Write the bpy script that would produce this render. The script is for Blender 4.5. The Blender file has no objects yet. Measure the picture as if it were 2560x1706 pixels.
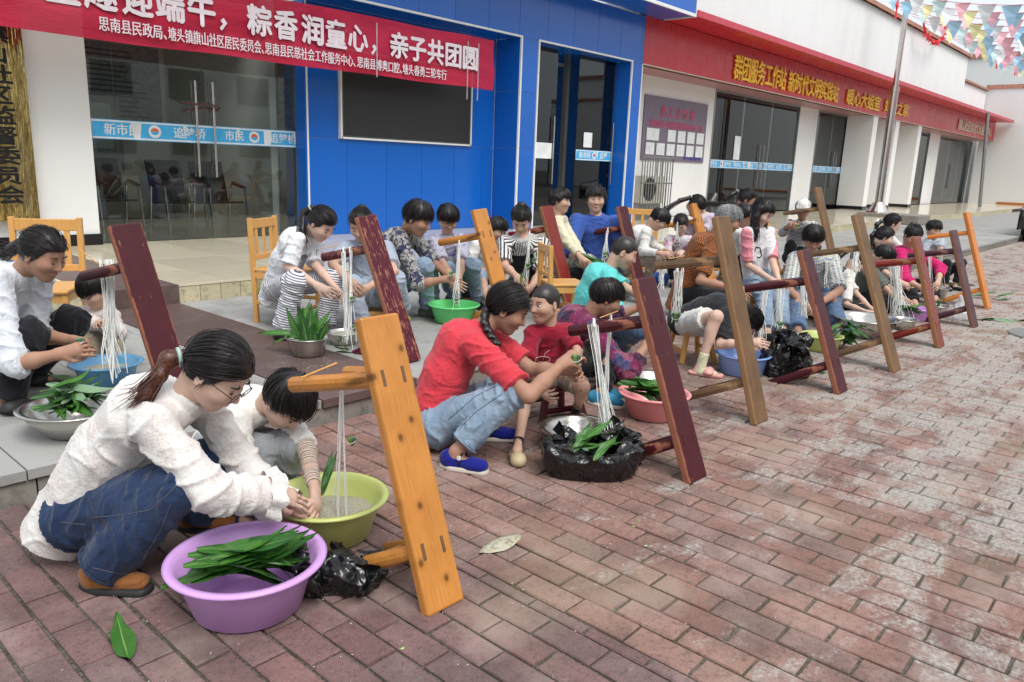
import bpy, math, random
import numpy as np
from mathutils import Vector, Matrix
random.seed(7); rng = np.random.default_rng(7)
S = bpy.context.scene
C = S.collection
R_ = math.radians
# ------------------------------------------------------------------ camera
FPX, CH = 1913.3, 1.4
_y, _p, _r = R_(48.459), R_(13.02), R_(2.169)
_f = np.array([math.sin(_y)*math.cos(_p), math.cos(_y)*math.cos(_p), -math.sin(_p)])
_r0 = np.array([math.cos(_y), -math.sin(_y), 0.]); _u0 = np.cross(_r0, _f)
CR = math.cos(_r)*_r0+math.sin(_r)*_u0; CU = -math.sin(_r)*_r0+math.cos(_r)*_u0; CF = _f
CAM = np.array([0, 0, CH])
cam = bpy.data.objects.new('camera', bpy.data.cameras.new('camera')); C.objects.link(cam)
cam.matrix_world = Matrix(((CR[0], CU[0], -CF[0], 0), (CR[1], CU[1], -CF[1], 0), (CR[2], CU[2], -CF[2], CH), (0, 0, 0, 1)))
cam.data.sensor_width = 36; cam.data.lens = FPX/2560*36; cam.data.clip_end = 500; cam.data.clip_start = .05
S.camera = cam
# ------------------------------------------------------------------ world, sun, exposure
W = bpy.data.worlds.new('World'); S.world = W; W.use_nodes = True
nt = W.node_tree; nt.nodes.clear()
sky = nt.nodes.new('ShaderNodeTexSky'); sky.sky_type = 'NISHITA'; sky.sun_disc = False
sky.sun_elevation = R_(58); sky.sun_rotation = R_(200); sky.dust_density = 4; sky.air_density = 1.5
bg = nt.nodes.new('ShaderNodeBackground'); bg.inputs[1].default_value = .05
hs = nt.nodes.new('ShaderNodeHueSaturation'); hs.inputs['Saturation'].default_value = .25
bg2 = nt.nodes.new('ShaderNodeBackground'); bg2.inputs[0].default_value = (.86, .93, 1, 1); bg2.inputs[1].default_value = .62   # even cloud deck
add = nt.nodes.new('ShaderNodeAddShader'); out = nt.nodes.new('ShaderNodeOutputWorld')
nt.links.new(sky.outputs[0], hs.inputs['Color']); nt.links.new(hs.outputs[0], bg.inputs[0])
nt.links.new(bg.outputs[0], add.inputs[0]); nt.links.new(bg2.outputs[0], add.inputs[1]); nt.links.new(add.outputs[0], out.inputs[0])
sl = bpy.data.lights.new('sun', 'SUN'); sl.energy = 1.9; sl.angle = R_(32); sl.color = (1, .97, .92)
sun = bpy.data.objects.new('sun', sl); C.objects.link(sun)
_el, _az = R_(58), R_(200)
sun.rotation_euler = Vector((math.sin(_az)*math.cos(_el), math.cos(_az)*math.cos(_el), math.sin(_el))).to_track_quat('Z', 'Y').to_euler()
S.view_settings.view_transform = 'Standard'; S.view_settings.look = 'None'; S.view_settings.gamma = 1
S.view_settings.exposure = 0.35; S.view_settings.use_curve_mapping = False
S.render.engine = 'CYCLES'
# ------------------------------------------------------------------ points of the place, read off the picture at a known distance or plane
def ray(x, y): return CF+CR*(x-1280)/FPX-CU*(y-853)/FPX
def at(x, y, d): return CAM+ray(x, y)*d
def atz(x, y, z=0.):
    d = ray(x, y); return CAM+d*((z-CH)/d[2])
def aty(x, y, Y):
    d = ray(x, y); return CAM+d*(Y/d[1])
def hv(phi):                      # 0 = towards picture right, 90 = away, 180 = left, -90 = towards the camera
    a = R_(phi); v = _r0*math.cos(a)+np.array([math.sin(_y), math.cos(_y), 0])*math.sin(a); return v
Z = np.array([0, 0, 1.])
def nrm(v): v = np.asarray(v, float); return v/max(1e-9, np.linalg.norm(v))
# ------------------------------------------------------------------ object helpers
def props(o, label=None, cat=None, group=None, kind=None):
    if label: o['label'] = label
    if cat: o['category'] = cat
    if group: o['group'] = group
    if kind: o['kind'] = kind
    return o
def thing(name, label, cat, loc=(0, 0, 0), group=None):
    o = bpy.data.objects.new(name, None); C.objects.link(o); o.location = Vector(loc); o.empty_display_size = .1
    return props(o, label, cat, group)
def setting(name, loc=(0, 0, 0)):
    o = bpy.data.objects.new(name, None); C.objects.link(o); o.location = Vector(loc); return props(o, kind='structure')
def wloc(p):
    v = Vector((0, 0, 0))
    while p is not None: v += p.location; p = p.parent
    return v
def link(name, me, mat=None, parent=None, loc=None):
    o = bpy.data.objects.new(name, me); C.objects.link(o)
    if mat is not None and not me.materials: me.materials.append(mat)
    o.parent = parent
    if loc is not None: o.location = Vector(loc)
    return o
def mk(name, V, F, mat=None, parent=None, smooth=False, attrs=None, local=False, bevel=0, origin=None):
    """world coordinates in V; moved to the parent's frame unless local"""
    V = np.asarray(V, np.float32).reshape(-1, 3)
    if not local:
        if parent is not None: off = np.array(wloc(parent)); oo = None
        else:
            off = np.array(origin) if origin is not None else np.array([*V[:, :2].mean(0), V[:, 2].min()]); oo = off
        V = V-off
    me = bpy.data.meshes.new(name)
    if isinstance(F, np.ndarray):
        n = len(F); k = F.shape[1]
        me.vertices.add(len(V)); me.vertices.foreach_set('co', V.ravel())
        me.loops.add(n*k); me.loops.foreach_set('vertex_index', F.astype(np.int32).ravel())
        me.polygons.add(n); me.polygons.foreach_set('loop_start', np.arange(0, n*k, k, dtype=np.int32))
        me.update(calc_edges=True); me.validate()
    else:
        me.from_pydata(V.tolist(), [], F); me.update()
    if smooth: me.polygons.foreach_set('use_smooth', [True]*len(me.polygons))
    for nm, arr in (attrs or {}).items():
        arr = np.asarray(arr, np.float32)
        if arr.ndim == 1:
            dom = 'POINT' if len(arr) == len(V) else 'FACE'
            a = me.attributes.new(nm, 'FLOAT', dom); a.data.foreach_set('value', arr)
        else:
            a = me.attributes.new(nm, 'FLOAT_VECTOR', 'POINT'); a.data.foreach_set('vector', arr.ravel())
    o = link(name, me, mat, parent, None if (local or parent is not None) else oo)
    if bevel:
        b = o.modifiers.new('bevel', 'BEVEL'); b.width = bevel; b.segments = 2; b.limit_method = 'ANGLE'
    return o
class MB:
    def __init__(s): s.V = []; s.F = []
    def add(s, V, F):
        k = len(s.V); s.V += [tuple(map(float, v)) for v in V]; s.F += [tuple(i+k for i in f) for f in F]; return s
    def box(s, x0, x1, y0, y1, z0, z1):
        return s.add([(x, y, z) for z in (z0, z1) for y in (y0, y1) for x in (x0, x1)],
                     [(0, 2, 3, 1), (4, 5, 7, 6), (0, 1, 5, 4), (2, 6, 7, 3), (0, 4, 6, 2), (1, 3, 7, 5)])
    def bar(s, a, b, w, t, ref=(0, 0, 1), w2=None, t2=None):
        """beam a-b, w across ref x axis, t along ref"""
        a = np.asarray(a, float); b = np.asarray(b, float); d = nrm(b-a); x = nrm(np.cross(d, ref)); y = np.cross(x, d)
        w2 = w2 or w; t2 = t2 or t
        V = [p+x*i*ww/2+y*j*tt/2 for p, ww, tt in ((a, w, t), (b, w2, t2)) for i, j in ((-1, -1), (1, -1), (1, 1), (-1, 1))]
        return s.add(V, [(0, 3, 2, 1), (4, 5, 6, 7), (0, 1, 5, 4), (1, 2, 6, 5), (2, 3, 7, 6), (3, 0, 4, 7)])
    def tube(s, P, r, n=6, cap=True):
        P = [np.asarray(p, float) for p in P]; m = len(P); r = list(r) if hasattr(r, '__len__') else [r]*m
        x = None; V = []
        for i in range(m):
            d = nrm(P[min(i+1, m-1)]-P[max(i-1, 0)])
            if x is None: x = nrm(np.cross(d, (0, 0, 1) if abs(d[2]) < .9 else (1, 0, 0)))
            else: x = nrm(x-d*np.dot(x, d))
            y = np.cross(d, x)
            V += [P[i]+(x*math.cos(a)+y*math.sin(a))*r[i] for a in [2*math.pi*k/n for k in range(n)]]
        F = [(i*n+k, i*n+(k+1) % n, (i+1)*n+(k+1) % n, (i+1)*n+k) for i in range(m-1) for k in range(n)]
        if cap: F += [tuple(range(n-1, -1, -1)), tuple(range((m-1)*n, m*n))]
        return s.add(V, F)
    def lathe(s, prof, c=(0, 0, 0), n=40, ex=1, ey=1, rot=0, wob=None):
        V = []; m = len(prof)
        for r, z in prof:
            for k in range(n):
                a = 2*math.pi*k/n; rr = r*(wob(a, z) if wob else 1); x, y = rr*ex*math.cos(a), rr*ey*math.sin(a)
                V.append((c[0]+x*math.cos(rot)-y*math.sin(rot), c[1]+x*math.sin(rot)+y*math.cos(rot), c[2]+z))
        F = [(i*n+k, i*n+(k+1) % n, (i+1)*n+(k+1) % n, (i+1)*n+k) for i in range(m-1) for k in range(n)]
        F.append(tuple(range((m-1)*n, m*n))); F.append(tuple(range(n-1, -1, -1)))
        return s.add(V, F)
    def mk(s, name, mat, parent=None, smooth=False, **k): return mk(name, s.V, s.F, mat, parent, smooth, **k)
# ------------------------------------------------------------------ materials
class M:
    def __init__(s, name, col=(.5, .5, .5), rough=.6, spec=.4, **kw):
        s.m = bpy.data.materials.new(name); s.m.use_nodes = True; s.t = s.m.node_tree
        s.b = s.t.nodes['Principled BSDF']; s.b.inputs['Base Color'].default_value = (*col, 1)
        s.b.inputs['Roughness'].default_value = rough; s.b.inputs['Specular IOR Level'].default_value = spec
        for k, v in kw.items(): s.b.inputs[k.replace('_', ' ')].default_value = v
        s.c = (*col, 1); s.co = None; s.bump_n = None
    def n(s, t, **kw):
        nd = s.t.nodes.new('ShaderNode'+t)
        for k, v in kw.items(): setattr(nd, k, v)
        return nd
    def l(s, a, b): s.t.links.new(a, b)
    def coord(s, kind='Object', scale=(1, 1, 1), rot=(0, 0, 0)):
        if kind == 'World': o = s.n('NewGeometry').outputs['Position']
        elif kind.startswith('@'): o = s.n('Attribute', attribute_name=kind[1:]).outputs['Vector']
        else: o = s.n('TexCoord').outputs[kind]
        mp = s.n('Mapping'); mp.inputs['Scale'].default_value = scale; mp.inputs['Rotation'].default_value = rot
        s.l(o, mp.inputs[0]); return mp.outputs[0]
    def noise(s, co, scale=5, detail=4, rough=.55, dist=0):
        nd = s.n('TexNoise'); nd.inputs['Scale'].default_value = scale; nd.inputs['Detail'].default_value = detail
        nd.inputs['Roughness'].default_value = rough; nd.inputs['Distortion'].default_value = dist; s.l(co, nd.inputs['Vector']); return nd.outputs[0]
    def ramp(s, fac, stops, interp='LINEAR'):
        r = s.n('ValToRGB'); e = r.color_ramp.elements; r.color_ramp.interpolation = interp
        while len(e) < len(stops): e.new(.5)
        for i, (p, c) in enumerate(stops):
            e[i].position = p; e[i].color = (c, c, c, 1) if not hasattr(c, '__len__') else (*c, 1)
        s.l(fac, r.inputs[0]); return r.outputs[0]
    def mix(s, fac, a, b, mode='MIX'):
        m = s.n('Mix', data_type='RGBA', blend_type=mode)
        for k, v in ((0, fac), (6, a), (7, b)):
            if hasattr(v, 'default_value'): s.l(v, m.inputs[k])
            elif hasattr(v, '__len__'): m.inputs[k].default_value = (*v[:3], 1)
            else: m.inputs[k].default_value = v if k == 0 else (v, v, v, 1)
        return m.outputs[2]
    def math(s, op, a, b=None, clamp=False):
        m = s.n('Math', operation=op, use_clamp=clamp)
        for i, v in enumerate((a, b)):
            if v is None: continue
            if hasattr(v, 'default_value'): s.l(v, m.inputs[i])
            else: m.inputs[i].default_value = v
        return m.outputs[0]
    def col(s, sock): s.l(sock, s.b.inputs['Base Color']); return s
    def rough(s, sock): s.l(sock, s.b.inputs['Roughness']); return s
    def bump(s, h, strength=.3, dist=.01):
        b = s.n('Bump'); b.inputs['Strength'].default_value = strength; b.inputs['Distance'].default_value = dist
        s.l(h, b.inputs['Height'])
        if s.bump_n is not None: s.l(s.bump_n, b.inputs['Normal'])
        s.bump_n = b.outputs[0]; s.l(b.outputs[0], s.b.inputs['Normal']); return s
    def sep(s, v): x = s.n('SeparateXYZ'); s.l(v, x.inputs[0]); return x.outputs
def plain(name, col, rough=.5, var=.12, scale=6, bump=.15, bs=60, kind='Object', **kw):
    m = M(name, col, rough, **kw); co = m.coord(kind); n = m.noise(co, scale, 5)
    a = [c*(1-var) for c in col]; b = [min(1, c*(1+var)) for c in col]
    m.col(m.ramp(n, [(.3, a), (.7, b)]))
    if bump: m.bump(m.noise(co, bs, 3), bump, .003)
    return m.m
def wood(name, c1, c2, knots=True, wear=None, dirt=.5, rough=.35, spec=.4):
    m = M(name, c1, rough, spec=spec); co2 = m.coord('Object'); ox, oy, oz = m.sep(co2)
    n = m.noise(m.coord('Object', (11, 11, 1.1)), 3, 6, .6, 1.2); g = m.noise(m.coord('Object', (70, 70, 2)), 4, 3)
    c = m.mix(n, c1, c2); c = m.mix(m.ramp(g, [(.35, .0), (.75, .5)]), c, [x*.55 for x in c1])
    if knots:
        cx = m.n('CombineXYZ'); m.l(ox, cx.inputs[0]); m.l(m.math('MULTIPLY', oz, .8), cx.inputs[1])
        v = m.n('TexVoronoi', voronoi_dimensions='2D'); v.inputs['Scale'].default_value = 8.5; m.l(cx.outputs[0], v.inputs['Vector'])
        kd = m.math('ADD', v.outputs['Distance'], m.math('MULTIPLY', m.noise(co2, 60, 2), .03))
        c = m.mix(m.ramp(kd, [(.05, 1.), (.075, .85), (.12, .25), (.22, 0.)]), c, [x*.30 for x in c1])
    c = m.mix(m.ramp(m.noise(co2, 3.5, 5), [(.45, 0.), (.8, dirt)]), c, [x*.35 for x in c1])
    if wear:
        ed = m.math('MINIMUM', m.math('ABSOLUTE', ox), m.math('ABSOLUTE', m.math('SUBTRACT', ox, .155)))
        ed = m.math('ADD', ed, m.math('MULTIPLY', m.math('SUBTRACT', m.noise(m.coord('Object', (30, 30, 9)), 1.5, 5), .5), .022))
        w = m.math('MAXIMUM', m.ramp(ed, [(.0035, .95), (.0055, 0.)]), m.ramp(m.noise(m.coord('Object', (40, 40, 9)), 1.6, 5, .65), [(wear[1], 0.), (wear[1]+.03, .85)]))
        c = m.mix(w, c, wear[0]); m.rough(m.mix(w, rough, .75))
    m.col(c); m.bump(g, .15, .002); m.bump(m.noise(co2, 25, 3), .12, .004); return m.m
# ================================================================== materials of the place
def brick_mat(name='paver', left=(.22, .118, .112), right=(.30, .158, .125)):
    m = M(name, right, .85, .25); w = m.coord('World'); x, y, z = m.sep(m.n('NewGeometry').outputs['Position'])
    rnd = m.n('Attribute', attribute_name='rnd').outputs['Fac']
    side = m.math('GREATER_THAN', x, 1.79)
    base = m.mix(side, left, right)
    hsv = m.n('HueSaturation'); m.l(base, hsv.inputs['Color'])
    m.l(m.math('ADD', m.math('MULTIPLY', rnd, .3), .86), hsv.inputs['Value'])
    m.l(m.math('ADD', m.math('MULTIPLY', m.math('FRACT', m.math('MULTIPLY', rnd, 7.3)), .25), .74), hsv.inputs['Saturation'])
    c = hsv.outputs[0]
    g = m.noise(w, 260, 3, .7); c = m.mix(m.ramp(g, [(.35, 0.), (.5, 1.)]), m.mix(.5, c, (.05, .04, .04)), c)     # grit
    c = m.mix(m.ramp(m.noise(w, 400, 2), [(.64, 0.), (.72, .7)]), c, (.62, .52, .48))
    c = m.mix(m.ramp(m.noise(w, 4, 6, .65), [(.40, 0.), (.68, .6)]), c, (.08, .055, .05)); c = m.mix(m.ramp(m.noise(w, 45, 5, .75), [(.5, 0.), (.66, .55)]), c, (.06, .045, .04))           # dirt
    c = m.mix(m.ramp(m.noise(w, 2.3, 5, .6), [(.5, 0.), (.7, .45)]), c, (.46, .36, .32))            # worn pale
    c = m.mix(m.ramp(m.noise(w, 1.1, 3, .5), [(.5, 0.), (.65, .35)]), c, (.27, .22, .15))
    # lime wash patches over the square, more of them out on the open right side
    far = m.math('MULTIPLY', m.math('SUBTRACT', m.math('SUBTRACT', x, m.math('MULTIPLY', y, 1.1)), 1.1), .055)
    far = m.math('MINIMUM', m.math('MAXIMUM', far, -.2), .15)
    st = m.math('ADD', m.noise(m.coord('World', (.9, 1.6, 1)), 2.6, 9, .68, .6), far)
    fine = m.noise(w, 60, 5, .7); st = m.math('ADD', st, m.math('MULTIPLY', m.math('SUBTRACT', fine, .5), .22))
    msk = m.ramp(st, [(.56, 0.), (.615, .4), (.68, .92)])
    grey = m.mix(m.noise(w, 30, 6, .7), (.20, .19, .17), (.56, .54, .50))
    c = m.mix(m.math('MULTIPLY', msk, m.ramp(fine, [(.35, .25), (.6, 1.)])), c, grey)
    m.col(c); m.bump(m.noise(w, 150, 4, .7), .6, .004); m.bump(m.noise(w, 28, 3), .3, .006); return m.m
def joint_mat():
    m = M('joint_dirt', (.09, .08, .06), .95, .1); w = m.coord('World')
    x, y, z = m.sep(m.n('NewGeometry').outputs['Position'])
    c = m.mix(m.ramp(m.noise(w, 120, 5, .7), [(.4, 0.), (.65, .8)]), (.055, .048, .042), (.25, .23, .2))
    c = m.mix(m.ramp(m.noise(w, 5, 4), [(.5, 0.), (.6, .8)]), c, (.05, .055, .025))
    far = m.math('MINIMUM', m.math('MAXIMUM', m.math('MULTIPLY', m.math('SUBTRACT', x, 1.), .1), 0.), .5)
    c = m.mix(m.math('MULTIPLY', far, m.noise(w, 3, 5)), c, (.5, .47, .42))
    m.col(c); m.bump(m.noise(w, 200, 4), .8, .006); return m.m
BRICK = brick_mat(); JOINT = joint_mat()
def stone(name, a, b, spots=(.05, .05, .05), scale=2.5, rough=.8, amt=.5, sp=.4):
    m = M(name, a, rough, sp); w = m.coord('World'); rnd = m.n('ObjectInfo').outputs['Random']
    c = m.mix(m.noise(w, scale, 6, .6), a, b); hsv = m.n('HueSaturation'); m.l(c, hsv.inputs['Color'])
    m.l(m.math('ADD', m.math('MULTIPLY', rnd, .22), .89), hsv.inputs['Value']); c = hsv.outputs[0]
    c = m.mix(m.ramp(m.noise(w, scale*3.5, 8, .7, .4), [(.5, 0.), (.75, amt)]), c, spots)
    c = m.mix(m.ramp(m.noise(w, 180, 2), [(.6, 0.), (.7, .35)]), c, [x*.6 for x in a])
    m.col(c); m.bump(m.noise(w, 90, 4, .6), .25, .003); return m.m
SLAB = stone('grey_slab', (.27, .27, .26), (.36, .355, .335), (.12, .11, .095), 1.2, .7, .7)
KERB = stone('kerb_stone', (.2, .19, .17), (.3, .27, .23), (.035, .035, .03), 3, .9, .9)
BROWN = stone('brown_granite', (.1, .066, .06), (.135, .088, .078), (.2, .17, .155), 1.5, .45, .5)
CREAM = stone('cream_tile', (.62, .55, .40), (.66, .6, .46), (.45, .38, .26), .7, .12, .35, .5)
CREAMB = stone('cream_edge_tile', (.46, .41, .26), (.56, .5, .34), (.05, .04, .03), 4, .5, .85)
def wallpaint(name, col, dirt=.35, base=True):
    m = M(name, col, .75, .25); w = m.coord('World', (1, 1, .35)); c = col
    c = m.mix(m.ramp(m.noise(w, 1.3, 6, .65), [(.45, 0.), (.75, dirt)]), c, [x*.72 for x in col])
    c = m.mix(m.ramp(m.noise(m.coord('World', (3, 3, 1)), 2.2, 8, .7, 1.2), [(.64, 0.), (.7, dirt)]), c, (.28, .25, .22))
    m.col(c); m.bump(m.noise(m.coord('World'), 30, 4), .08, .004); return m.m
WHITE = wallpaint('white_render', (.82, .82, .82), .3); WHITE2 = wallpaint('clean_white_render', (.78, .78, .77), .12)
BLACKT = plain('black_skirting', (.012, .012, .014), .15, .2)
def panel(name, col, rough=.22):
    m = M(name, col, rough, .5); w = m.coord('World'); rnd = m.n('ObjectInfo').outputs['Random']
    hsv = m.n('HueSaturation'); hsv.inputs['Color'].default_value = (*col, 1)
    m.l(m.math('ADD', m.math('MULTIPLY', rnd, .1), .95), hsv.inputs['Value'])
    c = m.mix(m.ramp(m.noise(w, .8, 5, .6), [(.45, 0.), (.8, .22)]), hsv.outputs[0], [x*.65+.03 for x in col])
    c = m.mix(m.ramp(m.noise(m.coord('World', (8, 8, 2)), 5, 5, .7), [(.74, 0.), (.80, .25)]), c, (.3, .3, .33))
    m.col(c); m.rough(m.ramp(m.noise(w, 6, 4), [(.3, rough*.8), (.8, rough*1.6)])); m.bump(m.noise(w, .9, 2), .12, .02); return m.m
BLUE = panel('blue_panel', (.007, .115, .50), .17); RED = panel('red_panel', (.54, .014, .026), .28); REDLIP = panel('red_lip', (.52, .045, .075), .35)
JW = plain('white_joint', (.55, .57, .6), .6); JR = plain('dark_joint', (.10, .02, .02), .7)
TRIM = plain('white_trim', (.78, .78, .77), .4, .05); ALU = plain('steel_frame', (.32, .33, .32), .3, .1, Metallic=.8)
STEEL = plain('brushed_steel', (.62, .58, .54), .25, .08, Metallic=1.)
def glass(name='glass', tint=(.90, .94, .92)):
    m = bpy.data.materials.new(name); m.use_nodes = True; t = m.node_tree; t.nodes.clear()
    fr = t.nodes.new('ShaderNodeFresnel'); fr.inputs[0].default_value = 1.62
    tr = t.nodes.new('ShaderNodeBsdfTransparent'); tr.inputs[0].default_value = (*tint, 1)
    gl = t.nodes.new('ShaderNodeBsdfGlossy'); gl.inputs['Roughness'].default_value = .015; gl.inputs['Color'].default_value = (.9, .93, .95, 1)
    mx = t.nodes.new('ShaderNodeMixShader'); o = t.nodes.new('ShaderNodeOutputMaterial')
    t.links.new(fr.outputs[0], mx.inputs[0]); t.links.new(tr.outputs[0], mx.inputs[1]); t.links.new(gl.outputs[0], mx.inputs[2]); t.links.new(mx.outputs[0], o.inputs[0]); return m
GLASS = glass()
# ================================================================== the brick square
def chamfer(x0, x1, y0, y1, zt, zb=-.03, c=.004, j=None):
    """10-sided paver: top inset by c"""
    V = [(x0, y0, zb), (x1, y0, zb), (x1, y1, zb), (x0, y1, zb), (x0, y0, zt-c), (x1, y0, zt-c), (x1, y1, zt-c), (x0, y1, zt-c),
         (x0+c, y0+c, zt), (x1-c, y0+c, zt), (x1-c, y1-c, zt), (x0+c, y1-c, zt)]
    F = [(0, 1, 5, 4), (1, 2, 6, 5), (2, 3, 7, 6), (3, 0, 4, 7), (4, 5, 9, 8), (5, 6, 10, 9), (6, 7, 11, 10), (7, 4, 8, 11), (8, 9, 10, 11)]
    return V, F
square = setting('brick_pavement')
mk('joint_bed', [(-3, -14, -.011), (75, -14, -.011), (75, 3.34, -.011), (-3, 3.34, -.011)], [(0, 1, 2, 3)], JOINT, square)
def inview(p, mg=.75):
    v = np.asarray(p)-CAM; w = v@CF
    if w < .3: return None
    x, y = FPX*(v@CR)/w, -FPX*(v@CU)/w
    if abs(x) > 1280*(1+mg)+(60/w*4 if mg > 0 else 0) or abs(y) > 853*(1+mg)+(200/w if mg > 0 else 0): return None
    return w
cells = []
PX, PY = .1125, .2235
def courses(xs, wd, ph, ylo=-6):
    for i, x in enumerate(xs):
        off = PY*.5 if (i+ph) % 2 else 0
        for k in range(int((3.33-ylo)/PY)+2):
            y1 = 3.33-k*PY+off
            y0 = y1-PY; y1 = min(y1, 3.33)
            if y1-y0 < .03: continue
            w = inview(((x+wd/2), (y0+y1)/2, 0))
            if w: cells.append((w, x, x+wd, y0, y1))
courses([1.79+.1*0+PX*i for i in range(int(26/PX))], PX, 0)
courses([1.735], .055, 1); courses([1.735-PX*(i+1) for i in range(24)], PX, 0)
cells.sort(key=lambda c: (inview(((c[1]+c[2])/2, (c[3]+c[4])/2, 0), -.02) is None, c[0]))
protos = []
for i in range(14):
    g = .005; V, F = chamfer(-PX/2+g, PX/2-g, -PY/2+g, PY/2-g, 0, c=.0045)
    V = [(x+random.uniform(-.002, .002), y+random.uniform(-.002, .002), z+random.uniform(-.0008, .0008)) for x, y, z in V]
    me = bpy.data.meshes.new('brick'); me.from_pydata(V, [], F)
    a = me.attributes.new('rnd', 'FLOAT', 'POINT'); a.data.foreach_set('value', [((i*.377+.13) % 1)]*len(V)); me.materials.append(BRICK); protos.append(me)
SV, SF, SR = [], [], []
nb = 0
for w, x0, x1, y0, y1 in cells:
    full = abs((x1-x0)-PX) < 1e-4 and abs((y1-y0)-PY) < 1e-4
    tx, ty, dz = random.gauss(0, .006), random.gauss(0, .004), random.uniform(-.003, .0012)
    if full and nb < 298:
        nb += 1; o = link('brick', random.choice(protos), None, square, ((x0+x1)/2+random.uniform(-.0015, .0015), (y0+y1)/2+random.uniform(-.0015, .0015), dz)); o.rotation_euler = (tx, ty, random.gauss(0, .006))
    else:
        g = .005; V, F = chamfer(x0+g, x1-g, y0+g, y1-g, 0, c=.0045); k = len(SV); cx, cy = (x0+x1)/2, (y0+y1)/2
        SV += [(x, y, z+dz+(x-cx)*ty+(y-cy)*tx if z > -.01 else z) for x, y, z in V]; SF += [tuple(i+k for i in f) for f in F]; SR += [random.random()]*len(V)
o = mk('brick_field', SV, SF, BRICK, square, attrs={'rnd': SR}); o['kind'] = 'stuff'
# ================================================================== sidewalk: kerb and grey slabs
YK, YT, ZS, ZT = 3.36, 6.45, .13, .29
walk = setting('sidewalk')
mk('slab_bed', MB().box(-3, 60, YK+.03, YT, -.05, ZS-.008).V, MB().box(-3, 60, YK+.03, YT, -.05, ZS-.008).F, JOINT, walk)
x = -1.1; i = 0
while x < 26:
    w_ = .655
    if not (x > 2.2 and x < 2.85):
        ys = [YK-.015, 3.99, 4.61, 5.23, 5.85, YT-.004] if i % 2 else [YK-.015, 3.68, 4.3, 4.92, 5.54, 6.16, YT-.004]
        xa, xb = x, x+w_
        if xa < 2.27 < xb: xb = 2.262
        for a, b in zip(ys[:-1], ys[1:]):
            V, F = chamfer(xa+.003, xb-.003, a+.003, b-.003, ZS+random.uniform(-.0015, .0015), ZS-.045, .003); mk('slab', V, F, SLAB, walk)
    if x < 2.27 <= x+w_: x = 2.93-w_
    x += w_; i += 1
mk('far_slab', MB().box(x+.01, 60, YK, YT, ZS-.04, ZS).V, MB().box(x+.01, 60, YK, YT, ZS-.04, ZS).F, SLAB, walk)
for k in range(5):
    a, b = YK-.02+k*.622, YK-.02+(k+1)*.622
    V, F = chamfer(2.268, 2.928, a+.002, min(b, YT)-.002, ZS+.003, ZS-.045, .002); mk('granite_slab', V, F, BROWN, walk)
x = -1.1
while x < 46:
    L = 1.0 if x < 20 else 3
    V, F = chamfer(x+.004, x+L-.004, YK+.0, YK+.14, ZS-.047, -.06, .008); V = [(a, b+(random.uniform(-.004, .004)), c) for a, b, c in V]; mk('kerb_stone', V, F, KERB, walk); x += L
# ================================================================== terrace
terr = setting('terrace')
mk('terrace_base', MB().box(-3, 60, YT+.012, 14, -.05, ZT-.006).V, MB().box(-3, 60, YT+.012, 14, -.05, ZT-.006).F, plain('grime', (.05, .045, .035), .9), terr)
x = -.75; TS = .82
while x < 47:
    L = TS if x < 24 else TS*4
    for y in [YT-.01+TS*k for k in range(4)]+([YT-.01+TS*k for k in range(4, 8)] if 3 < x < 14 else []):
        a, b = x, x+L
        if y > YT+TS*3.9 and y < 9.8 and x > 14: continue
        for aa, bb, mt in ((a, min(b, 2.26), CREAM), (max(a, 2.26), min(b, 2.93), BROWN), (max(a, 2.93), b, CREAM)):
            if bb-aa > .02: V, F = chamfer(aa+.0012, bb-.0012, y+.0012, y+TS-.0012, ZT, ZT-.02, .001); mk('floor_tile' if mt is CREAM else 'granite_tile', V, F, mt, terr)
    x += L
x = 2.94
while x < 40:
    L = .19 if x < 22 else 1.2
    V, F = chamfer(x+.003, x+L-.003, YT-.004, YT+.02, ZT-.022, ZS-.01, .003); mk('edge_tile', V, F, CREAMB, terr); x += L
MB().box(-3, 2.26, YT-.004, YT+.02, ZS-.01, ZT-.022).mk('edge_strip', CREAMB, terr)
MB().box(2.262, 2.928, YT-.035, YT+.01, ZS-.01, ZT+.001).mk('step_stone', BROWN, terr)
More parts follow.
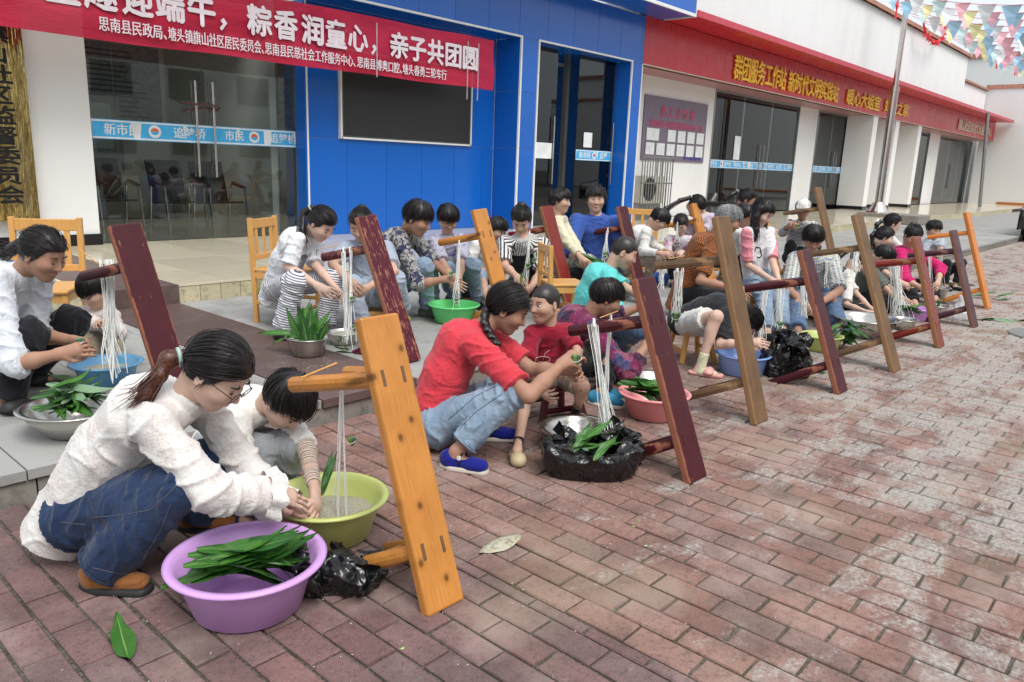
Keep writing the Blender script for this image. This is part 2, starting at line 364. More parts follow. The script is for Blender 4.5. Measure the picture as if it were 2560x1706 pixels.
# ================================================================== lettering
def text_obj(name, s, mat, parent, origin, xdir, updir, size, ext=.004, bold=0., xscale=1, spacing=1, width=None, vertical=False, line=None):
    cu = bpy.data.curves.new(name, 'FONT'); cu.body = s if not vertical else '\n'.join(s); cu.size = size; cu.extrude = ext
    cu.space_character = spacing; cu.resolution_u = 1
    if line: cu.space_line = line
    tmp = bpy.data.objects.new(name, cu); C.objects.link(tmp)
    dg = bpy.context.evaluated_depsgraph_get(); me = bpy.data.meshes.new_from_object(tmp.evaluated_get(dg)); bpy.data.objects.remove(tmp); bpy.data.curves.remove(cu)
    me.materials.clear(); n = len(me.vertices); co = np.zeros(n*3); me.vertices.foreach_get('co', co); co = co.reshape(-1, 3)
    mn, mx = co.min(0), co.max(0)
    sx = xscale if width is None else width/(mx[0]-mn[0])
    co[:, 0] = (co[:, 0]-mn[0])*sx
    xd, ud = np.array(xdir, float), np.array(updir, float); nd = np.cross(xd, ud)
    P = np.outer(co[:, 0], xd)+np.outer(co[:, 1], ud)+np.outer(co[:, 2], nd)
    if bold:
        fs = []; off_ = 0; me.calc_loop_triangles(); tri = np.zeros(len(me.loop_triangles)*3, np.int32); me.loop_triangles.foreach_get('vertices', tri); tri = tri.reshape(-1, 3)
        ps = []
        for i_, (dx, dy) in enumerate(((0, 0), (bold, 0), (-bold, .3*bold), (0, bold), (0, -bold)) if bold > .0045 else ((0, 0), (bold, bold*.5))): ps.append(P+xd*dx+ud*dy+nd*.0004*i_); fs.append(tri+i_*n)
        m0 = me.materials; return mk(name, np.vstack(ps)+np.array(origin), np.vstack(fs), mat, parent)
    me.vertices.foreach_set('co', P.astype(np.float32).ravel()); me.update(); me.materials.append(mat) if not me.materials else None
    off = np.array(wloc(parent)) if parent is not None else 0
    o = link(name, me, mat, parent, np.array(origin)-off); return o
X_, Y_ = (1, 0, 0), (0, 1, 0)
YF, YW, YG, ZF, ZFT = 8.95, 9.5, 9.75, 3.445, 4.34
# ================================================================== blue-clad office
blue = thing('blue_office_front', 'blue panelled office front with dark screen and two glass entrances behind the red banner', 'building', (6, 9, ZT))
def pnl(x0, x1, z0, z1, y, mat=BLUE, par=blue, name='wall_panel', t=.012, g=.0035):
    V, F = MB().box(x0+g, x1-g, y, y+t, z0+g, z1-g).V, MB().box(x0+g, x1-g, y, y+t, z0+g, z1-g).F; return mk(name, V, F, mat, par)
b = MB().box(6.28, 10.05, YW+.011, YW+.3, ZT, 3.6).box(10.053, 10.51, YF+.011, YW+.3, ZT, 3.6).box(13.36, 13.735, YF+.011, 11, ZT, 3.6)
b.box(2.0, 13.735, YF+.011, YF+.32, ZF+.012, 4.34); b.mk('wall_core', JW, blue)
xs = [6.28, 6.93, 7.66, 8.38, 9.10, 9.75, 10.03]
for a, c in zip(xs[:-1], xs[1:]): pnl(a, c, ZT, 1.66, YW)
pnl(6.28, 6.79, 1.66, ZF, YW); pnl(9.46, 10.03, 1.66, 2.6, YW); pnl(9.46, 10.03, 2.6, ZF, YW)
for a, c in ((6.79, 7.66), (7.66, 8.38), (8.38, 9.10), (9.10, 9.46)): pnl(a, c, 2.9, ZF, YW)
for z0, z1 in ((ZT, 1.66), (1.66, 2.6), (2.6, ZF)):
    for xr, y1 in ((10.053, YW), (13.36, 11.0)):
        k = .0035; MB().box(xr-.012, xr, YF+.02, y1, z0+k, z1-k).mk('return_panel', BLUE, blue)
    pnl(10.075, 10.49, z0, z1, YF); pnl(13.385, 13.71, z0, z1, YF)
x = 10.0-.73*11
while x < 13.7:
    pnl(x, min(x+.73, 13.735), ZF, 4.335, YF)
    a, c = max(x, 6.3), min(x+.73, 10.03)
    if c > a: MB().box(a+.003, c-.003, YF+.02, YW-.005, ZF-.002, ZF+.01).mk('soffit_panel', BLUE, blue)
    a, c = max(x, 10.53), min(x+.73, 13.34)
    if c > a: MB().box(a+.003, c-.003, YF+.02, 10.4, ZF-.002, ZF+.01).mk('soffit_panel', BLUE, blue)
    x += .73
t = MB(); T = .028; yy0, yy1 = YF-.012, YF+.02
t.box(10.053-.004, 10.053+T, yy0, yy1, ZT, ZF+T).box(2.0, 10.05, yy0, yy1, ZF, ZF+T).box(10.5, 10.53, yy0, yy1, ZT, ZF+T).box(10.53, 13.35, yy0, yy1, ZF, ZF+T).box(13.35, 13.378, yy0, yy1, ZT, ZF+T).box(13.71, 13.735, yy0, yy1, ZT, ZF)
t.box(6.262, 6.285, YW-.012, YW+.01, ZT, ZF).mk('edge_trim', TRIM, blue)
MB().box(6.24, 6.262, YW, YG+.02, ZT, ZF).mk('return_panel', BLUE, blue)
# canopy over the blue front
b = MB().box(2.0, 14.28, 8.2, YF, 4.36, 4.40); b.mk('canopy_soffit', BLUE, blue)
for k in range(9): pnl(14.3-1.4*(k+1), 14.3-1.4*k, 4.40, 5.6, 8.18, name='canopy_panel')
MB().box(2.0, 14.31, 8.165, 8.2, 4.345, 4.40).mk('canopy_trim', TRIM, blue)
MB().box(14.301, 14.33, 8.165, 8.9, 4.345, 5.6).mk('canopy_trim', TRIM, blue)
# screen
scr = M('screen_face', (.022, .02, .02), .45, .5); w = scr.coord('World', (1, 1, 1)); scr.bump(scr.noise(w, 300, 2), .15, .001)
sp = thing('led_screen', 'large dark switched-off screen in a white frame on the blue wall', 'screen', (8.1, YW, 1.66))
MB().box(6.86, 9.39, YW-.035, YW-.002, 1.72, 2.84).mk('screen_face', scr.m, sp)
MB().box(6.81, 9.44, YW-.05, YW-.002, 1.665, 1.69).box(6.81, 9.44, YW-.05, YW-.002, 2.87, 2.9).box(6.80, 6.825, YW-.05, YW-.002, 1.665, 2.9).box(9.42, 9.445, YW-.05, YW-.002, 1.665, 2.9).mk('frame', TRIM, sp)
MB().box(6.83, 9.415, YW-.042, YW-.003, 1.692, 1.715).box(6.828, 6.855, YW-.04, YW-.003, 1.715, 2.868).box(9.395, 9.418, YW-.04, YW-.003, 1.715, 2.868).mk('inner_rim', plain('rim_grey', (.07, .075, .085), .35), sp)
# ================================================================== white pillar and gold plaque at left
pl = thing('white_pillar', 'white rendered pillar with black tiled foot left of the glass doors', 'pillar', (2.9, 9.8, ZT))
MB().box(1.2, 3.52, 9.68, 10.1, ZT, 4.6).mk('shaft', WHITE2, pl); MB().box(1.2, 3.535, 9.655, 9.68, ZT, .42).mk('skirting', BLACKT, pl)
gm = M('gold_plate', (.55, .38, .13), .09, .5, Metallic=1.)
gm.col(gm.ramp(gm.noise(gm.coord('Object', (7, 7, .5)), 2.5, 4, .6, 1.), [(.25, (.30, .18, .05)), (.5, (.62, .45, .16)), (.75, (.75, .62, .34))])); gm.bump(gm.noise(gm.coord('Object', (9, 5, .5)), 2.6, 3), .9, .06)  # bright and brown streaks in the gold colour are painted reflections
pq = thing('brass_nameplate', 'tall brass nameplate with black vertical Chinese characters hung on the pillar', 'sign', (2.6, 9.58, .6))
MB().box(2.38, 2.87, 9.55, 9.6, .6, 3.35).mk('plate', gm.m, pq, bevel=.01)
INK = plain('black_ink', (.01, .01, .01), .35, .1)
for k, ch in enumerate('塘头镇旗山社区监督委员会'):
    text_obj('character', ch, INK, pq, (2.50, 9.549, 3.06-k*.205), X_, (0, 0, 1), .20, .003, .006, xscale=1.25)
# ================================================================== glazed entrances
STB = plain('sticker_blue', (.06, .42, .78), .4); STW = plain('sticker_white', (.75, .78, .8), .4); INKW = plain('white_letter', (.8, .8, .8), .5, .03)
LOGO = plain('logo_red', (.7, .14, .06), .5)
def handle(x, y, z0, z1, par):
    m = MB()
    for yy in (y-.055, y+.055): m.tube([(x, yy, z0), (x, yy, z1)], .014, 10)
    for zz in (z0+.17, z1-.17): m.tube([(x, yy-.11, zz) for yy in (y+.165, y+.055)], .008, 8)
    m.mk('door_handle', STEEL, par, smooth=False)
def sticker(x0, x1, y, z, h, par, size, words, tear=.25):
    n = max(6, int((x1-x0)/.06)); m = MB(); wv = MB()
    m.box(x0, x1, y-.004, y-.002, z, z+h).mk('sticker', STW, par)
    m = MB(); x = x0
    while x < x1:
        L = random.uniform(.25, .8); e = min(x+L, x1)
        m.add([(x, y-.006, z+h*.12), (e, y-.006, z+h*.12), (e-random.uniform(.0, .05), y-.006, z+h*.88), (x+random.uniform(0, .05), y-.006, z+h*.88)], [(0, 1, 2, 3)]); x = e+(random.uniform(.05, .16) if random.random() < tear else .0)
    m.box(x0, x1, y-.0055, y-.0045, z+h*.97, z+h).box(x0, x1, y-.0055, y-.0045, z, z+h*.03).mk('sticker_print', STB, par)
    for tx, s in words:
        if s == 'o':
            mm = MB().add([(tx+size*.55*math.cos(a), y-.0075, z+h*.5+size*.55*math.sin(a)) for a in [2*math.pi*i/16 for i in range(16)]], [tuple(range(16))]); mm.mk('emblem', STW, par)
            mm = MB().add([(tx+size*.36*math.cos(a), y-.009, z+h*.5+size*.3*math.sin(a)) for a in [math.pi*i/8 for i in range(9)]], [tuple(range(9))]); mm.mk('emblem', LOGO, par)
            mm = MB().add([(tx+size*.36*math.cos(a), y-.009, z+h*.5+size*.3*math.sin(a)) for a in [math.pi+math.pi*i/8 for i in range(9)]], [tuple(range(9))]); mm.mk('emblem', STB, par)
        else: text_obj('lettering', s, INKW, par, (tx, y-.0078, z+h*.5-size*.36), X_, (0, 0, 1), size, .0005, size*.03)
door = thing('glass_entrance', 'wide frameless glass entrance with a torn blue and white sticker strip under the banner', 'door', (4.9, YG, ZT))
for a, c in ((3.54, 3.826), (3.834, 4.90), (4.906, 5.975), (5.983, 6.235)):
    MB().box(a, c, YG, YG+.01, ZT+.012, ZF).mk('glass_pane', GLASS, door)
sticker(3.55, 6.235, YG, 1.51, .225, door, .14, [(3.68, '新市民'), (4.27, 'o'), (4.50, '追梦桥'), (5.18, '市民'), (5.6, 'o'), (5.83, '追梦桥')], .5)
handle(4.79, YG+.005, 1.09, 2.27, door); handle(5.02, YG+.005, 1.09, 2.27, door)
MB().box(6.235, 6.262, YG-.02, YG+.06, ZT, ZF).mk('frame', ALU, door); MB().box(3.52, 3.54, YG-.02, YG+.06, ZT, ZF).mk('frame', ALU, door)
MB().tube([(4.6, YG-.06, 2.0), (4.75, YG-.09, 1.98), (4.95, YG-.1, 2.0), (5.08, YG-.09, 1.96), (5.09, YG, 1.93), (4.9, YG-.02, 1.95), (4.65, YG-.05, 1.9)], .012, 6).mk('cable_lock', plain('lock_maroon', (.12, .03, .04), .4), door)
d2 = thing('glass_entrance', 'open frameless glass doors with long steel handles in the blue recess', 'door', (12, 9.3, ZT))
MB().box(10.54, 11.45, 9.28, 9.29, ZT+.01, ZF-.01).mk('glass_pane', GLASS, d2); MB().box(12.1, 13.33, 9.28, 9.29, ZT+.01, ZF-.01).mk('glass_pane', GLASS, d2)
handle(11.37, 9.285, 1.06, 2.28, d2); handle(13.38-.12, 9.285, 1.06, 2.28, d2)
sticker(12.12, 13.3, 9.28, 1.52, .2, d2, .13, [(12.22, '新市民'), (12.72, 'o'), (12.9, '追梦')], .2)
MB().box(12.02, 12.1, 9.5, 9.6, ZT, ZF).mk('door_frame', ALU, d2)
MB().box(10.56, 11.36, 9.262, 9.266, 1.52, 1.80).mk('paper_notice', STW, d2); MB().box(12.33, 12.6, 9.262, 9.266, 1.77, 2.05).mk('paper_notice', STW, d2)
# rooms behind
ROOM = wallpaint('room_wall', (.84, .83, .78), .15)
rm = thing('office_room', 'dim office room seen through the glass doors', 'room', (5, 13, ZT))
MB().box(1.0, 18.5, 13.2, 13.3, ZT, 3.55).mk('back_wall', ROOM, rm); MB().box(6.0, 6.1, 10.0, 13.2, ZT, 3.5).mk('partition', ROOM, rm)
MB().box(.9, 1.0, 10, 13.3, ZT, 3.5).mk('side_wall', ROOM, rm); MB().box(1, 18.5, 10.15, 13.3, 3.5, 3.56).mk('ceiling', ROOM, rm); MB().box(18.5, 18.6, 10.2, 13.3, ZT, 3.5).mk('side_wall', ROOM, rm)
POST = plain('poster_grey', (.34, .34, .37), .5, .3, 14)
nb_ = thing('wall_poster', 'grey text poster with blue lower edge on the back wall of the office', 'poster', (5.6, 13.1, 1.9))
MB().box(6.3, 9.0, 13.15, 13.19, 1.9, 3.1).mk('sheet', POST, nb_)
MB().box(4.3, 5.9, 13.15, 13.19, 1.75, 3.0).mk('sheet', POST, nb_); MB().box(4.3, 5.9, 13.13, 13.15, 1.75, 1.82).mk('lower_edge', STB, nb_)
for k in range(14): MB().box(4.4, 4.4+random.uniform(.9, 1.4), 13.14, 13.147, 2.88-k*.075, 2.9-k*.075).mk('text_line', plain('print', (.08, .08, .09), .6) if k == 0 else bpy.data.materials['print'], nb_)
for k in range(3):
    cb = thing('filing_cabinet', ['grey steel cabinet at the left edge of the glass', 'grey steel cabinet between two others behind the glass', 'grey steel cabinet nearest the middle of the glass'][k], 'cabinet', (3.0+k*.5, 12.6, ZT), 'office cabinets')
    MB().box(3.1+k*.62, 3.7+k*.62, 12.4, 12.8, ZT, 2.15).mk('body', plain('cab_grey', (.3, .31, .3), .4), cb)
    MB().box(3.24+k*.62, 3.56+k*.62, 12.385, 12.4, 1.4, 2.05).mk('glass_pane', plain('pale_pane', (.5, .55, .55), .15), cb)
    MB().box(3.37+k*.62, 3.43+k*.62, 12.37, 12.4, 1.1, 1.16).mk('handle', INK, cb)
def waiting_chair(x, y, lab, first=False):
    t = thing('waiting_chair', lab, 'chair', (x, y, ZT), 'waiting chairs inside')
    m = MB()
    for s in (-.27, .27): m.tube([(x+s, y+.25, ZT), (x+s+.02, y+.2, ZT+.62), (x+s, y+.1, ZT+.68), (x+s, y-.25, ZT+.62), (x+s+.02, y-.3, ZT)], .018, 8)
    m.mk('leg_frame', STEEL, t)
    m = MB(); m.bar((x, y-.25, ZT+.43), (x, y+.2, ZT+.4), .5, .03); m.bar((x, y+.2, ZT+.42), (x+.0, y+.38, ZT+.98), .5, .03, (0, 1, .3)); m.mk('seat_shell', plain('chair_black', (.02, .015, .018), .4) if first else bpy.data.materials['chair_black'], t, bevel=.01)
    MB().bar((x-.27, y-.25, ZT+.64), (x-.27, y+.1, ZT+.7), .045, .03).bar((x+.27, y-.25, ZT+.64), (x+.27, y+.1, ZT+.7), .045, .03).mk('armrest', plain('arm_maroon', (.08, .02, .025), .4) if first else bpy.data.materials['arm_maroon'], t, bevel=.008)
waiting_chair(5.5, 10.6, 'black waiting chair with chrome legs nearest the right door edge', True); waiting_chair(4.95, 10.75, 'black waiting chair in the middle behind the door handles'); waiting_chair(4.3, 11.3, 'black waiting chair on the left, further back in the room')
# door room decor
dk = thing('wall_display', 'red and green lettered display on the back wall behind the open doors', 'display', (13, 13.1, 1.8))
RD = plain('decor_red', (.42, .04, .08), .5); GRN = plain('decor_green', (.04, .2, .12), .5)
MB().box(11.2, 18.2, 12.9, 13.0, ZT, 3.4).mk('back_board', plain('board_cream', (.62, .58, .54), .6), dk)
MB().box(11.6, 18.0, 12.87, 12.89, 2.18, 2.24).box(11.6, 18.0, 12.87, 12.89, 3.1, 3.2).mk('red_band', RD, dk)
for k in range(6): MB().box(11.8+k*.95, 12.6+k*.95, 12.87, 12.89, 2.3, 3.05).mk('text_panel', POST, dk)
def disc(x, y, z, r, mt, par, nm='disc'): MB().add([(x+r*math.cos(a), y, z+r*math.sin(a)) for a in [2*math.pi*i/20 for i in range(20)]], [tuple(range(20))]).mk(nm, mt, par)
for x, z, mt in ((15.3, 2.0, GRN), (14.85, 2.0, GRN), (15.35, 1.7, RD), (16.0, 2.0, RD)): disc(x, 12.86, z, .17, mt, dk)
text_obj('lettering', '成长', INKW, dk, (14.70, 12.85, 1.93), X_, (0, 0, 1), .2, .001, .004, spacing=1.6); text_obj('lettering', '光', INKW, dk, (15.25, 12.85, 1.63), X_, (0, 0, 1), .2, .001, .004)
MB().box(14.2, 15.5, 12.85, 12.86, 1.3, 1.46).mk('red_band', RD, dk)
tb = thing('white_table', 'long white table inside behind the open doors', 'table', (13, 11.8, ZT)); MB().box(11.6, 14.6, 11.6, 12.2, .98, 1.03).box(11.65, 11.7, 11.65, 12.1, ZT, .98).box(14.5, 14.55, 11.65, 12.1, ZT, .98).mk('table_body', STW, tb)
# ================================================================== red-signed building
red = thing('community_building', 'long white building with red fascia, salmon coping and glass shop doors', 'building', (25, 9.5, ZT))
WX = [(13.74, 18.55), (24.0, 25.5), (28.5, 28.62), (32.3, 36.3), (38.7, 40.5), (47.0, 60.0)]
for a, c in ((13.74, 18.55), (24.0, 25.5), (28.6, 35.9), (38.7, 40.5), (46.9, 49)):
    MB().box(a, c, 9.85, 10.1, ZT, 3.6).mk('wall', WHITE, red)
MB().box(13.74, 47, 9.0, 9.85, ZF+.002, ZF+.02).mk('soffit', plain('pink_soffit', (.42, .2, .2), .4), red)
x = 13.74; k = 0
while x < 46: pnl(x, min(x+1.15, 47), ZF, 4.36, YF, RED, red, 'fascia_panel', g=.0025 if k else .001); x += 1.15; k += 1
MB().box(13.74, 47, YF+.0125, YF+.2, ZF, 4.4).mk('fascia_core', JR, red)
MB().box(13.74, 47, YF-.015, YF-.001, ZF-.01, ZF+.012).mk('fascia_trim', plain('cream_trim', (.55, .48, .38), .5), red)
MB().box(14.34, 46.9, 8.2, YF, 4.37, 4.385).mk('awning_soffit', RED, red)
MB().box(14.34, 46.9, 8.14, 8.2, 4.36, 4.48).mk('awning_lip', REDLIP, red)
MB().box(14.34, 46.9, 8.2, 8.36, 4.45, 4.47).mk('awning_top', plain('roof_edge', (.12, .09, .09), .7), red)
MB().box(14.34, 36.7, 8.35, 8.6, 4.47, 6.28).box(13.0, 36.7, 8.6, 13, 4.5, 6.2).mk('parapet_wall', WHITE, red)
MB().box(36.7, 46.9, 9.6, 13, 4.4, 5.95).mk('rear_wall', WHITE, red)
COP = stone('salmon_coping', (.42, .2, .14), (.5, .25, .18), (.1, .07, .06), 1.5, .7, .8)
x = 14.3
while x < 36.8: V, F = chamfer(x+.004, min(x+1.1, 36.85)-.004, 8.24, 8.7, 6.40, 6.27, .01); mk('coping_tile', V, F, COP, red); x += 1.1
x = 36.9
while x < 46.9: V, F = chamfer(x+.004, min(x+1.5, 46.9)-.004, 9.5, 9.9, 6.05, 5.94, .01); mk('coping_tile', V, F, COP, red); x += 1.5
for xa in (28.13, 30.6, 33.5): MB().box(xa+.02, xa+.46, YF+.02, 9.85, ZT+.12, ZF).mk('pier', WHITE2, red); MB().box(xa+.01, xa+.47, YF, 9.85, ZT, ZT+.12).mk('pier_skirting', BLACKT, red)
MB().box(25.52, 28.13, 9.6, 9.85, ZT, ZT+.001).mk('threshold', BLACKT, red)
for a, c, n in ((18.55, 24.0, 3), (25.5, 28.55, 2), (36.1, 38.7, 2), (40.5, 46.9, 3)):
    dd = thing('shop_entrance', {18.55: 'wide glass entrance with paper notice next to the purple notice board', 25.5: 'narrow glass entrance with blue sticker strip between white walls', 36.1: 'dark open glass entrance beyond the flagpole', 40.5: 'last glass entrance before the thin grey post'}[a], 'door', ((a+c)/2, 9.9, ZT))
    for k in range(n): MB().box(a+.04+(c-a-.08)*k/n, a+.032+(c-a-.08)*(k+1)/n, 9.88, 9.89, ZT+.02, ZF-.05).mk('glass_pane', GLASS, dd)
    MB().box(a, a+.04, 9.83, 9.95, ZT, ZF).box(c-.04, c, 9.83, 9.95, ZT, ZF).box(a+.04, c-.04, 9.83, 9.95, ZF-.05, ZF).mk('frame', ALU, dd)
    mid = {18.55: 21.6, 25.5: 27.4, 36.1: 37.2, 40.5: 43.3}[a]; handle(mid-.12, 9.885, 1.0, 2.2, dd); handle(mid+.12, 9.885, 1.0, 2.2, dd)
    if a < 30:
        ws = []; x = a+.1
        while x < c-.9: ws += [(x, '新市民'), (x+.62, 'o'), (x+.78, '追梦桥')]; x += 1.38
        sticker(a+.04, c-.04, 9.88, 1.5, .21, dd, .13, ws, .2)
    if a == 18.55: MB().box(19.9, 20.25, 9.86, 9.865, 1.74, 2.36).mk('paper_notice', STW, dd)
rr = thing('shop_room', 'dim room with display boards behind the far glass entrances', 'room', (25, 13, ZT))
MB().box(18.7, 48, 13.2, 13.3, ZT, 3.5).mk('back_wall', ROOM, rr); MB().box(18.7, 48, 9.9, 13.2, 3.5, 3.55).mk('ceiling', ROOM, rr)
MB().box(24.6, 24.7, 9.9, 13.2, ZT, 3.5).box(32, 32.1, 10.1, 13.2, ZT, 3.5).mk('partition', ROOM, rr)
for k in range(6): MB().box(23.5+k*1.1, 24.4+k*1.1, 13.1, 13.18, 1.3, 2.7).mk('board', POST if k % 2 else RD, rr)
YEL = plain('yellow_letter', (1., .60, .03), .4, .03); CRW = plain('cream_letter', (.7, .6, .45), .4, .06); RS = plain('letter_side', (.25, .04, .03), .5)
sg = thing('fascia_lettering', 'raised yellow Chinese characters on the red fascia', 'sign', (21, 8.9, 3.5))
for tx, s, wd, z0, h in ((17.6, '群团服务工作站', 3.0, 3.55, .60), (20.75, '新时代文明实践站', 3.72, 3.55, .56), (25.2, '暖心大姐室', 3.2, 3.57, .5), (28.9, '妇女之家', 2.8, 3.6, .48)):
    pitch = wd/len(s)
    for k, ch in enumerate(s): text_obj('character', ch, YEL, sg, (tx+k*pitch, 8.915, z0+.06), X_, (0, 0, 1), h, .012, .0085, width=pitch*.92)
sg2 = thing('fascia_lettering', 'small cream Chinese characters at the far end of the red fascia', 'sign', (42, 8.9, 3.5))
for k, ch in enumerate('旗山社区综合文化服务中心'): text_obj('character', ch, CRW, sg2, (39.3+k*.57, 8.91, 3.66), X_, (0, 0, 1), .5, .012, .006, width=.55)
# notice board
nbd = thing('notice_board', 'mauve notice board with pink heading and two rows of white sheets', 'notice board', (16.7, 9.83, 1.6))
mv = plain('mauve_board', (.19, .15, .21), .45, .06); MB().box(15.27, 18.18, 9.82, 9.848, 1.6, 3.03).mk('board', mv, nbd)
PINK = plain('pink_letter', (.6, .05, .14), .5)
text_obj('lettering', '招 工 公 示 栏', PINK, nbd, (15.95, 9.815, 2.62), X_, (0, 0, 1), .25, .001, .006, width=1.6)
text_obj('lettering', '我们承诺入职信息和发布信息一致', PINK, nbd, (15.5, 9.815, 2.36), X_, (0, 0, 1), .18, .001, .004, width=2.45)
text_obj('lettering', '家门口就业服务站', plain('blue_letter', (.05, .05, .4), .5), nbd, (17.15, 9.815, 1.66), X_, (0, 0, 1), .13, .001, .003, width=.9)
for r in range(2):
    for k in range(6):
        x0, x1 = (15.42+k*.46, 15.42+k*.46+.36) if not (r == 0 and k == 0) else (15.42, 15.95)
        if r == 0 and k == 1: continue
        MB().box(x0, x1, 9.808, 9.813, 2.05-r*.32, 2.32-r*.34+(.02 if r else 0)).mk('sheet', STW, nbd)
# air conditioner in its cage
ac = thing('air_conditioner', 'cream outdoor air conditioning unit with black round fan grille', 'air conditioner', (15.2, 9.5, ZT))
MB().box(14.75, 15.65, 9.4, 9.75, ZT+.35, 1.25).mk('casing', plain('ac_cream', (.55, .52, .46), .5), ac, bevel=.01); disc(15.05, 9.39, .96, .26, INK, ac, 'fan_grille')
MB().box(14.74, 15.66, 9.45, 9.7, ZT, ZT+.34).mk('stand', ALU, ac)
cg = thing('steel_cage', 'grey steel bar cage around the air conditioning unit', 'cage', (15, 9.2, ZT))
for k in range(13): MB().tube([(14.42+k*.105, 9.22, ZT), (14.42+k*.105, 9.22, 1.66)], .013, 6).mk('bar', ALU, cg)
for k in range(4): MB().tube([(15.68, 9.22+k*.14, ZT), (15.68, 9.22+k*.14, 1.66)], .013, 6).mk('bar', ALU, cg)
for z in (.5, 1.1, 1.66): MB().box(14.4, 15.7, 9.205, 9.235, z-.015, z+.015).mk('rail', ALU, cg)
# far walls at the end of the street
fw = thing('far_building', 'white building with stepped salmon coping closing the far end', 'building', (50, 5, 0))
MB().box(47, 48, -20, 9.6, -.02, 6.05).mk('wall', WHITE2, fw); MB().box(56, 57, -25, 20, 0, 8.75).mk('upper_wall', WHITE2, fw)
MB().box(46.95, 48.1, -20, 9.65, 6.05, 6.25).mk('coping', COP, fw); MB().box(55.9, 57.1, -25, 20, 8.75, 9.05).mk('coping', COP, fw)
MB().box(46.96, 47, -4, 8.3, ZT, ZT+.12).mk('skirting', plain('orange_skirting', (.45, .16, .04), .6), fw)
# red banner
bm = M('banner_cloth', (.5, .012, .045), .55, .3); w = bm.coord('World')
bm.col(bm.ramp(bm.noise(bm.coord('World', (1, 1, 3)), 2, 4), [(.3, (.36, .008, .035)), (.7, (.50, .014, .05))])); bm.bump(bm.noise(bm.coord('World', (.7, 1, 2.5)), 3, 4, .6, .8), .5, .03)
bm.b.inputs['Transmission Weight'].default_value = 0; bm.b.inputs['Alpha'].default_value = .93
bn = thing('red_banner', 'long red cloth banner with white Chinese lettering across the blue front', 'banner', (6, 8.88, 2.5))
n = 120; V, F = [], []
for i in range(n+1):
    x = 2.3+(9.34-2.3)*i/n
    for j in range(9):
        z = 2.495+.04*i/n+(.75)*j/8; V.append((x, 8.885+.012*math.sin(x*5+j*.7)+.01*math.sin(x*2.1-j), z+.006*math.sin(x*3)))
for i in range(n):
    for j in range(8): F.append((i*9+j, (i+1)*9+j, (i+1)*9+j+1, i*9+j+1))
mk('cloth', V, F, bm.m, bn, smooth=True)
PW = plain('banner_white', (.70, .62, .66), .6, .05)
for ch, cx in zip('童趣迎端午，粽香润童心，亲子共团圆', (3.06, 3.42, 3.79, 4.14, 4.5, 4.82, 5.22, 5.58, 5.96, 6.32, 6.67, 7.0, 7.38, 7.72, 8.07, 8.43, 8.79)):
    text_obj('character', ch, PW, bn, (cx-.155 if ch != '，' else cx-.1, 8.862, 2.825), X_, (0, 0, 1), .36, .002, .011, width=.31 if ch != '，' else .07)
for k, (s2, xa, xb) in enumerate((('思南县民政局、', 3.38, 4.08), ('塘头镇旗山社区居民委员会、', 4.10, 5.26), ('思南县民慈社会工作服务中心、', 5.28, 6.62), ('思南县博奥口腔、', 6.65, 7.42), ('塘头春勇三轮车行', 7.44, 8.29))):
    text_obj('lettering', s2, PW, bn, (xa, 8.862, 2.60), X_, (0, 0, 1), .155, .002, .0035, width=xb-xa)
for k, x in enumerate((6.97, 8.72, 8.95)): MB().box(x, x+.02, 8.855, 8.86, 2.35+.15*(k == 0), 3.2).mk('tape_strip', plain('tape', (.6, .55, .58), .25, Alpha=.35) if k == 0 else bpy.data.materials['tape'], bn)
# flagpole, post
fp = thing('flagpole', 'tall stainless steel flagpole standing on a concrete block by the terrace', 'flagpole', (24.35, 7.3, ZT))
MB().box(23.75, 24.95, 6.0, 7.7, ZS, .40).mk('block', KERB, fp, bevel=.02)
MB().tube([(24.35, 7.3, .4), (24.35, 7.3, 3.85)], .11, 16).tube([(24.35, 7.3, 3.85), (24.35, 7.3, 9)], .075, 16).tube([(24.35, 7.3, 3.8), (24.35, 7.3, 3.95)], .125, 16).mk('pole', STEEL, fp, smooth=False)
MB().lathe([(.38, 0), (.3, .04), (.14, .3), (.11, .3)], (24.35, 7.3, .4), 16).mk('base_flange', STEEL, fp)
MB().tube([(24.15, 7.2, 1.8), (24.2, 7.2, 7.5)], .006, 5).mk('halyard', RD, fp)
ps = thing('thin_post', 'thin grey steel post under the far end of the red awning', 'post', (39.98, 7.69, ZT)); MB().tube([(39.98, 7.69, ZT), (39.98, 7.69+.3, 4.37)], .075, 12).mk('tube', ALU, ps)
# unseen building added behind the camera to give the glass something to mirror
op = thing('reflection_building', 'unseen pale building added behind the camera for reflections in the glass', 'building', (5, -22, 0))
MB().box(-30, 45, -30, -24, -.1, 9.5).mk('wall', wallpaint('opp', (.62, .60, .57)), op)
for k in range(18):
    for f in range(3): MB().box(-28+k*4, -26+k*4, -24.0, -23.95, 1.2+f*3, 2.8+f*3).mk('window', INK, op)
mk('outer_ground', [(-120, -120, -.03), (160, -120, -.03), (160, 120, -.03), (-120, 120, -.03)], [(0, 1, 2, 3)], plain('asphalt', (.11, .10, .095), .9, kind='World'))['kind'] = 'structure'
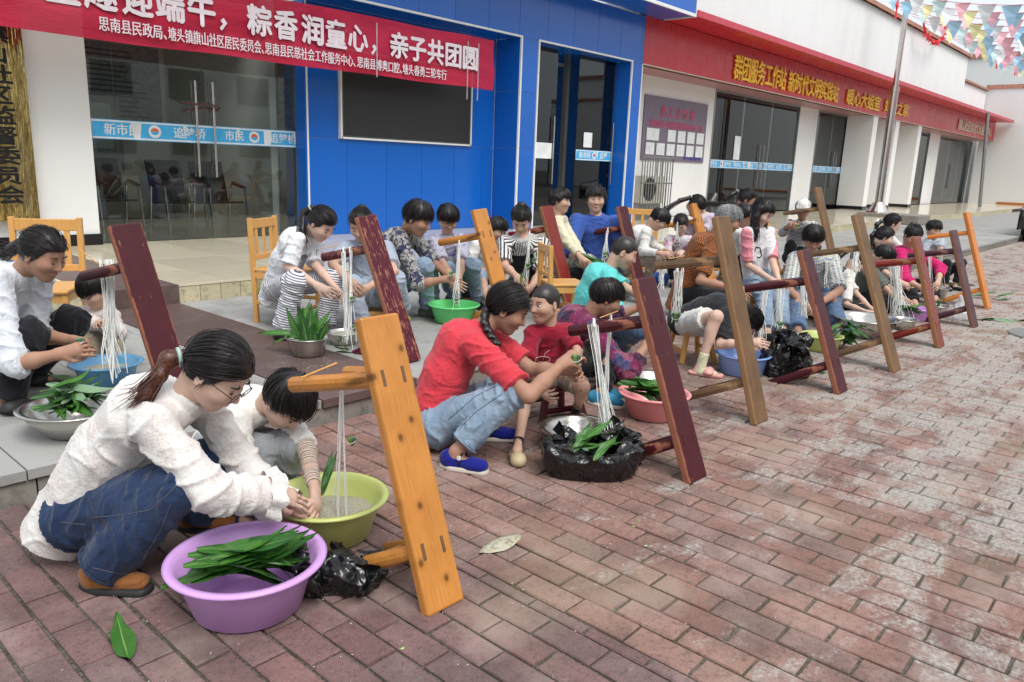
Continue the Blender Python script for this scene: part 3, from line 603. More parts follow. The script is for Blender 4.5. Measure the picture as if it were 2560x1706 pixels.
# ================================================================== sculpting engine: smooth union of rounded forms, meshed by surface nets
_perm = np.random.default_rng(3).integers(0, 255, (64, 64, 64)).astype(np.float32)/255*2-1
def vnoise(P):
    P = np.asarray(P); i = np.floor(P).astype(int); f = P-i; f = f*f*(3-2*f); r = 0
    for dx in (0, 1):
        wx = f[:, 0] if dx else 1-f[:, 0]
        for dy in (0, 1):
            wy = f[:, 1] if dy else 1-f[:, 1]
            for dz in (0, 1):
                wz = f[:, 2] if dz else 1-f[:, 2]
                r = r+wx*wy*wz*_perm[(i[:, 0]+dx) & 63, (i[:, 1]+dy) & 63, (i[:, 2]+dz) & 63]
    return r
def fbm(P, o=3):
    r = 0; a = 1
    for k in range(o): r = r+a*vnoise(P*(2**k)+k*17.3); a *= .5
    return r
class Cap:            # rounded cone a-b; lat/sl widen it sideways
    def __init__(s, a, b, ra, rb, lat=None, sl=1., cut=False, k=None, op='u', cuta=False):
        s.a, s.b, s.ra, s.rb, s.lat, s.sl, s.cut, s.k, s.op, s.cuta = np.asarray(a, float), np.asarray(b, float), ra, rb, lat, sl, cut, k, op, cuta
        r = max(ra, rb)*max(sl, 1); s.lo = np.minimum(s.a, s.b)-r; s.hi = np.maximum(s.a, s.b)+r
    def d(s, P):
        v = P-s.a; ab = s.b-s.a
        if s.lat is not None:
            L = s.lat; v = v+L*(((v@L)/s.sl-(v@L))[..., None]); ab = ab+L*((ab@L)/s.sl-ab@L)
        t = np.clip((v@ab)/max(ab@ab, 1e-9), 0, 1); d = np.linalg.norm(v-t[..., None]*ab, axis=-1)-(s.ra+(s.rb-s.ra)*t)
        ax = nrm(s.b-s.a)
        if s.cut: d = np.maximum(d, (P-s.b)@ax)
        if s.cuta: d = np.maximum(d, -((P-s.a)@ax))
        return d
class Ell:            # ellipsoid with axes
    def __init__(s, c, A, r, k=None, op='u', half=None):
        s.c = np.asarray(c, float); s.A = np.asarray(A, float); s.r = np.asarray(r, float); s.k, s.op, s.half = k, op, half
        e = np.sqrt(((s.A*s.r[:, None])**2).sum(0)); s.lo = s.c-e; s.hi = s.c+e
    def d(s, P):
        q = (P-s.c)@s.A.T; k0 = np.linalg.norm(q/s.r, axis=-1); k1 = np.linalg.norm(q/s.r**2, axis=-1)+1e-9
        d = k0*(k0-1)/k1; d = np.where(k0 < 1e-4, -s.r.min(), d)
        if s.half is not None: d = np.maximum(d, s.half(P))
        return d
def sculpt(prims, h, k0=.02, floor=None, post=None):
    lo = np.min([p.lo for p in prims if p.op == 'u'], 0)-3*h-k0*.5; hi = np.max([p.hi for p in prims if p.op == 'u'], 0)+3*h+k0*.5
    n = np.ceil((hi-lo)/h).astype(int)+1; D = np.full(n, 1., np.float32)
    g = [lo[i]+h*np.arange(n[i]) for i in range(3)]
    for p in prims:
        k = k0 if p.k is None else p.k; m = k+2*h
        i0 = np.clip(np.floor((p.lo-m-lo)/h).astype(int), 0, n-1); i1 = np.clip(np.ceil((p.hi+m-lo)/h).astype(int)+1, 1, n)
        if (i1 <= i0).any(): continue
        sl = tuple(slice(a, b) for a, b in zip(i0, i1)); P = np.stack(np.meshgrid(*[g[i][sl[i]] for i in range(3)], indexing='ij'), -1)
        d = p.d(P); e = D[sl]
        if p.op == 'u':
            t = np.clip(.5+.5*(e-d)/k, 0, 1) if k > 0 else (d < e)*1.; D[sl] = e*(1-t)+d*t-k*t*(1-t)
        else:
            d = -d; t = np.clip(.5-.5*(e-d)/k, 0, 1); D[sl] = e*(1-t)+d*t+k*t*(1-t)
    if floor is not None: D = np.maximum(D, (floor-g[2])[None, None, :].astype(np.float32))
    if post is not None: D = post(D, g)
    return surfnet(D, lo, h)
def surfnet(D, lo, h):
    I = D < 0; n = np.array(D.shape); c = np.zeros(n-1, np.int8)
    for a in (0, 1):
        for b in (0, 1):
            for e in (0, 1): c += I[a:n[0]-1+a, b:n[1]-1+b, e:n[2]-1+e]
    M_ = (c > 0) & (c < 8); idx = np.full(n-1, -1, np.int32); ijk = np.argwhere(M_); idx[M_] = np.arange(len(ijk))
    acc = np.zeros((len(ijk), 3)); cnt = np.zeros(len(ijk)); i, j, k = ijk.T
    for ax in range(3):
        o1, o2 = [q for q in range(3) if q != ax]
        for u in (0, 1):
            for v in (0, 1):
                s0 = np.zeros(3, int); s0[o1] = u; s0[o2] = v; s1 = s0.copy(); s1[ax] = 1
                d0 = D[i+s0[0], j+s0[1], k+s0[2]]; d1 = D[i+s1[0], j+s1[1], k+s1[2]]; m = (d0 < 0) != (d1 < 0)
                t = d0[m]/(d0[m]-d1[m]); p = np.tile(s0.astype(float), (m.sum(), 1)); p[:, ax] += t; acc[m] += p; cnt[m] += 1
    V = lo+h*(ijk+acc/cnt[:, None]); Q = []
    for ax in range(3):
        o1, o2 = [(1, 2), (2, 0), (0, 1)][ax]
        s = [slice(None)]*3; s2 = [slice(None)]*3; s[ax] = slice(0, -1); s2[ax] = slice(1, None)
        a, b = I[tuple(s)], I[tuple(s2)]; E = np.argwhere(a != b); E = E[(E[:, o1] > 0) & (E[:, o2] > 0) & (E[:, o1] < n[o1]-1) & (E[:, o2] < n[o2]-1)]
        fl = a[tuple(E.T)]; q = []
        for u, v in ((0, 0), (1, 0), (1, 1), (0, 1)):
            F = E.copy(); F[:, o1] -= u; F[:, o2] -= v; q.append(idx[tuple(F.T)])
        q = np.stack(q, 1); q[~fl] = q[~fl][:, ::-1]; q = q[(q >= 0).all(1)]; Q.append(q[:, ::-1] if False else q)
    return V, np.vstack(Q)
def vnormals(V, F):
    n = np.cross(V[F[:, 2]]-V[F[:, 0]], V[F[:, 3]]-V[F[:, 1]]) if F.shape[1] == 4 else np.cross(V[F[:, 1]]-V[F[:, 0]], V[F[:, 2]]-V[F[:, 0]])
    N = np.zeros_like(V)
    for k in range(F.shape[1]): np.add.at(N, F[:, k], n)
    return N/np.maximum(np.linalg.norm(N, axis=1), 1e-9)[:, None]
def smooth(V, F, it=1, w=.5):
    k = F.shape[1]
    for _ in range(it):
        A = np.zeros_like(V); c = np.zeros(len(V))
        for i in range(k):
            a, b = F[:, i], F[:, (i+1) % k]; np.add.at(A, a, V[b]); np.add.at(c, a, 1); np.add.at(A, b, V[a]); np.add.at(c, b, 1)
        V = V*(1-w)+w*A/np.maximum(c, 1)[:, None]
    return V
def simplify(V, Q, mask, c):
    T = np.vstack([Q[:, [0, 1, 2]], Q[:, [0, 2, 3]]]); key = np.floor(V/c).astype(np.int64); key = (key[:, 0]*73856093) ^ (key[:, 1]*19349663) ^ (key[:, 2]*83492791)
    key = np.where(mask, key, -1-np.arange(len(V)) - (1 << 60)); u, inv = np.unique(key, return_inverse=True); n = np.bincount(inv)
    W = np.stack([np.bincount(inv, V[:, i])/n for i in range(3)], 1); T = inv[T]; T = T[(T[:, 0] != T[:, 1]) & (T[:, 1] != T[:, 2]) & (T[:, 0] != T[:, 2])]
    T = T[np.unique(np.sort(T, 1), axis=0, return_index=True)[1]]; return W, T
def limb_uv(V, segs):
    """attribute: distance along the limb (u), around it (v), limb number"""
    best = np.full(len(V), 9.); U = np.zeros((len(V), 3))
    for n_, (a, b, u0, r) in enumerate(segs):
        a, b = np.asarray(a), np.asarray(b); ab = b-a; L = np.linalg.norm(ab); v = V-a; t = np.clip(v@ab/(L*L), 0, 1); w = v-t[:, None]*ab; d = np.linalg.norm(w, axis=1)/r
        ax = nrm(ab); x = nrm(np.cross(ax, (.13, .3, .94))); y = np.cross(ax, x); m = d < best; best[m] = d[m]
        ang = np.arctan2(w@y, w@x); U[m, 0] = (u0+(v@ab/L))[m]; U[m, 1] = (ang*r)[m]; U[m, 2] = n_
    return U
# ================================================================== fabrics, skin, hair
def skin_mat(name, col):
    m = M(name, col, .58, .28); co = m.coord('Object'); c = m.mix(m.ramp(m.noise(co, 14, 4), [(.35, 0.), (.7, .4)]), col, [col[0]*.86, col[1]*.7, col[2]*.66])
    m.col(c); m.bump(m.noise(co, 120, 3), .12, .002); m.b.inputs['Subsurface Weight'].default_value = .12; m.b.inputs['Subsurface Radius'].default_value = (.01, .004, .002); m.b.inputs['Subsurface Scale'].default_value = .6; return m.m
SK = [skin_mat('skin_a', (.56, .36, .265)), skin_mat('skin_b', (.40, .225, .155)), skin_mat('skin_c', (.64, .44, .35))]
LIP = plain('lips', (.36, .14, .115), .5, .05); BROW = plain('brow', (.02, .014, .012), .7); EYEW = plain('eye_white', (.62, .58, .55), .25, .02); IRIS = plain('iris', (.012, .008, .006), .1, .02)
def hair_mat(name, col, tip=None):
    m = M(name, col, .38, .45); co = m.coord('Object', (50, 50, 50)); n = m.noise(co, 2, 3)
    m.col(m.ramp(n, [(.3, [c*.55 for c in col]), (.75, [min(1, c*1.9) for c in (tip or col)])])); m.bump(n, .25, .002); m.b.inputs['Coat Weight'].default_value = .0; return m.m
HK = dict(black=hair_mat('hair_black', (.012, .009, .009)), brown=hair_mat('hair_brown', (.03, .014, .011), (.085, .028, .014)), stubble=hair_mat('hair_stubble', (.022, .017, .015)), grey=hair_mat('hair_grey', (.05, .05, .052), (.30, .30, .31)))
def fabric(name, col, col2=None, pat=None, rough=.85, sc=1., bump=.5, col3=None):
    m = M(name, col, rough, .2); m.b.inputs['Sheen Weight'].default_value = .15
    co = m.coord('Object'); U = m.coord('@luv'); c = col
    if pat == 'rings': c = m.mix(m.math('GREATER_THAN', m.math('FRACT', m.math('MULTIPLY', m.sep(U)[0], sc)), .62), col, col2)
    elif pat == 'vstripe': c = m.mix(m.math('GREATER_THAN', m.math('FRACT', m.math('MULTIPLY', m.sep(U)[1], sc)), .55), col, col2)
    elif pat == 'check':
        a = m.math('FRACT', m.math('MULTIPLY', m.sep(U)[0], sc)); b = m.math('FRACT', m.math('MULTIPLY', m.sep(U)[1], sc))
        a = m.math('GREATER_THAN', a, .5); b = m.math('GREATER_THAN', b, .5); x = m.mix(a, col, col2); c = m.mix(b, x, m.mix(a, col2, col)) if not col3 else m.mix(a, m.mix(b, col3, col), m.mix(b, col3, col2))
    elif pat == 'paisley':
        v = m.n('TexNoise'); v.inputs['Scale'].default_value = sc; v.inputs['Distortion'].default_value = 3.5; v.inputs['Detail'].default_value = 1; m.l(co, v.inputs['Vector'])
        c = m.ramp(v.outputs[0], [(.42, col), (.46, col2), (.54, col2), (.57, col)], 'CONSTANT'); c = m.mix(m.ramp(m.noise(co, sc*.6, 1, .5, 1), [(.52, 0.), (.54, 1.)]), c, col3)
    elif pat == 'patch':
        v = m.n('TexVoronoi', distance='CHEBYCHEV'); v.inputs['Scale'].default_value = sc; v.inputs['Randomness'].default_value = .9; m.l(co, v.inputs['Vector'])
        h = m.sep(v.outputs['Color'])[0]; c = m.ramp(h, [(0, col), (.3, col2), (.5, col3), (.68, col), (.85, (.04, .02, .05))], 'CONSTANT')
        n = m.noise(co, sc*5, 2, .5, 2); c = m.mix(m.ramp(n, [(.60, 0.), (.63, .8)]), c, (.02, .01, .02)); c = m.mix(m.ramp(n, [(.36, .6), (.39, 0.)]), c, (.45, .1, .2))
    elif pat == 'denim':
        n = m.noise(m.coord('Object', (1, 1, 1)), 5, 6, .65); c = m.mix(m.ramp(n, [(.4, 0.), (.7, .7)]), col, col2)
        f = m.noise(m.coord('@luv', (260, 60, 1)), 3, 3, .7); pass
    elif pat == 'camo': c = m.ramp(m.noise(co, sc, 2, .5), [(.4, col), (.48, col2), (.56, col3 or col)], 'CONSTANT')
    elif pat == 'blotch': c = m.mix(m.ramp(m.noise(co, sc, 3, .5, 1.5), [(.56, 0.), (.6, 1.)]), col, col2)
    elif pat == 'lace':
        n = m.noise(co, 130, 4, .75, .6); n2 = m.noise(co, 11, 3, .5); k = m.math('MULTIPLY', m.ramp(n, [(.42, 1.), (.56, 0.)]), m.ramp(n2, [(.45, 0.), (.58, .9)]))
        c = m.mix(k, col, col2); m.bump(n, .9, .004)
        m.bump(m.noise(co, 45, 3), .4, .004)
    if pat not in ('lace',): c = m.mix(m.ramp(m.noise(co, 7, 5, .6), [(.35, 0.), (.75, .22)]), c, [q*.5 for q in col])
    if hasattr(c, 'default_value'): m.col(c)
    m.bump(m.noise(m.coord('Object'), 260, 3), .25, .0015); m.bump(m.math('ABSOLUTE', m.math('SUBTRACT', m.noise(m.coord('Object', (1, 1, .7), (.6, .4, 0)), 9, 2, .5, .8), .5)), min(1, bump*1.5), -.035); m.bump(m.math('ABSOLUTE', m.math('SUBTRACT', m.noise(m.coord('Object', (1, .6, 1), (0, .8, .5)), 21, 2, .5, .6), .5)), min(1, bump*.9), -.014); m.bump(m.noise(m.coord('Object', (1, 1, 1)), 22, 4, .6, .8), bump, .012); return m.m
# ================================================================== a person
def ik(H, A, l1, l2, pole):
    H, A = np.array(H), np.array(A); d = A-H; D = np.linalg.norm(d); s = max(1, D/((l1+l2)*.995)); l1, l2 = l1*s, l2*s
    a = (l1*l1-l2*l2+D*D)/(2*D); hgt = math.sqrt(max(l1*l1-a*a, 0)); n = nrm(d); p = np.asarray(pole, float); p = nrm(p-n*(p@n)); return H+n*a+p*hgt
def hand_prims(w, dr, palm, s, curl=.5, side=1, rmin=.004):
    """w wrist, dr towards fingers, palm = palm normal, side = which way the thumb lies"""
    dr = nrm(dr); palm = nrm(palm-dr*(palm@dr)); lat = np.cross(dr, palm)*side; P = []
    kn = w+dr*.078*s
    P.append(Cap(w-dr*.01, kn, .022*s, .024*s, lat, 1.45, k=.012)); L = (.036, .040, .038, .030)
    for i in range(4):
        o = (i-1.5)*.0195*s; b = kn+lat*o*1.05-dr*abs(i-1.3)*.003; d = nrm(dr+lat*o*4); r = max(.0085*s, rmin); q = b; ang = 0
        for j, (ll, cu) in enumerate(((1., .55), (.68, 1.), (.5, .7))):
            ang += curl*cu*(1+.12*(i-1.5)); v = d*math.cos(ang)+palm*math.sin(ang); e = q+v*L[i]*ll*s*1.12
            P.append(Cap(q, e, r*(1-.08*j), r*(.92-.08*j), k=.003 if j or True else .006)); q = e
    t0 = w+dr*.022*s+lat*-.026*s; t1 = t0-lat*.022*s+dr*.028*s+palm*.014*s; t2 = t1+dr*.030*s+palm*(.012+.014*curl)*s+lat*.006*s; t3 = t2+dr*.018*s+palm*.012*curl*s+lat*.012*s
    P += [Cap(t0, t1, .014*s, .011*s, k=.008), Cap(t1, t2, max(.0105*s, rmin), max(.0095*s, rmin), k=.003), Cap(t2, t3, max(.0095*s, rmin), max(.008*s, rmin), k=.003)]
    return P
def ribbons(paths, wid):
    """thin three-sided strands along many paths (arrays n x 3)"""
    V, F = [], []; k = 0
    for P in paths:
        P = np.asarray(P); n = len(P); T = np.gradient(P, axis=0); T /= np.maximum(np.linalg.norm(T, axis=1), 1e-9)[:, None]
        a = np.cross(T, (.31, .52, .79)); a /= np.maximum(np.linalg.norm(a, axis=1), 1e-9)[:, None]; b = np.cross(T, a)
        w = wid*np.sin(np.linspace(.35, 3.0, n))[:, None]**.6
        for c_, s_ in ((1, 0), (-.5, .87), (-.5, -.87)): V.append(P+(a*c_+b*s_)*w)
        i = np.arange(n-1)
        for q in range(3):
            r = (q+1) % 3; F.append(np.stack([k+q*n+i, k+r*n+i, k+r*n+i+1, k+q*n+i+1], 1))
        k += 3*n
    return np.vstack(V), np.vstack(F)
def person(label, s=1., phi=0, head=None, hp=30, hphi=None, neck=None, pel=None, hl=None, hr=None, fl=None, fr=None, kl=None, kr=None, el=None, er=None,
           top=None, bot=None, shoe=None, hair='short', hc='black', tc=None, skin=0, res=.008, sleeve=1., leg=.93, fat=1., tail=None, hands=.5, hunch=.06, zf=0., toe=None,
           loose=1., skirt=False, slv2=None, hs=1., roll=0, gaze=None, cap=None, specs=False, fdl=None, fdr=None, wide=1., sole=None, vest=None, sw=1., group=None, collar=None, hem=.10, socks=None, apron=None, tlv=None, trim=None, slvm=None):
    F = hv(phi); L = np.cross(Z, F); hphi = phi if hphi is None else hphi
    head, neck, pel = at(*head), at(*neck), at(*pel)
    hn = head-neck; qq = hs*(s if s > .95 else .55+.45*s)
    if np.linalg.norm(hn) > .172*qq: neck = head-nrm(hn)*.172*qq
    up = nrm(neck-pel); T = neck-pel; tw = L if tlv is None else nrm(tlv)
    fd = nrm(np.cross(tw, up)); mid = pel+T*.45-fd*hunch*s; chest = pel+T*.78-fd*hunch*.9*s
    sh = [neck-up*.055*s+tw*(.155*s*sg*sw)+fd*.0*s for sg in (1, -1)]; hip = [pel+tw*.085*s*sg*fat for sg in (1, -1)]
    wr = [at(*hl) if hl is not None else None, at(*hr) if hr is not None else None]
    for i in (0, 1):
        if wr[i] is None: wr[i] = pel+F*.42*s+L*(.12*s if i == 0 else -.12*s)+Z*.2*s
    elb = []
    for i, e in enumerate((el, er)):
        elb.append(at(*e) if e is not None else ik(sh[i], wr[i], .27*s, .235*s, -Z*1.+tw*(.6 if i == 0 else -.6)-F*.3))
    ank = []
    for i, f in enumerate((fl, fr)):
        if f is None: p = pel+F*.3*s+L*(.1*s if i == 0 else -.1*s); p[2] = zf
        elif len(f) == 2: p = atz(f[0], f[1], zf)
        else: p = at(*f); p[2] = zf if f[2] > 0 else p[2]
        ank.append(p+Z*.075*s)
    kn = []
    for i, k in enumerate((kl, kr)): kn.append(at(*k) if k is not None else ik(hip[i], ank[i], .40*s, .375*s, F*1.+Z*.8+L*(.25 if i == 0 else -.25)))
    fds = [hv(fdl) if fdl is not None else nrm(F+L*.15), hv(fdr) if fdr is not None else nrm(F-L*.15)]
    rm = res*.85
    # head frame
    HF0 = hv(hphi); HL = np.cross(Z, HF0); p_ = R_(hp); hf = HF0*math.cos(p_)-Z*math.sin(p_); hu = Z*math.cos(p_)+HF0*math.sin(p_)
    if roll: c_, s_ = math.cos(R_(roll)), math.sin(R_(roll)); hu, HL = hu*c_+HL*s_, HL*c_-hu*s_
    A = np.array([hf, HL, hu]); q = qq*1.04; H = lambda f, l, u: head+hf*f*q+HL*l*q+hu*u*q
    B = []
    # skin body
    fs = s*fat
    B += [Cap(hip[0], hip[1], .095*fs, .095*fs), Cap(pel, mid, .10*fs, .088*fs, tw, 1.3), Cap(mid, chest, .088*fs, .10*fs, tw, 1.35), Cap(chest, neck-up*.07*s, .10*fs, .06*s, tw, 1.4), Cap(sh[0]-tw*.02*s, sh[1]+tw*.02*s, .048*s, .048*s)]
    nb = H(-.035, 0, -.075); B += [Cap(neck-up*.03*s, nb, .052*s*min(fat, 1.15), .05*q, k=.02)]
    for i in (0, 1):
        B += [Cap(sh[i], elb[i], .044*fs, .036*fs), Cap(elb[i], elb[i]+(wr[i]-elb[i])*.4, .037*fs, .037*fs), Cap(elb[i]+(wr[i]-elb[i])*.4, wr[i], .037*fs, .0235*s)]
        B += [Cap(hip[i], kn[i], .083*fs, .055*fs), Cap(kn[i], ank[i], .05*fs, .033*s), Ell(kn[i]+(ank[i]-kn[i])*.33-fds[i]*.012*s, np.eye(3), np.array([.044, .044, .10])*s)]
        fo = ank[i]-Z*.045*s; B += [Cap(fo-fds[i]*.03*s, fo+fds[i]*.12*s, .033*s, .022*s, np.cross(Z, fds[i]), 1.25), Cap(ank[i], fo, .034*s, .034*s)]
    for i, (w, e) in enumerate(zip(wr, elb)):
        d = nrm(w-e); o = nrm((wr[1-i]-w)*1.0-Z*.35*0+d*.001)
        B += hand_prims(w, d*1+o*.25+F*.15, o*1.-Z*.55, s*1.0 if s > .95 else .6+.38*s*1., hands, side=(-1 if i == 0 else 1), rmin=rm)
    # head
    B += [Ell(H(-.008, 0, .012), A, np.array([.096, .077, .092])*q, k=.01), Ell(H(.028, 0, -.045), A, np.array([.062, .060, .072])*q, k=.03),
          Cap(H(.06, .0, -.098), H(.055, 0, -.09), .022*q, .024*q, k=.03), Cap(H(.0, .045, -.06), H(.055, .012, -.095), .02*q, .02*q, k=.025), Cap(H(.0, -.045, -.06), H(.055, -.012, -.095), .02*q, .02*q, k=.025)]
    if res < .0095:
        B += [Cap(H(.085, 0, .0), H(.103, 0, -.033), .0085*q, .012*q, k=.010), Cap(H(.09, .012, -.038), H(.09, -.012, -.038), .0095*q, .0095*q, k=.008),
              Ell(H(.055, .042, -.03), A, np.array([.032, .024, .024])*q, k=.03), Ell(H(.055, -.042, -.03), A, np.array([.032, .024, .024])*q, k=.03),
              Ell(H(.083, 0, -.066), A, np.array([.014, .022, .010])*q, k=.008)]
        B += [Ell(H(.094, sg*.030, .000), A, np.array([.012, .017, .010])*q, k=.01, op='s') for sg in (1, -1)]
    for sg in (1, -1):
        EA = np.array([nrm(hf+HL*sg*.35), nrm(HL*sg-hf*.35), hu]); B += [Ell(H(-.008, sg*.078, -.018), EA, np.array([.018, .008, .031])*q, k=.004)]
        if res < .007: B += [Ell(H(-.003, sg*.087, -.014), EA, np.array([.010, .006, .018])*q, k=.004, op='s')]
    t = thing('person', label, 'person', (pel[0], pel[1], zf), group)
    V, Q = sculpt(B, res, .018); V = smooth(V, Q, 1, .35)
    near_ = (np.linalg.norm(V-head, axis=1) < .17*q)
    for w in wr: near_ |= np.linalg.norm(V-w, axis=1) < .17*s
    V, Q = simplify(V, Q, ~near_, max(res*2.3, .012)); mk('body', V, Q, SK[skin], t, True)
    # face parts
    for sg in (1, -1):
        g = hp > 25 and gaze is None
        a_ = np.linspace(-1, 1, 7); P = [H(.086-.010*x*x-.004*(x*sg > 0)*abs(x), sg*.030+x*.0165, -.004-(.004*(1-x*x) if g else -.004*(1-x*x))) for x in a_]
        MB().tube(P, [.0012*q, .002*q, .0026*q, .0028*q, .0026*q, .002*q, .0012*q], 5).mk('eyelash', BROW, t)
        if not g:
            V_, Q_ = sculpt([Ell(H(.080, sg*.030, -.003), A, np.array([.0085, .0145, .0062])*q)], .0022, .002); e_ = mk('eye', V_, Q_, EYEW, t, True)
            V_, Q_ = sculpt([Ell(H(.0865, sg*.030+.002*(gaze or 0), -.003), A, np.array([.0035, .0056, .0056])*q)], .0014, .001); mk('iris', V_, Q_, IRIS, e_, True)
        P = [H(.091-.012*x*x-.006*(x*sg > 0)*abs(x), sg*.032+x*.021, .021+.004*(1-x*x)) for x in a_]; MB().tube(P, [.0012*q, .0028*q, .0033*q, .0033*q, .003*q, .0024*q, .0010*q], 5).mk('eyebrow', BROW, t)
    P = [H(.0945-.010*x*x, x*.019, -.066-.0022*x*x) for x in np.linspace(-1, 1, 9)]; MB().tube(P, [.001*q, .0028*q]+[.0036*q]*5+[.0028*q, .001*q], 6).mk('mouth', LIP, t)
    # trousers / skirt
    if bot is not None:
        G = [Cap(hip[0], hip[1], .108*fs, .108*fs), Cap(pel-up*.0, pel+up*.10*s, .112*fs, .108*fs, tw, 1.28)]; segs = []
        for i in (0, 1):
            e = kn[i]+(ank[i]-kn[i])*np.clip((leg-.5)*2, 0, 1)+(0 if leg < .5 else 0); kk = kn[i] if leg >= .5 else hip[i]+(kn[i]-hip[i])*(leg*2)
            G += [Cap(hip[i], kk, .100*fs, .068*fs*wide**.5 if leg >= .5 else .088*fs, cut=leg < .5)]; segs.append((hip[i], kn[i], 0, .085))
            if leg >= .5: G += [Cap(kn[i], e, .067*fs*wide**.5, .052*s*wide, cut=True)]; segs.append((kn[i], ank[i], .42*s, .06*wide))
        if skirt: G = G[:2]+[Cap(pel, (kn[0]+kn[1])/2*.75+pel*.25, .12*s, .16*s, tw, 1.25, cut=True)]+[Cap(hip[i], kn[i]*.7+hip[i]*.3, .105*s, .10*s, cut=True) for i in (0, 1)]
        V, Q = sculpt(G, max(res*1.25, .008), .03); N = vnormals(V, Q); U = limb_uv(V, segs+[(pel, chest, 0, .12)])
        jd = np.min([np.linalg.norm(V-j, axis=1) for j in (*kn, *hip)]+[np.linalg.norm(V-(a*.9+k*.1), axis=1)*1.3 for a, k in zip(ank, kn)], 0); jm = np.exp(-(jd/.15)**2)
        n1 = fbm(V*5+31, 2); cr = (1-np.abs(np.sin(U[:, 0]*34+n1*3.2+U[:, 1]*9)))**2.2; c2 = (1-np.abs(np.sin(U[:, 1]*24+n1*3+U[:, 0]*5)))**3
        V = V+N*((cr*(.003+.011*jm)+c2*.004*(1-jm)-.003+fbm(V*4, 2)*.004)*min(loose, 1.4)*s)[:, None]
        ts = mk('skirt' if skirt else 'trousers', V, Q, bot, t, True, attrs={'luv': U})
        if skirt is False and leg > .8 and res < .007:
            for i in (0, 1):
                e = kn[i]+(ank[i]-kn[i])*(leg-.5)*2; ax = nrm(ank[i]-kn[i]); x_ = nrm(np.cross(ax, (.1, .2, .9))); y_ = np.cross(ax, x_)
                MB().tube([e-ax*.006+(x_*math.cos(a)+y_*math.sin(a))*.0535*s*wide for a in np.linspace(0, 2*math.pi, 25)], .004, 6).mk('hem', bot, ts, True)
    if apron is not None:
        V, Q = sculpt([Cap(chest, pel, .118*fs, .128*fs, tw, 1.28), Cap(hip[0], kn[0]*.5+hip[0]*.5, .115*fs, .10*fs), Cap(hip[1], kn[1]*.5+hip[1]*.5, .115*fs, .10*fs)], max(res, .007), .03); mk('apron', V, Q, apron, t, True, attrs={'luv': V*0})
    # top
    if top is not None:
        lo_ = pel-up*hem*s; inf = .014*loose*s
        G = [Cap(lo_-fd*.02*s, mid, .122*fs, .105*fs+inf, tw, 1.28, cuta=True), Cap(mid, chest, .100*fs+inf, .107*fs+inf, tw, 1.33), Cap(chest, neck-up*.05*s, .108*fs+inf, .068*s, tw, 1.4, cut=False), Cap(sh[0], sh[1], .060*s, .060*s)]; segs = [(lo_, neck, 0, .14)]
        G += [Cap(neck-up*.05*s, neck+up*.012*s+fd*.01, .066*s, .060*s*min(fat, 1.15), cut=True, k=.02)]
        sm = []
        for i in (0, 1):
            if sleeve <= .5: e = sh[i]+(elb[i]-sh[i])*(sleeve*2); G += [Cap(sh[i], e, .060*fs+inf*.4, .058*fs+inf*.6, cut=True)]; segs.append((sh[i], elb[i], .1, .055)); sm.append(e)
            else:
                e = elb[i]+(wr[i]-elb[i])*((sleeve-.5)*2); G += [Cap(sh[i], elb[i], .060*fs+inf*.4, .050*fs+inf*.6), Cap(elb[i], e, .050*fs+inf*.6, (.037*fs+inf*.7)*(1.25 if loose > 1.3 else 1), cut=True)]; segs += [(sh[i], elb[i], .1, .05), (elb[i], wr[i], .1+.28*s, .045)]; sm.append(e)
        V, Q = sculpt(G, max(res*1.2, .007), .028); N = vnormals(V, Q); U = limb_uv(V, segs)
        jd = np.min([np.linalg.norm(V-j, axis=1) for j in (*elb, *[x*.8+y*.2-up*.04 for x, y in zip(sh, elb)], pel*.6+mid*.4+fd*.08)], 0); jm = np.exp(-(jd/.13)**2)
        n1 = fbm(V*5+3, 2); sd = V@tw; dirn = V@up; df = V@fd; body_ = (U[:, 2] == 0)
        c1 = (1-np.abs(np.sin(dirn*26+n1*3.5+df*14)))**2.4; c2 = (1-np.abs(np.sin(dirn*9+sd*22+n1*4)))**3; c3 = (1-np.abs(np.sin(U[:, 0]*34+n1*3.+U[:, 1]*10)))**2.2
        V = V+N*((np.where(body_, c1*(.002+.010*jm)+c2*.005*(1-jm), c3*(.003+.009*jm)+c2*.003)-.003+fbm(V*3.5, 2)*.004)*min(loose, 1.4)*s)[:, None]
        tp = mk('top', V, Q, top, t, True, attrs={'luv': U})
        if slvm is not None:
            tp.data.materials.append(slvm); sel = (U[Q, 2] > 0).sum(1) > 2; tp.data.polygons.foreach_set('material_index', sel.astype(np.int32))
        if trim is not None:
            for i in (0, 1):
                ax = nrm(wr[i]-elb[i]) if sleeve > .5 else nrm(elb[i]-sh[i]); x_ = nrm(np.cross(ax, (.1, .2, .9))); y_ = np.cross(ax, x_); r_ = (.042*fs+inf*.7)*(1.2 if sleeve > .5 else 1.45)
                rr = lambda a: r_*(1.12+.12*math.sin(a*7+i)); W = MB(); n_ = 44
                Vs = [sm[i]+ax*z+(x_*math.cos(a)+y_*math.sin(a))*(rr(a)*(1+z*5)) for z in (-.012, .012, .035+.0) for a in np.linspace(0, 2*math.pi, n_, endpoint=False)]
                Vs = [v+ax*(.006*math.sin(9*(k % n_)/n_*2*math.pi) if k >= 2*n_ else 0) for k, v in enumerate(Vs)]
                W.add(Vs, [(r*n_+k, r*n_+(k+1) % n_, (r+1)*n_+(k+1) % n_, (r+1)*n_+k) for r in range(2) for k in range(n_)]).mk('cuff', trim, tp, True)
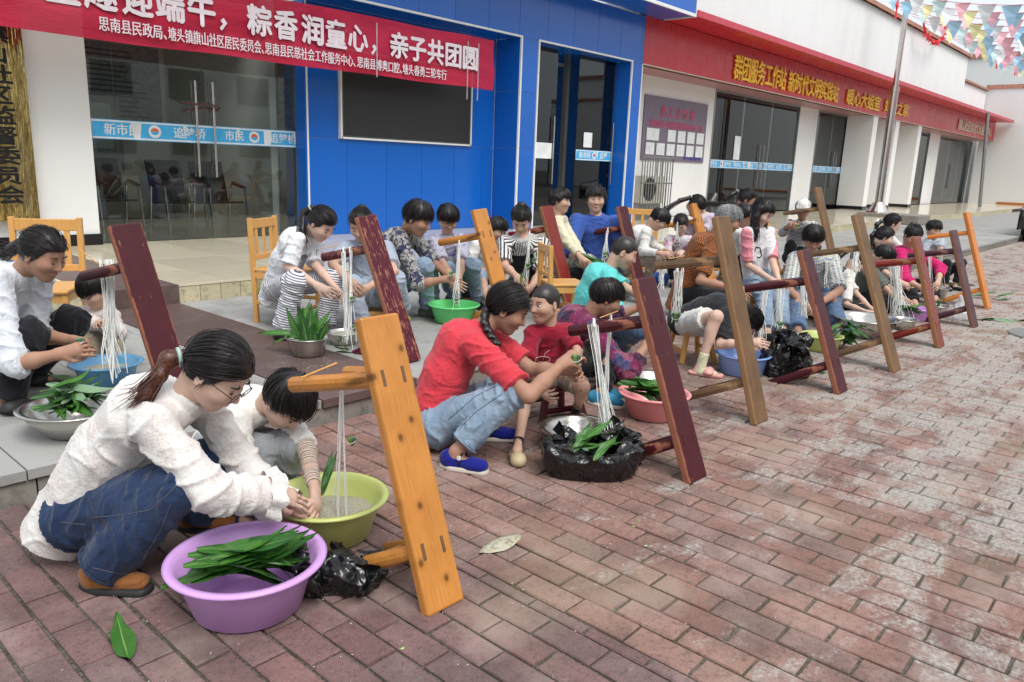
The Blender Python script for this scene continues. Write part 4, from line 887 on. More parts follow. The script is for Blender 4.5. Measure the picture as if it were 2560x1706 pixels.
        if slv2 is not None:      # long undersleeve below a short sleeve
            for i in (0, 1):
                e = elb[i]+(wr[i]-elb[i])*.8; Vv, Qq = sculpt([Cap(sh[i]*.4+elb[i]*.6, elb[i], .047*s, .045*s), Cap(elb[i], e, .045*s, .036*s, cut=True)], res, .02)
                Uu = limb_uv(Vv, [(sh[i], elb[i], 0, .045), (elb[i], wr[i], .28*s, .04)]); Nn = vnormals(Vv, Qq); Vv = Vv+Nn*(np.sin(Uu[:, 0]*160+fbm(Vv*12, 2)*3)*.0022)[:, None]; mk('undersleeve', Vv, Qq, slv2, t, True, attrs={'luv': Uu})
        if vest is not None:
            V, Q = sculpt([Cap(lo_-fd*.02*s, mid, .130*fs, .113*fs+inf, tw, 1.3, cuta=True), Cap(mid, chest, .108*fs+inf, .114*fs+inf, tw, 1.3, cut=False)], max(res, .007), .03); mk('vest', V, Q, vest, t, True, attrs={'luv': V*0})
    # shoes, socks
    if shoe is not None:
        st, sm_ = shoe[0], shoe[1]
        for i in (0, 1):
            f = fds[i]; a = ank[i]; lt = np.cross(Z, f); g = a.copy(); g[2] = zf
            if socks is not None: V, Q = sculpt([Cap(a+nrm(kn[i]-a)*.12*s, a-Z*.04*s, .041*s, .042*s, cuta=True), Cap(a-Z*.045*s, a-Z*.05*s+f*.12*s, .040*s, .028*s, lt, 1.2)], max(res*.9, .005), .02); mk('sock', V, Q, socks, t, True)
            if st == 'slide':
                V, Q = sculpt([Cap(g+Z*.026*s-f*.055*s, g+Z*.02*s+f*.155*s, .040*s, .042*s, lt, 1.15), ], max(res*.8, .0045), .01, post=lambda D, gg: np.maximum(D, (gg[2]-(zf+.030*s))[None, None, :])); 
                V[:, 2] = np.maximum(V[:, 2], zf+.001); so = mk('sandal', V, Q, sm_, t, True)
                V, Q = sculpt([Cap(g+f*.075*s+Z*.03*s+lt*.03*s, g+f*.075*s+Z*.03*s-lt*.03*s, .046*s, .046*s, f, 1.)], max(res*.8, .0045), .01, post=lambda D, gg: np.maximum(D, -(gg[2]-(zf+.028*s))[None, None, :])); mk('strap', V, Q, sm_, so, True); continue
            pr = [Ell(g+Z*.035*s-f*.035*s, np.array([f, lt, Z]), np.array([.05, .040, .05])*s), Cap(g+Z*.03*s-f*.02*s, g+Z*.032*s+f*.13*s, .042*s, (.034 if st == 'clog' else .026)*s, lt, 1.22 if st != 'clog' else 1.4)]
            if st == 'sneaker': pr.append(Cap(g+Z*.06*s, g+Z*.04*s+f*.07*s, .042*s, .036*s, lt, 1.0))
            if st == 'clog': pr.append(Ell(g+Z*.045*s+f*.10*s, np.array([f, lt, Z]), np.array([.075, .056, .046])*s))
            if st == 'mary': pr.append(Cap(g+Z*.025*s+f*.085*s, g+Z*.024*s+f*.13*s, .034*s, .03*s, lt, 1.25)); pr.append(Ell(g+Z*.085*s+f*.03*s, np.array([f, lt, Z]), np.array([.045, .034, .05])*s, op='s', k=.008))
            V, Q = sculpt(pr, max(res, .006), .02); V[:, 2] = np.maximum(V[:, 2], zf+.004); so = mk('shoe', V, Q, sm_, t, True)
            if sole is not None:
                prs = [Ell(g-f*.03*s, np.array([f, lt, Z]), np.array([.056, .045, .04])*s), Cap(g, g+f*.135*s, .045*s, .033*s, lt, 1.25)]
                V, Q = sculpt(prs, max(res*.9, .0055), .02, post=lambda D, gg: np.maximum(D, (gg[2]-(zf+.02*s))[None, None, :])); V[:, 2] = np.maximum(V[:, 2], zf+.001); mk('sole', V, Q, sole, so, False)
            if st == 'mary': MB().tube([g+f*.035*s+lt*.042*s*math.cos(a_)+Z*(.035+.045*math.sin(a_))*s for a_ in np.linspace(-.2, math.pi+.2, 14)], .0055, 6).mk('strap', INK, so); disc_c = g+f*.035*s-lt*.036*s+Z*.066*s; MB().tube([disc_c-lt*.004, disc_c-lt*.010], .011, 10).mk('buckle', TRIM, so)
            if st == 'clogb': pass
    # hair
    hm = HK['stubble' if hair == 'buzz' else hc]; inf = {'buzz': .0035, 'short': .014, 'bowl': .017}.get(hair, .010)*q
    front = {'bowl': .020, 'fringe': .020, 'bangs': .018, 'short': .036}.get(hair, .056)*q if hair != 'buzz' else .052*q
    def hl_(P):
        v = P-head; f, l, u = v@hf, v@HL, v@hu; g = fbm(P.reshape(-1, 3)*np.array([60., 60., 60.]), 1).reshape(P.shape[:-1])*.004+np.interp(f, [-.11*q, -.05*q, -.015*q, .012*q, .035*q, .055*q, .10*q], [-.075*q, -.072*q, -.045*q, -.03*q if hair not in ('buzz',) else -.005*q, .0, front*.8, front])
        return (g-u)*.75
    c0 = H(-.010, 0, .014); rr_ = np.array([.096, .077, .092])*q+inf
    hp_ = [Ell(c0, A, rr_, half=hl_, k=.002)]; paths = []; tp_ = []; tpaths = []
    nS = {True: 520, False: 170}[res < .0075]
    knot = H(-.10, 0, .035) if hair in ('pony', 'braid') else H(-.085, 0, .075) if hair == 'bun' else None
    if tail is not None: tl = [at(*p) if len(p) == 3 else H(*p[:3]) for p in tail]
    if hair in ('pony', 'braid', 'bun') and knot is not None:
        if tail is not None and hair != 'bun': knot = tl[0]
        if hair == 'bun': hp_ += [Ell(knot, A, np.array([.036, .042, .036])*q, k=.01)]
        else:
            pts = [knot]+(tl[1:] if tail is not None else [knot-hf*.05*q-Z*.03, knot-hf*.05*q-Z*.12*s, knot-hf*.03*q-Z*.22*s])
            if hair == 'pony':
                for a, b_, r0, r1 in zip(pts[:-1], pts[1:], np.linspace(.024, .02, len(pts)-1), np.linspace(.028, .008, len(pts)-1)): tp_.append(Cap(a, b_, r0*q, r1*q, k=.02))
                m_ = 90 if res < .0075 else 36
                for _ in range(m_):
                    o = rng.normal(0, .016*q, 3); e = rng.normal(0, .02, 3); ex = rng.uniform(.85, 1.12); tt = np.linspace(0, 1, 9)*(len(pts)-1)
                    X = np.stack([np.interp(tt, range(len(pts)), np.array(pts)[:, c]) for c in range(3)], 1); X = X[0]+(X-X[0])*ex+np.linspace(.3, 1, 9)[:, None]*o+np.linspace(0, 1, 9)[:, None]**2*e; tpaths.append(X)
            else:
                tt = np.linspace(0, len(pts)-1, 11); X = np.stack([np.interp(tt, range(len(pts)), np.array(pts)[:, c]) for c in range(3)], 1)
                for k, x_ in enumerate(X): sd = HL*(.012*(-1)**k)*q; tp_.append(Ell(x_+sd, np.array([nrm(HL+hu*.5*(-1)**k), hu, hf]), np.array([.029, .024, .024])*q*(1-.04*k), k=.004))
            tie = MB(); dd = nrm(pts[1]-pts[0]); x_ = nrm(np.cross(dd, hu+.01)); y_ = np.cross(dd, x_); tie.tube([knot+dd*.008+(x_*math.cos(a)+y_*math.sin(a))*.026*q for a in np.linspace(0, 2*math.pi, 15)], .007*q, 6)
    if hair == 'long':
        for sg in (1, -1):
            pts = [H(-.02, sg*.07, .03), H(.01, sg*.088, -.05), H(.02, sg*.085, -.05)-Z*.13*s, H(.02, sg*.08, -.05)-Z*.24*s]
            for a, b_, r0, r1 in zip(pts[:-1], pts[1:], (.028, .032, .03), (.032, .03, .012)): hp_.append(Cap(a, b_, r0*q, r1*q, k=.02))
            for _ in range(60):
                o = rng.normal(0, .02*q, 3); X = np.array([np.interp(np.linspace(0, 3, 8), range(4), np.array(pts)[:, c]) for c in range(3)]).T+o*np.linspace(.3, 1, 8)[:, None]; paths.append(X)
        hp_.append(Cap(H(-.06, 0, 0), H(-.06, 0, -.05)-Z*.16*s, .06*q, .04*q, HL, 1.3, k=.02))
    V, Q = sculpt(hp_, min(max(res, .006), .009), .01); N = vnormals(V, Q)
    if hair != 'buzz': V = V+N*(fbm((V-head)*70, 2)*.0016+fbm((V-head)*22, 2)*.0018)[:, None]
    if hair != 'bald': hb = mk('hair', V, Q, hm, t, True)
    # strands over the scalp
    if hair != 'buzz':
        for _ in range(nS):
            d = rng.normal(0, 1, 3); d[2] = abs(d[2])+.1 if rng.random() < .6 else d[2]; d = nrm(d); P = c0+(d*rr_)@A; n = 8; X = []
            tgt = knot if knot is not None else None; crown = H(-.05, 0, .09); lift = 1+(rng.uniform(.01, .06) if rng.random() < .85 else rng.uniform(.06, .14))
            if hl_(P) > .0: continue
            st = .011*q*(1.3 if tgt is not None else 1.25)
            for k in range(n):
                v = (P-c0)@A.T; v = v/np.linalg.norm(v/rr_)*lift; X.append(c0+v@A)
                g = (tgt-P) if tgt is not None else (P-crown)+hf*.035*q-hu*.02*q
                if hair in ('bowl', 'fringe', 'long') and tgt is None: g = (P-H(-.02, 0, .10))
                nn = nrm((v/rr_**2)@A); g = nrm(g-nn*(g@nn)); P = X[-1]+g*st
                if hl_(P) > .012*q: break
            if len(X) > 3: paths.append(X)
        # loose wisps at the hairline
        if hair in ('pony', 'bun', 'long', 'braid'):
            for _ in range(8):
                sg = rng.choice([-1, 1]); a = H(rng.uniform(-.03, .03), sg*.082, rng.uniform(-.02, .02)); e = rng.uniform(-.3, .3); paths.append([a+hf*(.001*k*e)-hu*.008*k*q+HL*sg*(.002*k-.0004*k*k) for k in range(6)])
        V, Q = ribbons(paths, .0015*q if res < .0075 else .003*q); mk('hair_strands', V, Q, hm, hb, True)
        if tp_:
            th = HK[tc or hc]; Vt, Qt = sculpt(tp_, min(max(res*.9, .005), .008), .01); pt_ = mk('ponytail' if hair == 'pony' else 'braid', Vt, Qt, th, t, True)
            if tpaths: Vt, Qt = ribbons(tpaths, .0019*q if res < .0075 else .003*q); mk('hair_strands', Vt, Qt, th, pt_, True)
        if hair == 'pony': tie.mk('hair_tie', plain('tie', (.35, .5, .45), .4) if 'tie' not in bpy.data.materials else bpy.data.materials['tie'], t, True)
    if cap is not None:
        V, Q = sculpt([Ell(H(-.008, 0, .03), A, np.array([.112, .092, .095])*q, half=lambda P: (.02*q-(P-head)@hu)), Cap(H(.06, .05, .03), H(.06, -.05, .03), .03*q, .03*q, hf, 1.6, k=.01)], .007, .01, post=None); mk('cap', V, Q, cap, t, True)
    if specs:
        for sg in (1, -1):
            P = [H(.104, sg*.034+.025*math.cos(a), -.006+.021*math.sin(a)) for a in np.linspace(0, 2*math.pi, 19)]; g = MB().tube(P, .0016*q, 5).tube([H(.102, sg*.058, .0), H(.05, sg*.082, .004), H(-.01, sg*.084, -.002)], .0016*q, 5).mk('glasses', INK, t)
        MB().tube([H(.106, .01, .0), H(.108, 0, .003), H(.106, -.01, .0)], .0016*q, 5).mk('glasses', INK, t)
    if collar is not None:
        V, Q = sculpt([Cap(neck-up*.02*s, neck+up*.035*s+fd*.008, .070*s, .062*s, cut=True, cuta=True)], .006, .01); N = vnormals(V, Q); mk('collar', V, Q, collar, t, True)
    return dict(t=t, wr=wr, elb=elb, head=head, H=H, sh=sh, hip=hip, kn=kn, ank=ank, neck=neck, pel=pel, fd=fd, up=up, tw=tw, F=F, L=L)
from mathutils.bvhtree import BVHTree
def trace(p, part, pts, r, mat, name='stitching', close=False):
    """seam or print drawn on a garment: points found on its surface along lines of sight, slightly proud"""
    o = next((c for c in p['t'].children if c.name.split('.')[0] == part), None)
    if o is None: return
    off = np.array(wloc(o)); me = o.data; n = len(me.vertices); co = np.zeros(n*3, np.float32); me.vertices.foreach_get('co', co); co = co.reshape(-1, 3)+off
    k = ('bvh', o.name)
    if k not in _bv: _bv[k] = BVHTree.FromPolygons(co.tolist(), [tuple(q.vertices) for q in me.polygons])
    out = []
    for a, b in zip(pts[:-1], pts[1:]):
        m = max(2, int(math.hypot(b[0]-a[0], b[1]-a[1])/6))
        for i in range(m):
            u = i/m; d = nrm(ray(a[0]+(b[0]-a[0])*u, a[1]+(b[1]-a[1])*u)); h = _bv[k].ray_cast(Vector(CAM), Vector(d))
            if h[0] is not None: out.append(np.array(h[0])-d*.0015)
    if len(out) > 2: MB().tube(out, r, 5).mk(name, mat, o, True)
_bv = {}
# ================================================================== the people
LACE = fabric('white_lace', (.80, .78, .75), (.64, .53, .49), 'lace', bump=.28); DEN = fabric('dark_denim', (.012, .026, .07), (.035, .065, .14), 'denim'); LDEN = fabric('light_denim', (.20, .28, .38), (.36, .44, .53), 'denim')
DEN2 = fabric('mid_denim', (.07, .12, .22), (.15, .22, .33), 'denim'); BLK = fabric('black_cloth', (.012, .012, .016)); WTEE = fabric('white_tee', (.74, .72, .68), bump=.35); GREYP = fabric('grey_sweats', (.30, .32, .34))
STR1 = fabric('brown_stripe', (.62, .56, .48), (.30, .13, .09), 'rings', sc=95); PIN = fabric('pinstripe', (.72, .74, .78), (.62, .66, .73), 'vstripe', sc=170); KHA = fabric('khaki', (.30, .25, .19))
BSTR = fabric('striped_trousers', (.75, .75, .78), (.04, .04, .10), 'rings', sc=58); LINEN = fabric('grey_linen', (.36, .41, .49)); PAIS = fabric('paisley', (.50, .47, .40), (.03, .035, .10), 'paisley', sc=30, col3=(.03, .035, .09))
TYE = fabric('washed_violet', (.42, .41, .50), (.18, .17, .35), 'blotch', sc=9); BWS = fabric('black_white_stripe', (.74, .72, .70), (.015, .015, .02), 'vstripe', sc=34); CRM = fabric('cream_sweat', (.66, .62, .45))
CAMO = fabric('camo_pale', (.34, .33, .29), (.20, .20, .18), 'camo', sc=12, col3=(.45, .44, .4)); RBLUE = fabric('royal_blue', (.045, .10, .37)); REDT = fabric('coral_red', (.60, .045, .065)); CRIM = fabric('crimson', (.30, .012, .035))
PATCH = fabric('patchwork', (.16, .02, .07), (.045, .06, .14), 'patch', sc=12, col3=(.24, .07, .12)); TURQ = fabric('turquoise', (.12, .58, .56)); ORC = fabric('orange_check', (.42, .13, .03), (.03, .02, .02), 'check', sc=42)
PKT = fabric('pink_sleeve_tee', (.72, .70, .72)); PKS = fabric('pink_sleeve', (.78, .28, .33)); BLT = fabric('black_tee', (.022, .022, .026)); WSK = fabric('white_skirt', (.70, .69, .66)); YBC = fabric('blue_yellow_check', (.14, .24, .42), (.52, .47, .30), 'check', sc=30, col3=(.58, .56, .5))
FSTR = fabric('fine_stripe', (.62, .62, .62), (.06, .06, .07), 'rings', sc=55); DCAMO = fabric('camo_dark', (.05, .055, .05), (.10, .11, .09), 'camo', sc=14, col3=(.02, .02, .02)); OLV = fabric('olive', (.12, .14, .12)); MAG = fabric('magenta', (.55, .012, .13))
LAV = fabric('lavender', (.55, .48, .56)); PNKW = fabric('white_pink_print', (.70, .66, .70), (.6, .12, .3), 'blotch', sc=9); GSTR = fabric('grey_stripe', (.42, .46, .52), (.25, .28, .34), 'rings', sc=30); LMESH = fabric('white_gauze', (.68, .62, .58), (.5, .4, .38), 'lace')
SUEDE = fabric('tan_suede', (.26, .10, .03), bump=.7); BVEL = fabric('blue_velvet', (.008, .012, .20)); SOLE = plain('sole_pale', (.55, .50, .44), .6); BSOLE = plain('sole_black', (.02, .02, .02), .6); CLOG = plain('clog_cream', (.50, .40, .25), .5)
PKSL = plain('slide_pink', (.72, .38, .34), .5); BLSL = plain('slide_blue', (.30, .45, .55), .5); SNB = fabric('sneaker_blue', (.04, .25, .42)); SNG = fabric('sneaker_stone', (.48, .44, .38)); YSL = fabric('mustard_slipper', (.30, .27, .03)); BSH = plain('shoe_black', (.015, .015, .018), .3); SKB = fabric('sock_black', (.02, .015, .02)); SKC = fabric('sock_cream', (.62, .60, .42)); PURP = plain('cuff_lace', (.75, .73, .70), .8)
P = {}
P[1] = person('woman in a white lace blouse and jeans squatting over the purple basin', 1.0, -4, head=(548, 926, 2.50), hp=44, hphi=-10, neck=(462, 1000, 2.56), pel=(228, 1268, 2.68), kl=(548, 1152, 2.80), kr=(455, 1212, 2.45),
    fl=(500, 1318), fr=(262, 1466), hr=(676, 1238, 2.56), hl=(700, 1268, 2.76), er=(530, 1232, 2.42), top=LACE, bot=DEN, shoe=('shoe', SUEDE), sole=BSOLE, sleeve=.95, loose=1.5, wide=1.6, leg=1.0, hair='pony', tc='brown', skin=2, res=.005,
    tail=[(455, 892, 2.49), (422, 898, 2.47), (398, 940, 2.45), (362, 985, 2.43), (345, 998, 2.42)], specs=True, hunch=.07, hem=.16, trim=LACE, collar=LACE, hands=.35, fdr=-8, fdl=-5)
P[2] = person('boy in a cream tee with striped undersleeves bent over the green basin', .72, -22, head=(722, 1000, 2.93), hp=62, hphi=-25, neck=(655, 1022, 3.02), pel=(560, 1105, 3.22), kl=(730, 1120, 3.0), kr=(655, 1124, 2.98),
    fl=(700, 1262), fr=(618, 1330), hr=(694, 1250, 2.70), hl=(788, 1232, 2.78), er=(618, 1212, 2.78), el=(768, 1130, 2.95), top=WTEE, bot=GREYP, shoe=('shoe', fabric('navy_shoe', (.02, .03, .1))), sleeve=.45, slv2=STR1, loose=1.3, leg=.97, hair='short', hc='black', skin=2, res=.005, hs=1.06, hands=.7, wide=1.35, sw=1.15)
P[3] = person('woman in a pinstriped white shirt and black trousers tying a dumpling at left edge', 1., -5, head=(108, 632, 3.72), hp=28, hphi=-8, neck=(30, 690, 3.80), pel=(-30, 900, 4.0), kr=(70, 838, 3.72), fr=(10, 1030), fl=(70, 962),
    hr=(150, 885, 3.62), hl=(188, 852, 3.85), er=(40, 912, 3.62), el=(85, 838, 3.95), top=PIN, bot=BLK, shoe=('slide', BSOLE), sleeve=.60, loose=1.4, wide=1.7, leg=.98, hair='pony', skin=1, res=.0055, zf=ZS, tail=[(62, 598, 3.76), (30, 625, 3.78), (0, 640, 3.8)], hands=.7)
P[4] = person('little girl in a white gauze top sitting hunched behind the hanging strings', .64, -95, head=(232, 722, 4.55), hp=38, hphi=-110, neck=(238, 775, 4.62), pel=(252, 868, 4.8), kl=(290, 838, 4.55), kr=(236, 842, 4.55), fl=(296, 930), fr=(238, 925), hl=(262, 812, 4.4), hr=(268, 818, 4.38),
    top=LMESH, bot=KHA, shoe=('shoe', BSH), sleeve=.8, leg=.97, hair='bangs', skin=0, res=.0065, zf=ZS, hs=1.02, wide=1.2, vest=None)
P[5] = person('girl in a white hooded jacket and striped trousers sitting on a pine chair', .88, -12, head=(806, 558, 5.42), hp=42, hphi=-28, neck=(757, 596, 5.55), pel=(705, 718, 5.76), kr=(738, 705, 5.30), kl=(832, 700, 5.55), fr=(706, 850), fl=(812, 838), hr=(795, 716, 5.28), hl=(840, 722, 5.42), er=(722, 668, 5.38), el=(790, 665, 5.55),
    top=fabric('white_jacket', (.74, .75, .78), bump=.7), bot=BSTR, shoe=('shoe', BSH), sleeve=.46, loose=1.6, wide=1.6, leg=.97, hair='pony', skin=2, res=.007, zf=ZS, tail=[(780, 520, 5.46), (760, 532, 5.47), (756, 575, 5.44), (766, 606, 5.42)], hands=.3, hem=.17)
P[6] = person('woman in grey linen squatting behind the scuffed maroon bench', .95, -75, head=(902, 560, 5.85), hp=32, hphi=-95, neck=(915, 606, 5.95), pel=(930, 735, 6.15), kr=(878, 715, 5.70), kl=(985, 702, 5.75), fr=(905, 835), fl=(1008, 800), hr=(872, 702, 5.42), hl=(915, 722, 5.45), er=(832, 660, 5.65), el=(985, 680, 5.7), top=LINEN, bot=LINEN, shoe=('shoe', YSL), sleeve=.38, leg=.97, hair='bun', skin=0, res=.007, zf=ZS, wide=1.4, loose=1.3)
P[7] = person('woman with short black hair and navy paisley shirt holding a green dumpling', .98, -12, head=(1046, 543, 6.1), hp=26, hphi=-18, neck=(1006, 592, 6.3), pel=(965, 735, 6.55), kr=(1062, 668, 6.15), kl=(1075, 672, 6.45), fr=(1068, 792), fl=(1082, 778), hr=(1112, 698, 6.05), hl=(1122, 690, 6.3), er=(1046, 712, 6.08), top=PAIS, bot=LDEN, shoe=('sneaker', OLV), sleeve=.62, loose=1.2, leg=.98, hair='fringe', hs=1.13, skin=1, res=.007, zf=ZS, hands=.9, wide=1.2)
P[8] = person('boy with bowl haircut and dark glasses in a washed violet tee', .86, -60, head=(1120, 545, 6.55), hp=30, hphi=-70, neck=(1118, 600, 6.65), pel=(1150, 708, 6.8), kl=(1182, 664, 6.5), kr=(1122, 676, 6.45), fl=(1192, 772), fr=(1140, 772), hl=(1148, 700, 6.25), hr=(1135, 700, 6.25), top=TYE, bot=LDEN, shoe=('sneaker', BSH), sleeve=.45, leg=.98, hair='bowl', skin=0, res=.007, zf=ZS, specs=True, wide=1.3, loose=1.3)
P[9] = person('boy in a white tee half hidden by the honey bench', .78, -50, head=(1243, 572, 7.1), hp=25, hphi=-40, neck=(1212, 612, 7.2), pel=(1185, 705, 7.4), kl=(1235, 690, 7.1), kr=(1205, 690, 6.95), fl=(1250, 775), fr=(1222, 785), top=WTEE, bot=LDEN, shoe=('sneaker', BSH), sleeve=.45, leg=.6, hair='short', skin=0, res=.008, zf=ZS)
P[10] = person('woman in a black and white striped blouse and black pinafore on a red stool', .98, -92, head=(1303, 548, 6.75), hp=42, hphi=-95, neck=(1308, 602, 6.8), pel=(1322, 712, 7.1), kr=(1275, 725, 6.7), kl=(1355, 725, 6.7), hr=(1292, 692, 6.55), hl=(1325, 722, 6.5), er=(1262, 665, 6.7), el=(1350, 685, 6.65), top=BWS, bot=BLK, apron=BLK, shoe=('shoe', BSH), sleeve=.42, leg=.97, hair='bun', skin=0, res=.007, zf=ZS, loose=1.3, sw=1.1)
P[11] = person('boy with cropped hair in a cream sweatshirt and camouflage trousers', .84, -15, head=(1402, 500, 7.45), hp=8, hphi=-25, neck=(1397, 556, 7.5), pel=(1402, 665, 7.7), kr=(1450, 655, 7.35), kl=(1474, 652, 7.5), fr=(1440, 735), fl=(1466, 728), hr=(1450, 642, 7.15), hl=(1464, 650, 7.2), top=CRM, bot=CAMO, shoe=('sneaker', SNG), sleeve=.9, leg=.97, hair='short', skin=0, res=.008, zf=ZS, gaze=0, hands=.4)
P[12] = person('stout woman in a royal blue blouse looking straight at the camera', 1.05, -90, head=(1490, 496, 7.55), hp=4, hphi=-92, neck=(1490, 562, 7.6), pel=(1492, 690, 7.8), kr=(1445, 690, 7.4), kl=(1538, 690, 7.4), hr=(1462, 662, 7.25), hl=(1540, 655, 7.25), er=(1425, 632, 7.5), el=(1565, 628, 7.5), top=RBLUE, bot=BLK, shoe=('shoe', BSH), sleeve=.58, leg=.98, hair='short', skin=0, res=.0075, zf=ZS, fat=1.25, gaze=0, loose=1.3, sw=1.15)
P[13] = person('boy in a white long-sleeved top leaning over to the right', .84, -5, head=(1650, 548, 8.3), hp=50, hphi=-8, neck=(1612, 574, 8.4), pel=(1562, 665, 8.6), kr=(1630, 645, 8.25), kl=(1650, 645, 8.4), hr=(1652, 634, 8.1), hl=(1667, 628, 8.3), er=(1608, 628, 8.25), top=WTEE, bot=KHA, shoe=('sneaker', BSH), sleeve=.88, leg=.98, hair='short', skin=0, res=.008, zf=ZS)
P[14] = person('child in a white and pink printed top behind the far honey bench', .72, -100, head=(1702, 560, 8.4), hp=40, hphi=-110, neck=(1698, 600, 8.5), pel=(1700, 678, 8.7), hl=(1715, 634, 8.3), hr=(1690, 634, 8.3), top=PNKW, bot=BLK, shoe=('shoe', BSH), sleeve=.8, hair='pony', skin=2, res=.009, zf=ZS, specs=True)
P[15] = person('woman in a pale lavender top whose long black ponytail sweeps down to the left', .95, -40, head=(1742, 515, 8.9), hp=58, hphi=-45, neck=(1772, 550, 9.05), pel=(1800, 645, 9.3), hl=(1738, 600, 8.75), hr=(1728, 602, 8.75), top=LAV, bot=DEN2, shoe=('shoe', BSH), sleeve=.45, hair='pony', skin=0, res=.009, zf=ZS, tail=[(1728, 494, 8.9), (1700, 502, 8.85), (1665, 522, 8.8), (1635, 545, 8.75)])
P[16] = person('woman in a coral red tee and pale jeans squatting with a long braid', 1., -3, head=(1272, 768, 3.86), hp=30, hphi=-6, neck=(1198, 822, 3.86), pel=(1095, 1052, 3.86), kr=(1276, 985, 3.60), kl=(1245, 978, 3.92), fr=(1140, 1168), fl=(1215, 1095), hr=(1408, 908, 3.62), hl=(1412, 925, 3.82), er=(1322, 990, 3.52), el=(1330, 925, 3.95), top=REDT, bot=LDEN, shoe=('mary', BVEL), sole=SOLE, sleeve=.40, leg=.93, hair='braid', skin=1, res=.005,
    tail=[(1214, 778, 3.84), (1212, 806, 3.80), (1226, 836, 3.74), (1246, 862, 3.68)], hands=.75, wide=1.25, loose=1.25, fdr=-22, fdl=-5, hem=.12)
P[17] = person('small boy in a crimson tee with a drink print sitting on a maroon stool', .66, -70, head=(1362, 755, 4.15), hp=8, hphi=-136, neck=(1376, 826, 4.22), pel=(1385, 945, 4.35), kr=(1316, 988, 4.02), kl=(1458, 968, 4.05), fr=(1292, 1150), fl=(1438, 1052), hr=(1348, 972, 3.98), hl=(1425, 905, 3.98), er=(1318, 912, 4.12), el=(1445, 880, 4.12), top=CRIM, bot=KHA, shoe=('clog', CLOG), socks=SKB, sleeve=.42, leg=.40, hair='buzz', skin=0, res=.005, hs=1.0, gaze=-1, hands=.8, loose=1.3, fdr=-85, fdl=-60)
P[18] = person('woman seen from behind in a maroon and blue patchwork shirt', .97, 8, head=(1518, 742, 4.95), hp=28, hphi=5, neck=(1466, 792, 5.0), pel=(1402, 918, 5.12), kr=(1530, 905, 4.75), kl=(1545, 915, 5.05), fr=(1500, 1010), fl=(1535, 1000), hr=(1618, 862, 4.75), hl=(1600, 768, 5.15), er=(1568, 932, 4.66), el=(1520, 800, 5.2), top=PATCH, bot=BLK, shoe=('sneaker', SNB), sole=SOLE, sleeve=.78, leg=.97, hair='short', skin=1, res=.0065, loose=1.4, hem=.14, fdr=-30)
P[19] = person('boy with cropped hair in a turquoise tee bent behind the patchwork shirt', .88, 0, head=(1562, 628, 5.7), hp=28, hphi=-8, neck=(1512, 685, 5.75), pel=(1462, 800, 5.9), kr=(1595, 825, 5.5), kl=(1600, 820, 5.75), hr=(1605, 800, 5.25), hl=(1628, 752, 5.45), er=(1545, 800, 5.45), top=TURQ, bot=DEN2, shoe=('sneaker', SNG), sleeve=.4, leg=.97, hair='buzz', skin=0, res=.0065, wide=1.3, loose=1.2)
P[20] = person('grey-haired woman in an orange and black checked shirt', .98, -8, head=(1822, 548, 6.6), hp=22, hphi=-10, neck=(1775, 600, 6.68), pel=(1716, 738, 6.85), kr=(1830, 745, 6.55), kl=(1835, 745, 6.9), hr=(1835, 722, 6.3), hl=(1850, 720, 6.6), er=(1750, 702, 6.45), top=ORC, bot=BLK, shoe=('shoe', BSH), sleeve=.42, leg=.97, hair='short', hc='grey', skin=1, res=.007, loose=1.3, hem=.16)
P[21] = person('girl with long loose black hair in a white tee with pink sleeves', .9, -60, head=(1908, 530, 7.2), hp=36, hphi=-42, neck=(1893, 582, 7.3), pel=(1898, 712, 7.45), kl=(1950, 735, 7.0), kr=(1908, 738, 6.85), fl=(1955, 842), fr=(1916, 848), hl=(1948, 706, 7.05), hr=(1932, 702, 7.0), er=(1868, 662, 7.3), el=(1932, 655, 7.25), top=PKT, slvm=PKS, bot=LDEN, shoe=('shoe', BSH), sleeve=.44, leg=.97, hair='long', skin=2, res=.007, wide=1.5, loose=1.2)
P[22] = person('girl in a black tee and white skirt bent double over the blue basin', .84, -8, head=(1868, 806, 5.55), hp=75, hphi=-5, neck=(1826, 776, 5.55), pel=(1716, 806, 5.8), kr=(1792, 792, 5.32), kl=(1808, 800, 5.75), fr=(1748, 938), fl=(1842, 900), hr=(1868, 858, 5.22), hl=(1885, 852, 5.5), er=(1800, 862, 5.36), top=BLT, bot=WSK, skirt=True, shoe=('slide', PKSL), socks=SKC, sleeve=.42, hair='pony', skin=2, res=.0065, tail=[(1845, 770, 5.5), (1850, 800, 5.45), (1868, 830, 5.42)], hem=.1, fdr=-20)
P[23] = person('girl with a high ponytail behind the grey-haired woman', .86, -5, head=(1868, 498, 8.8), hp=25, hphi=-15, neck=(1850, 535, 8.9), pel=(1840, 625, 9.1), top=LAV, bot=BLK, shoe=('shoe', BSH), sleeve=.45, hair='pony', skin=1, res=.01, zf=ZS, tail=[(1845, 478, 8.85), (1828, 488, 8.85), (1815, 500, 8.85)])
P[24] = person('woman with short black hair in a blue and yellow checked shirt and jeans', 1., -92, head=(2033, 595, 7.35), hp=30, hphi=-98, neck=(2032, 650, 7.45), pel=(2035, 750, 7.7), kr=(1988, 752, 7.25), kl=(2078, 752, 7.25), fr=(1992, 850), fl=(2095, 838), hr=(2012, 765, 7.0), hl=(2045, 762, 7.0), er=(1972, 725, 7.2), el=(2098, 728, 7.2), top=YBC, bot=DEN2, shoe=('slide', BLSL), sleeve=.46, leg=.97, hair='bowl', skin=1, res=.007, wide=1.4, loose=1.3, fat=1.08, sw=1.15)
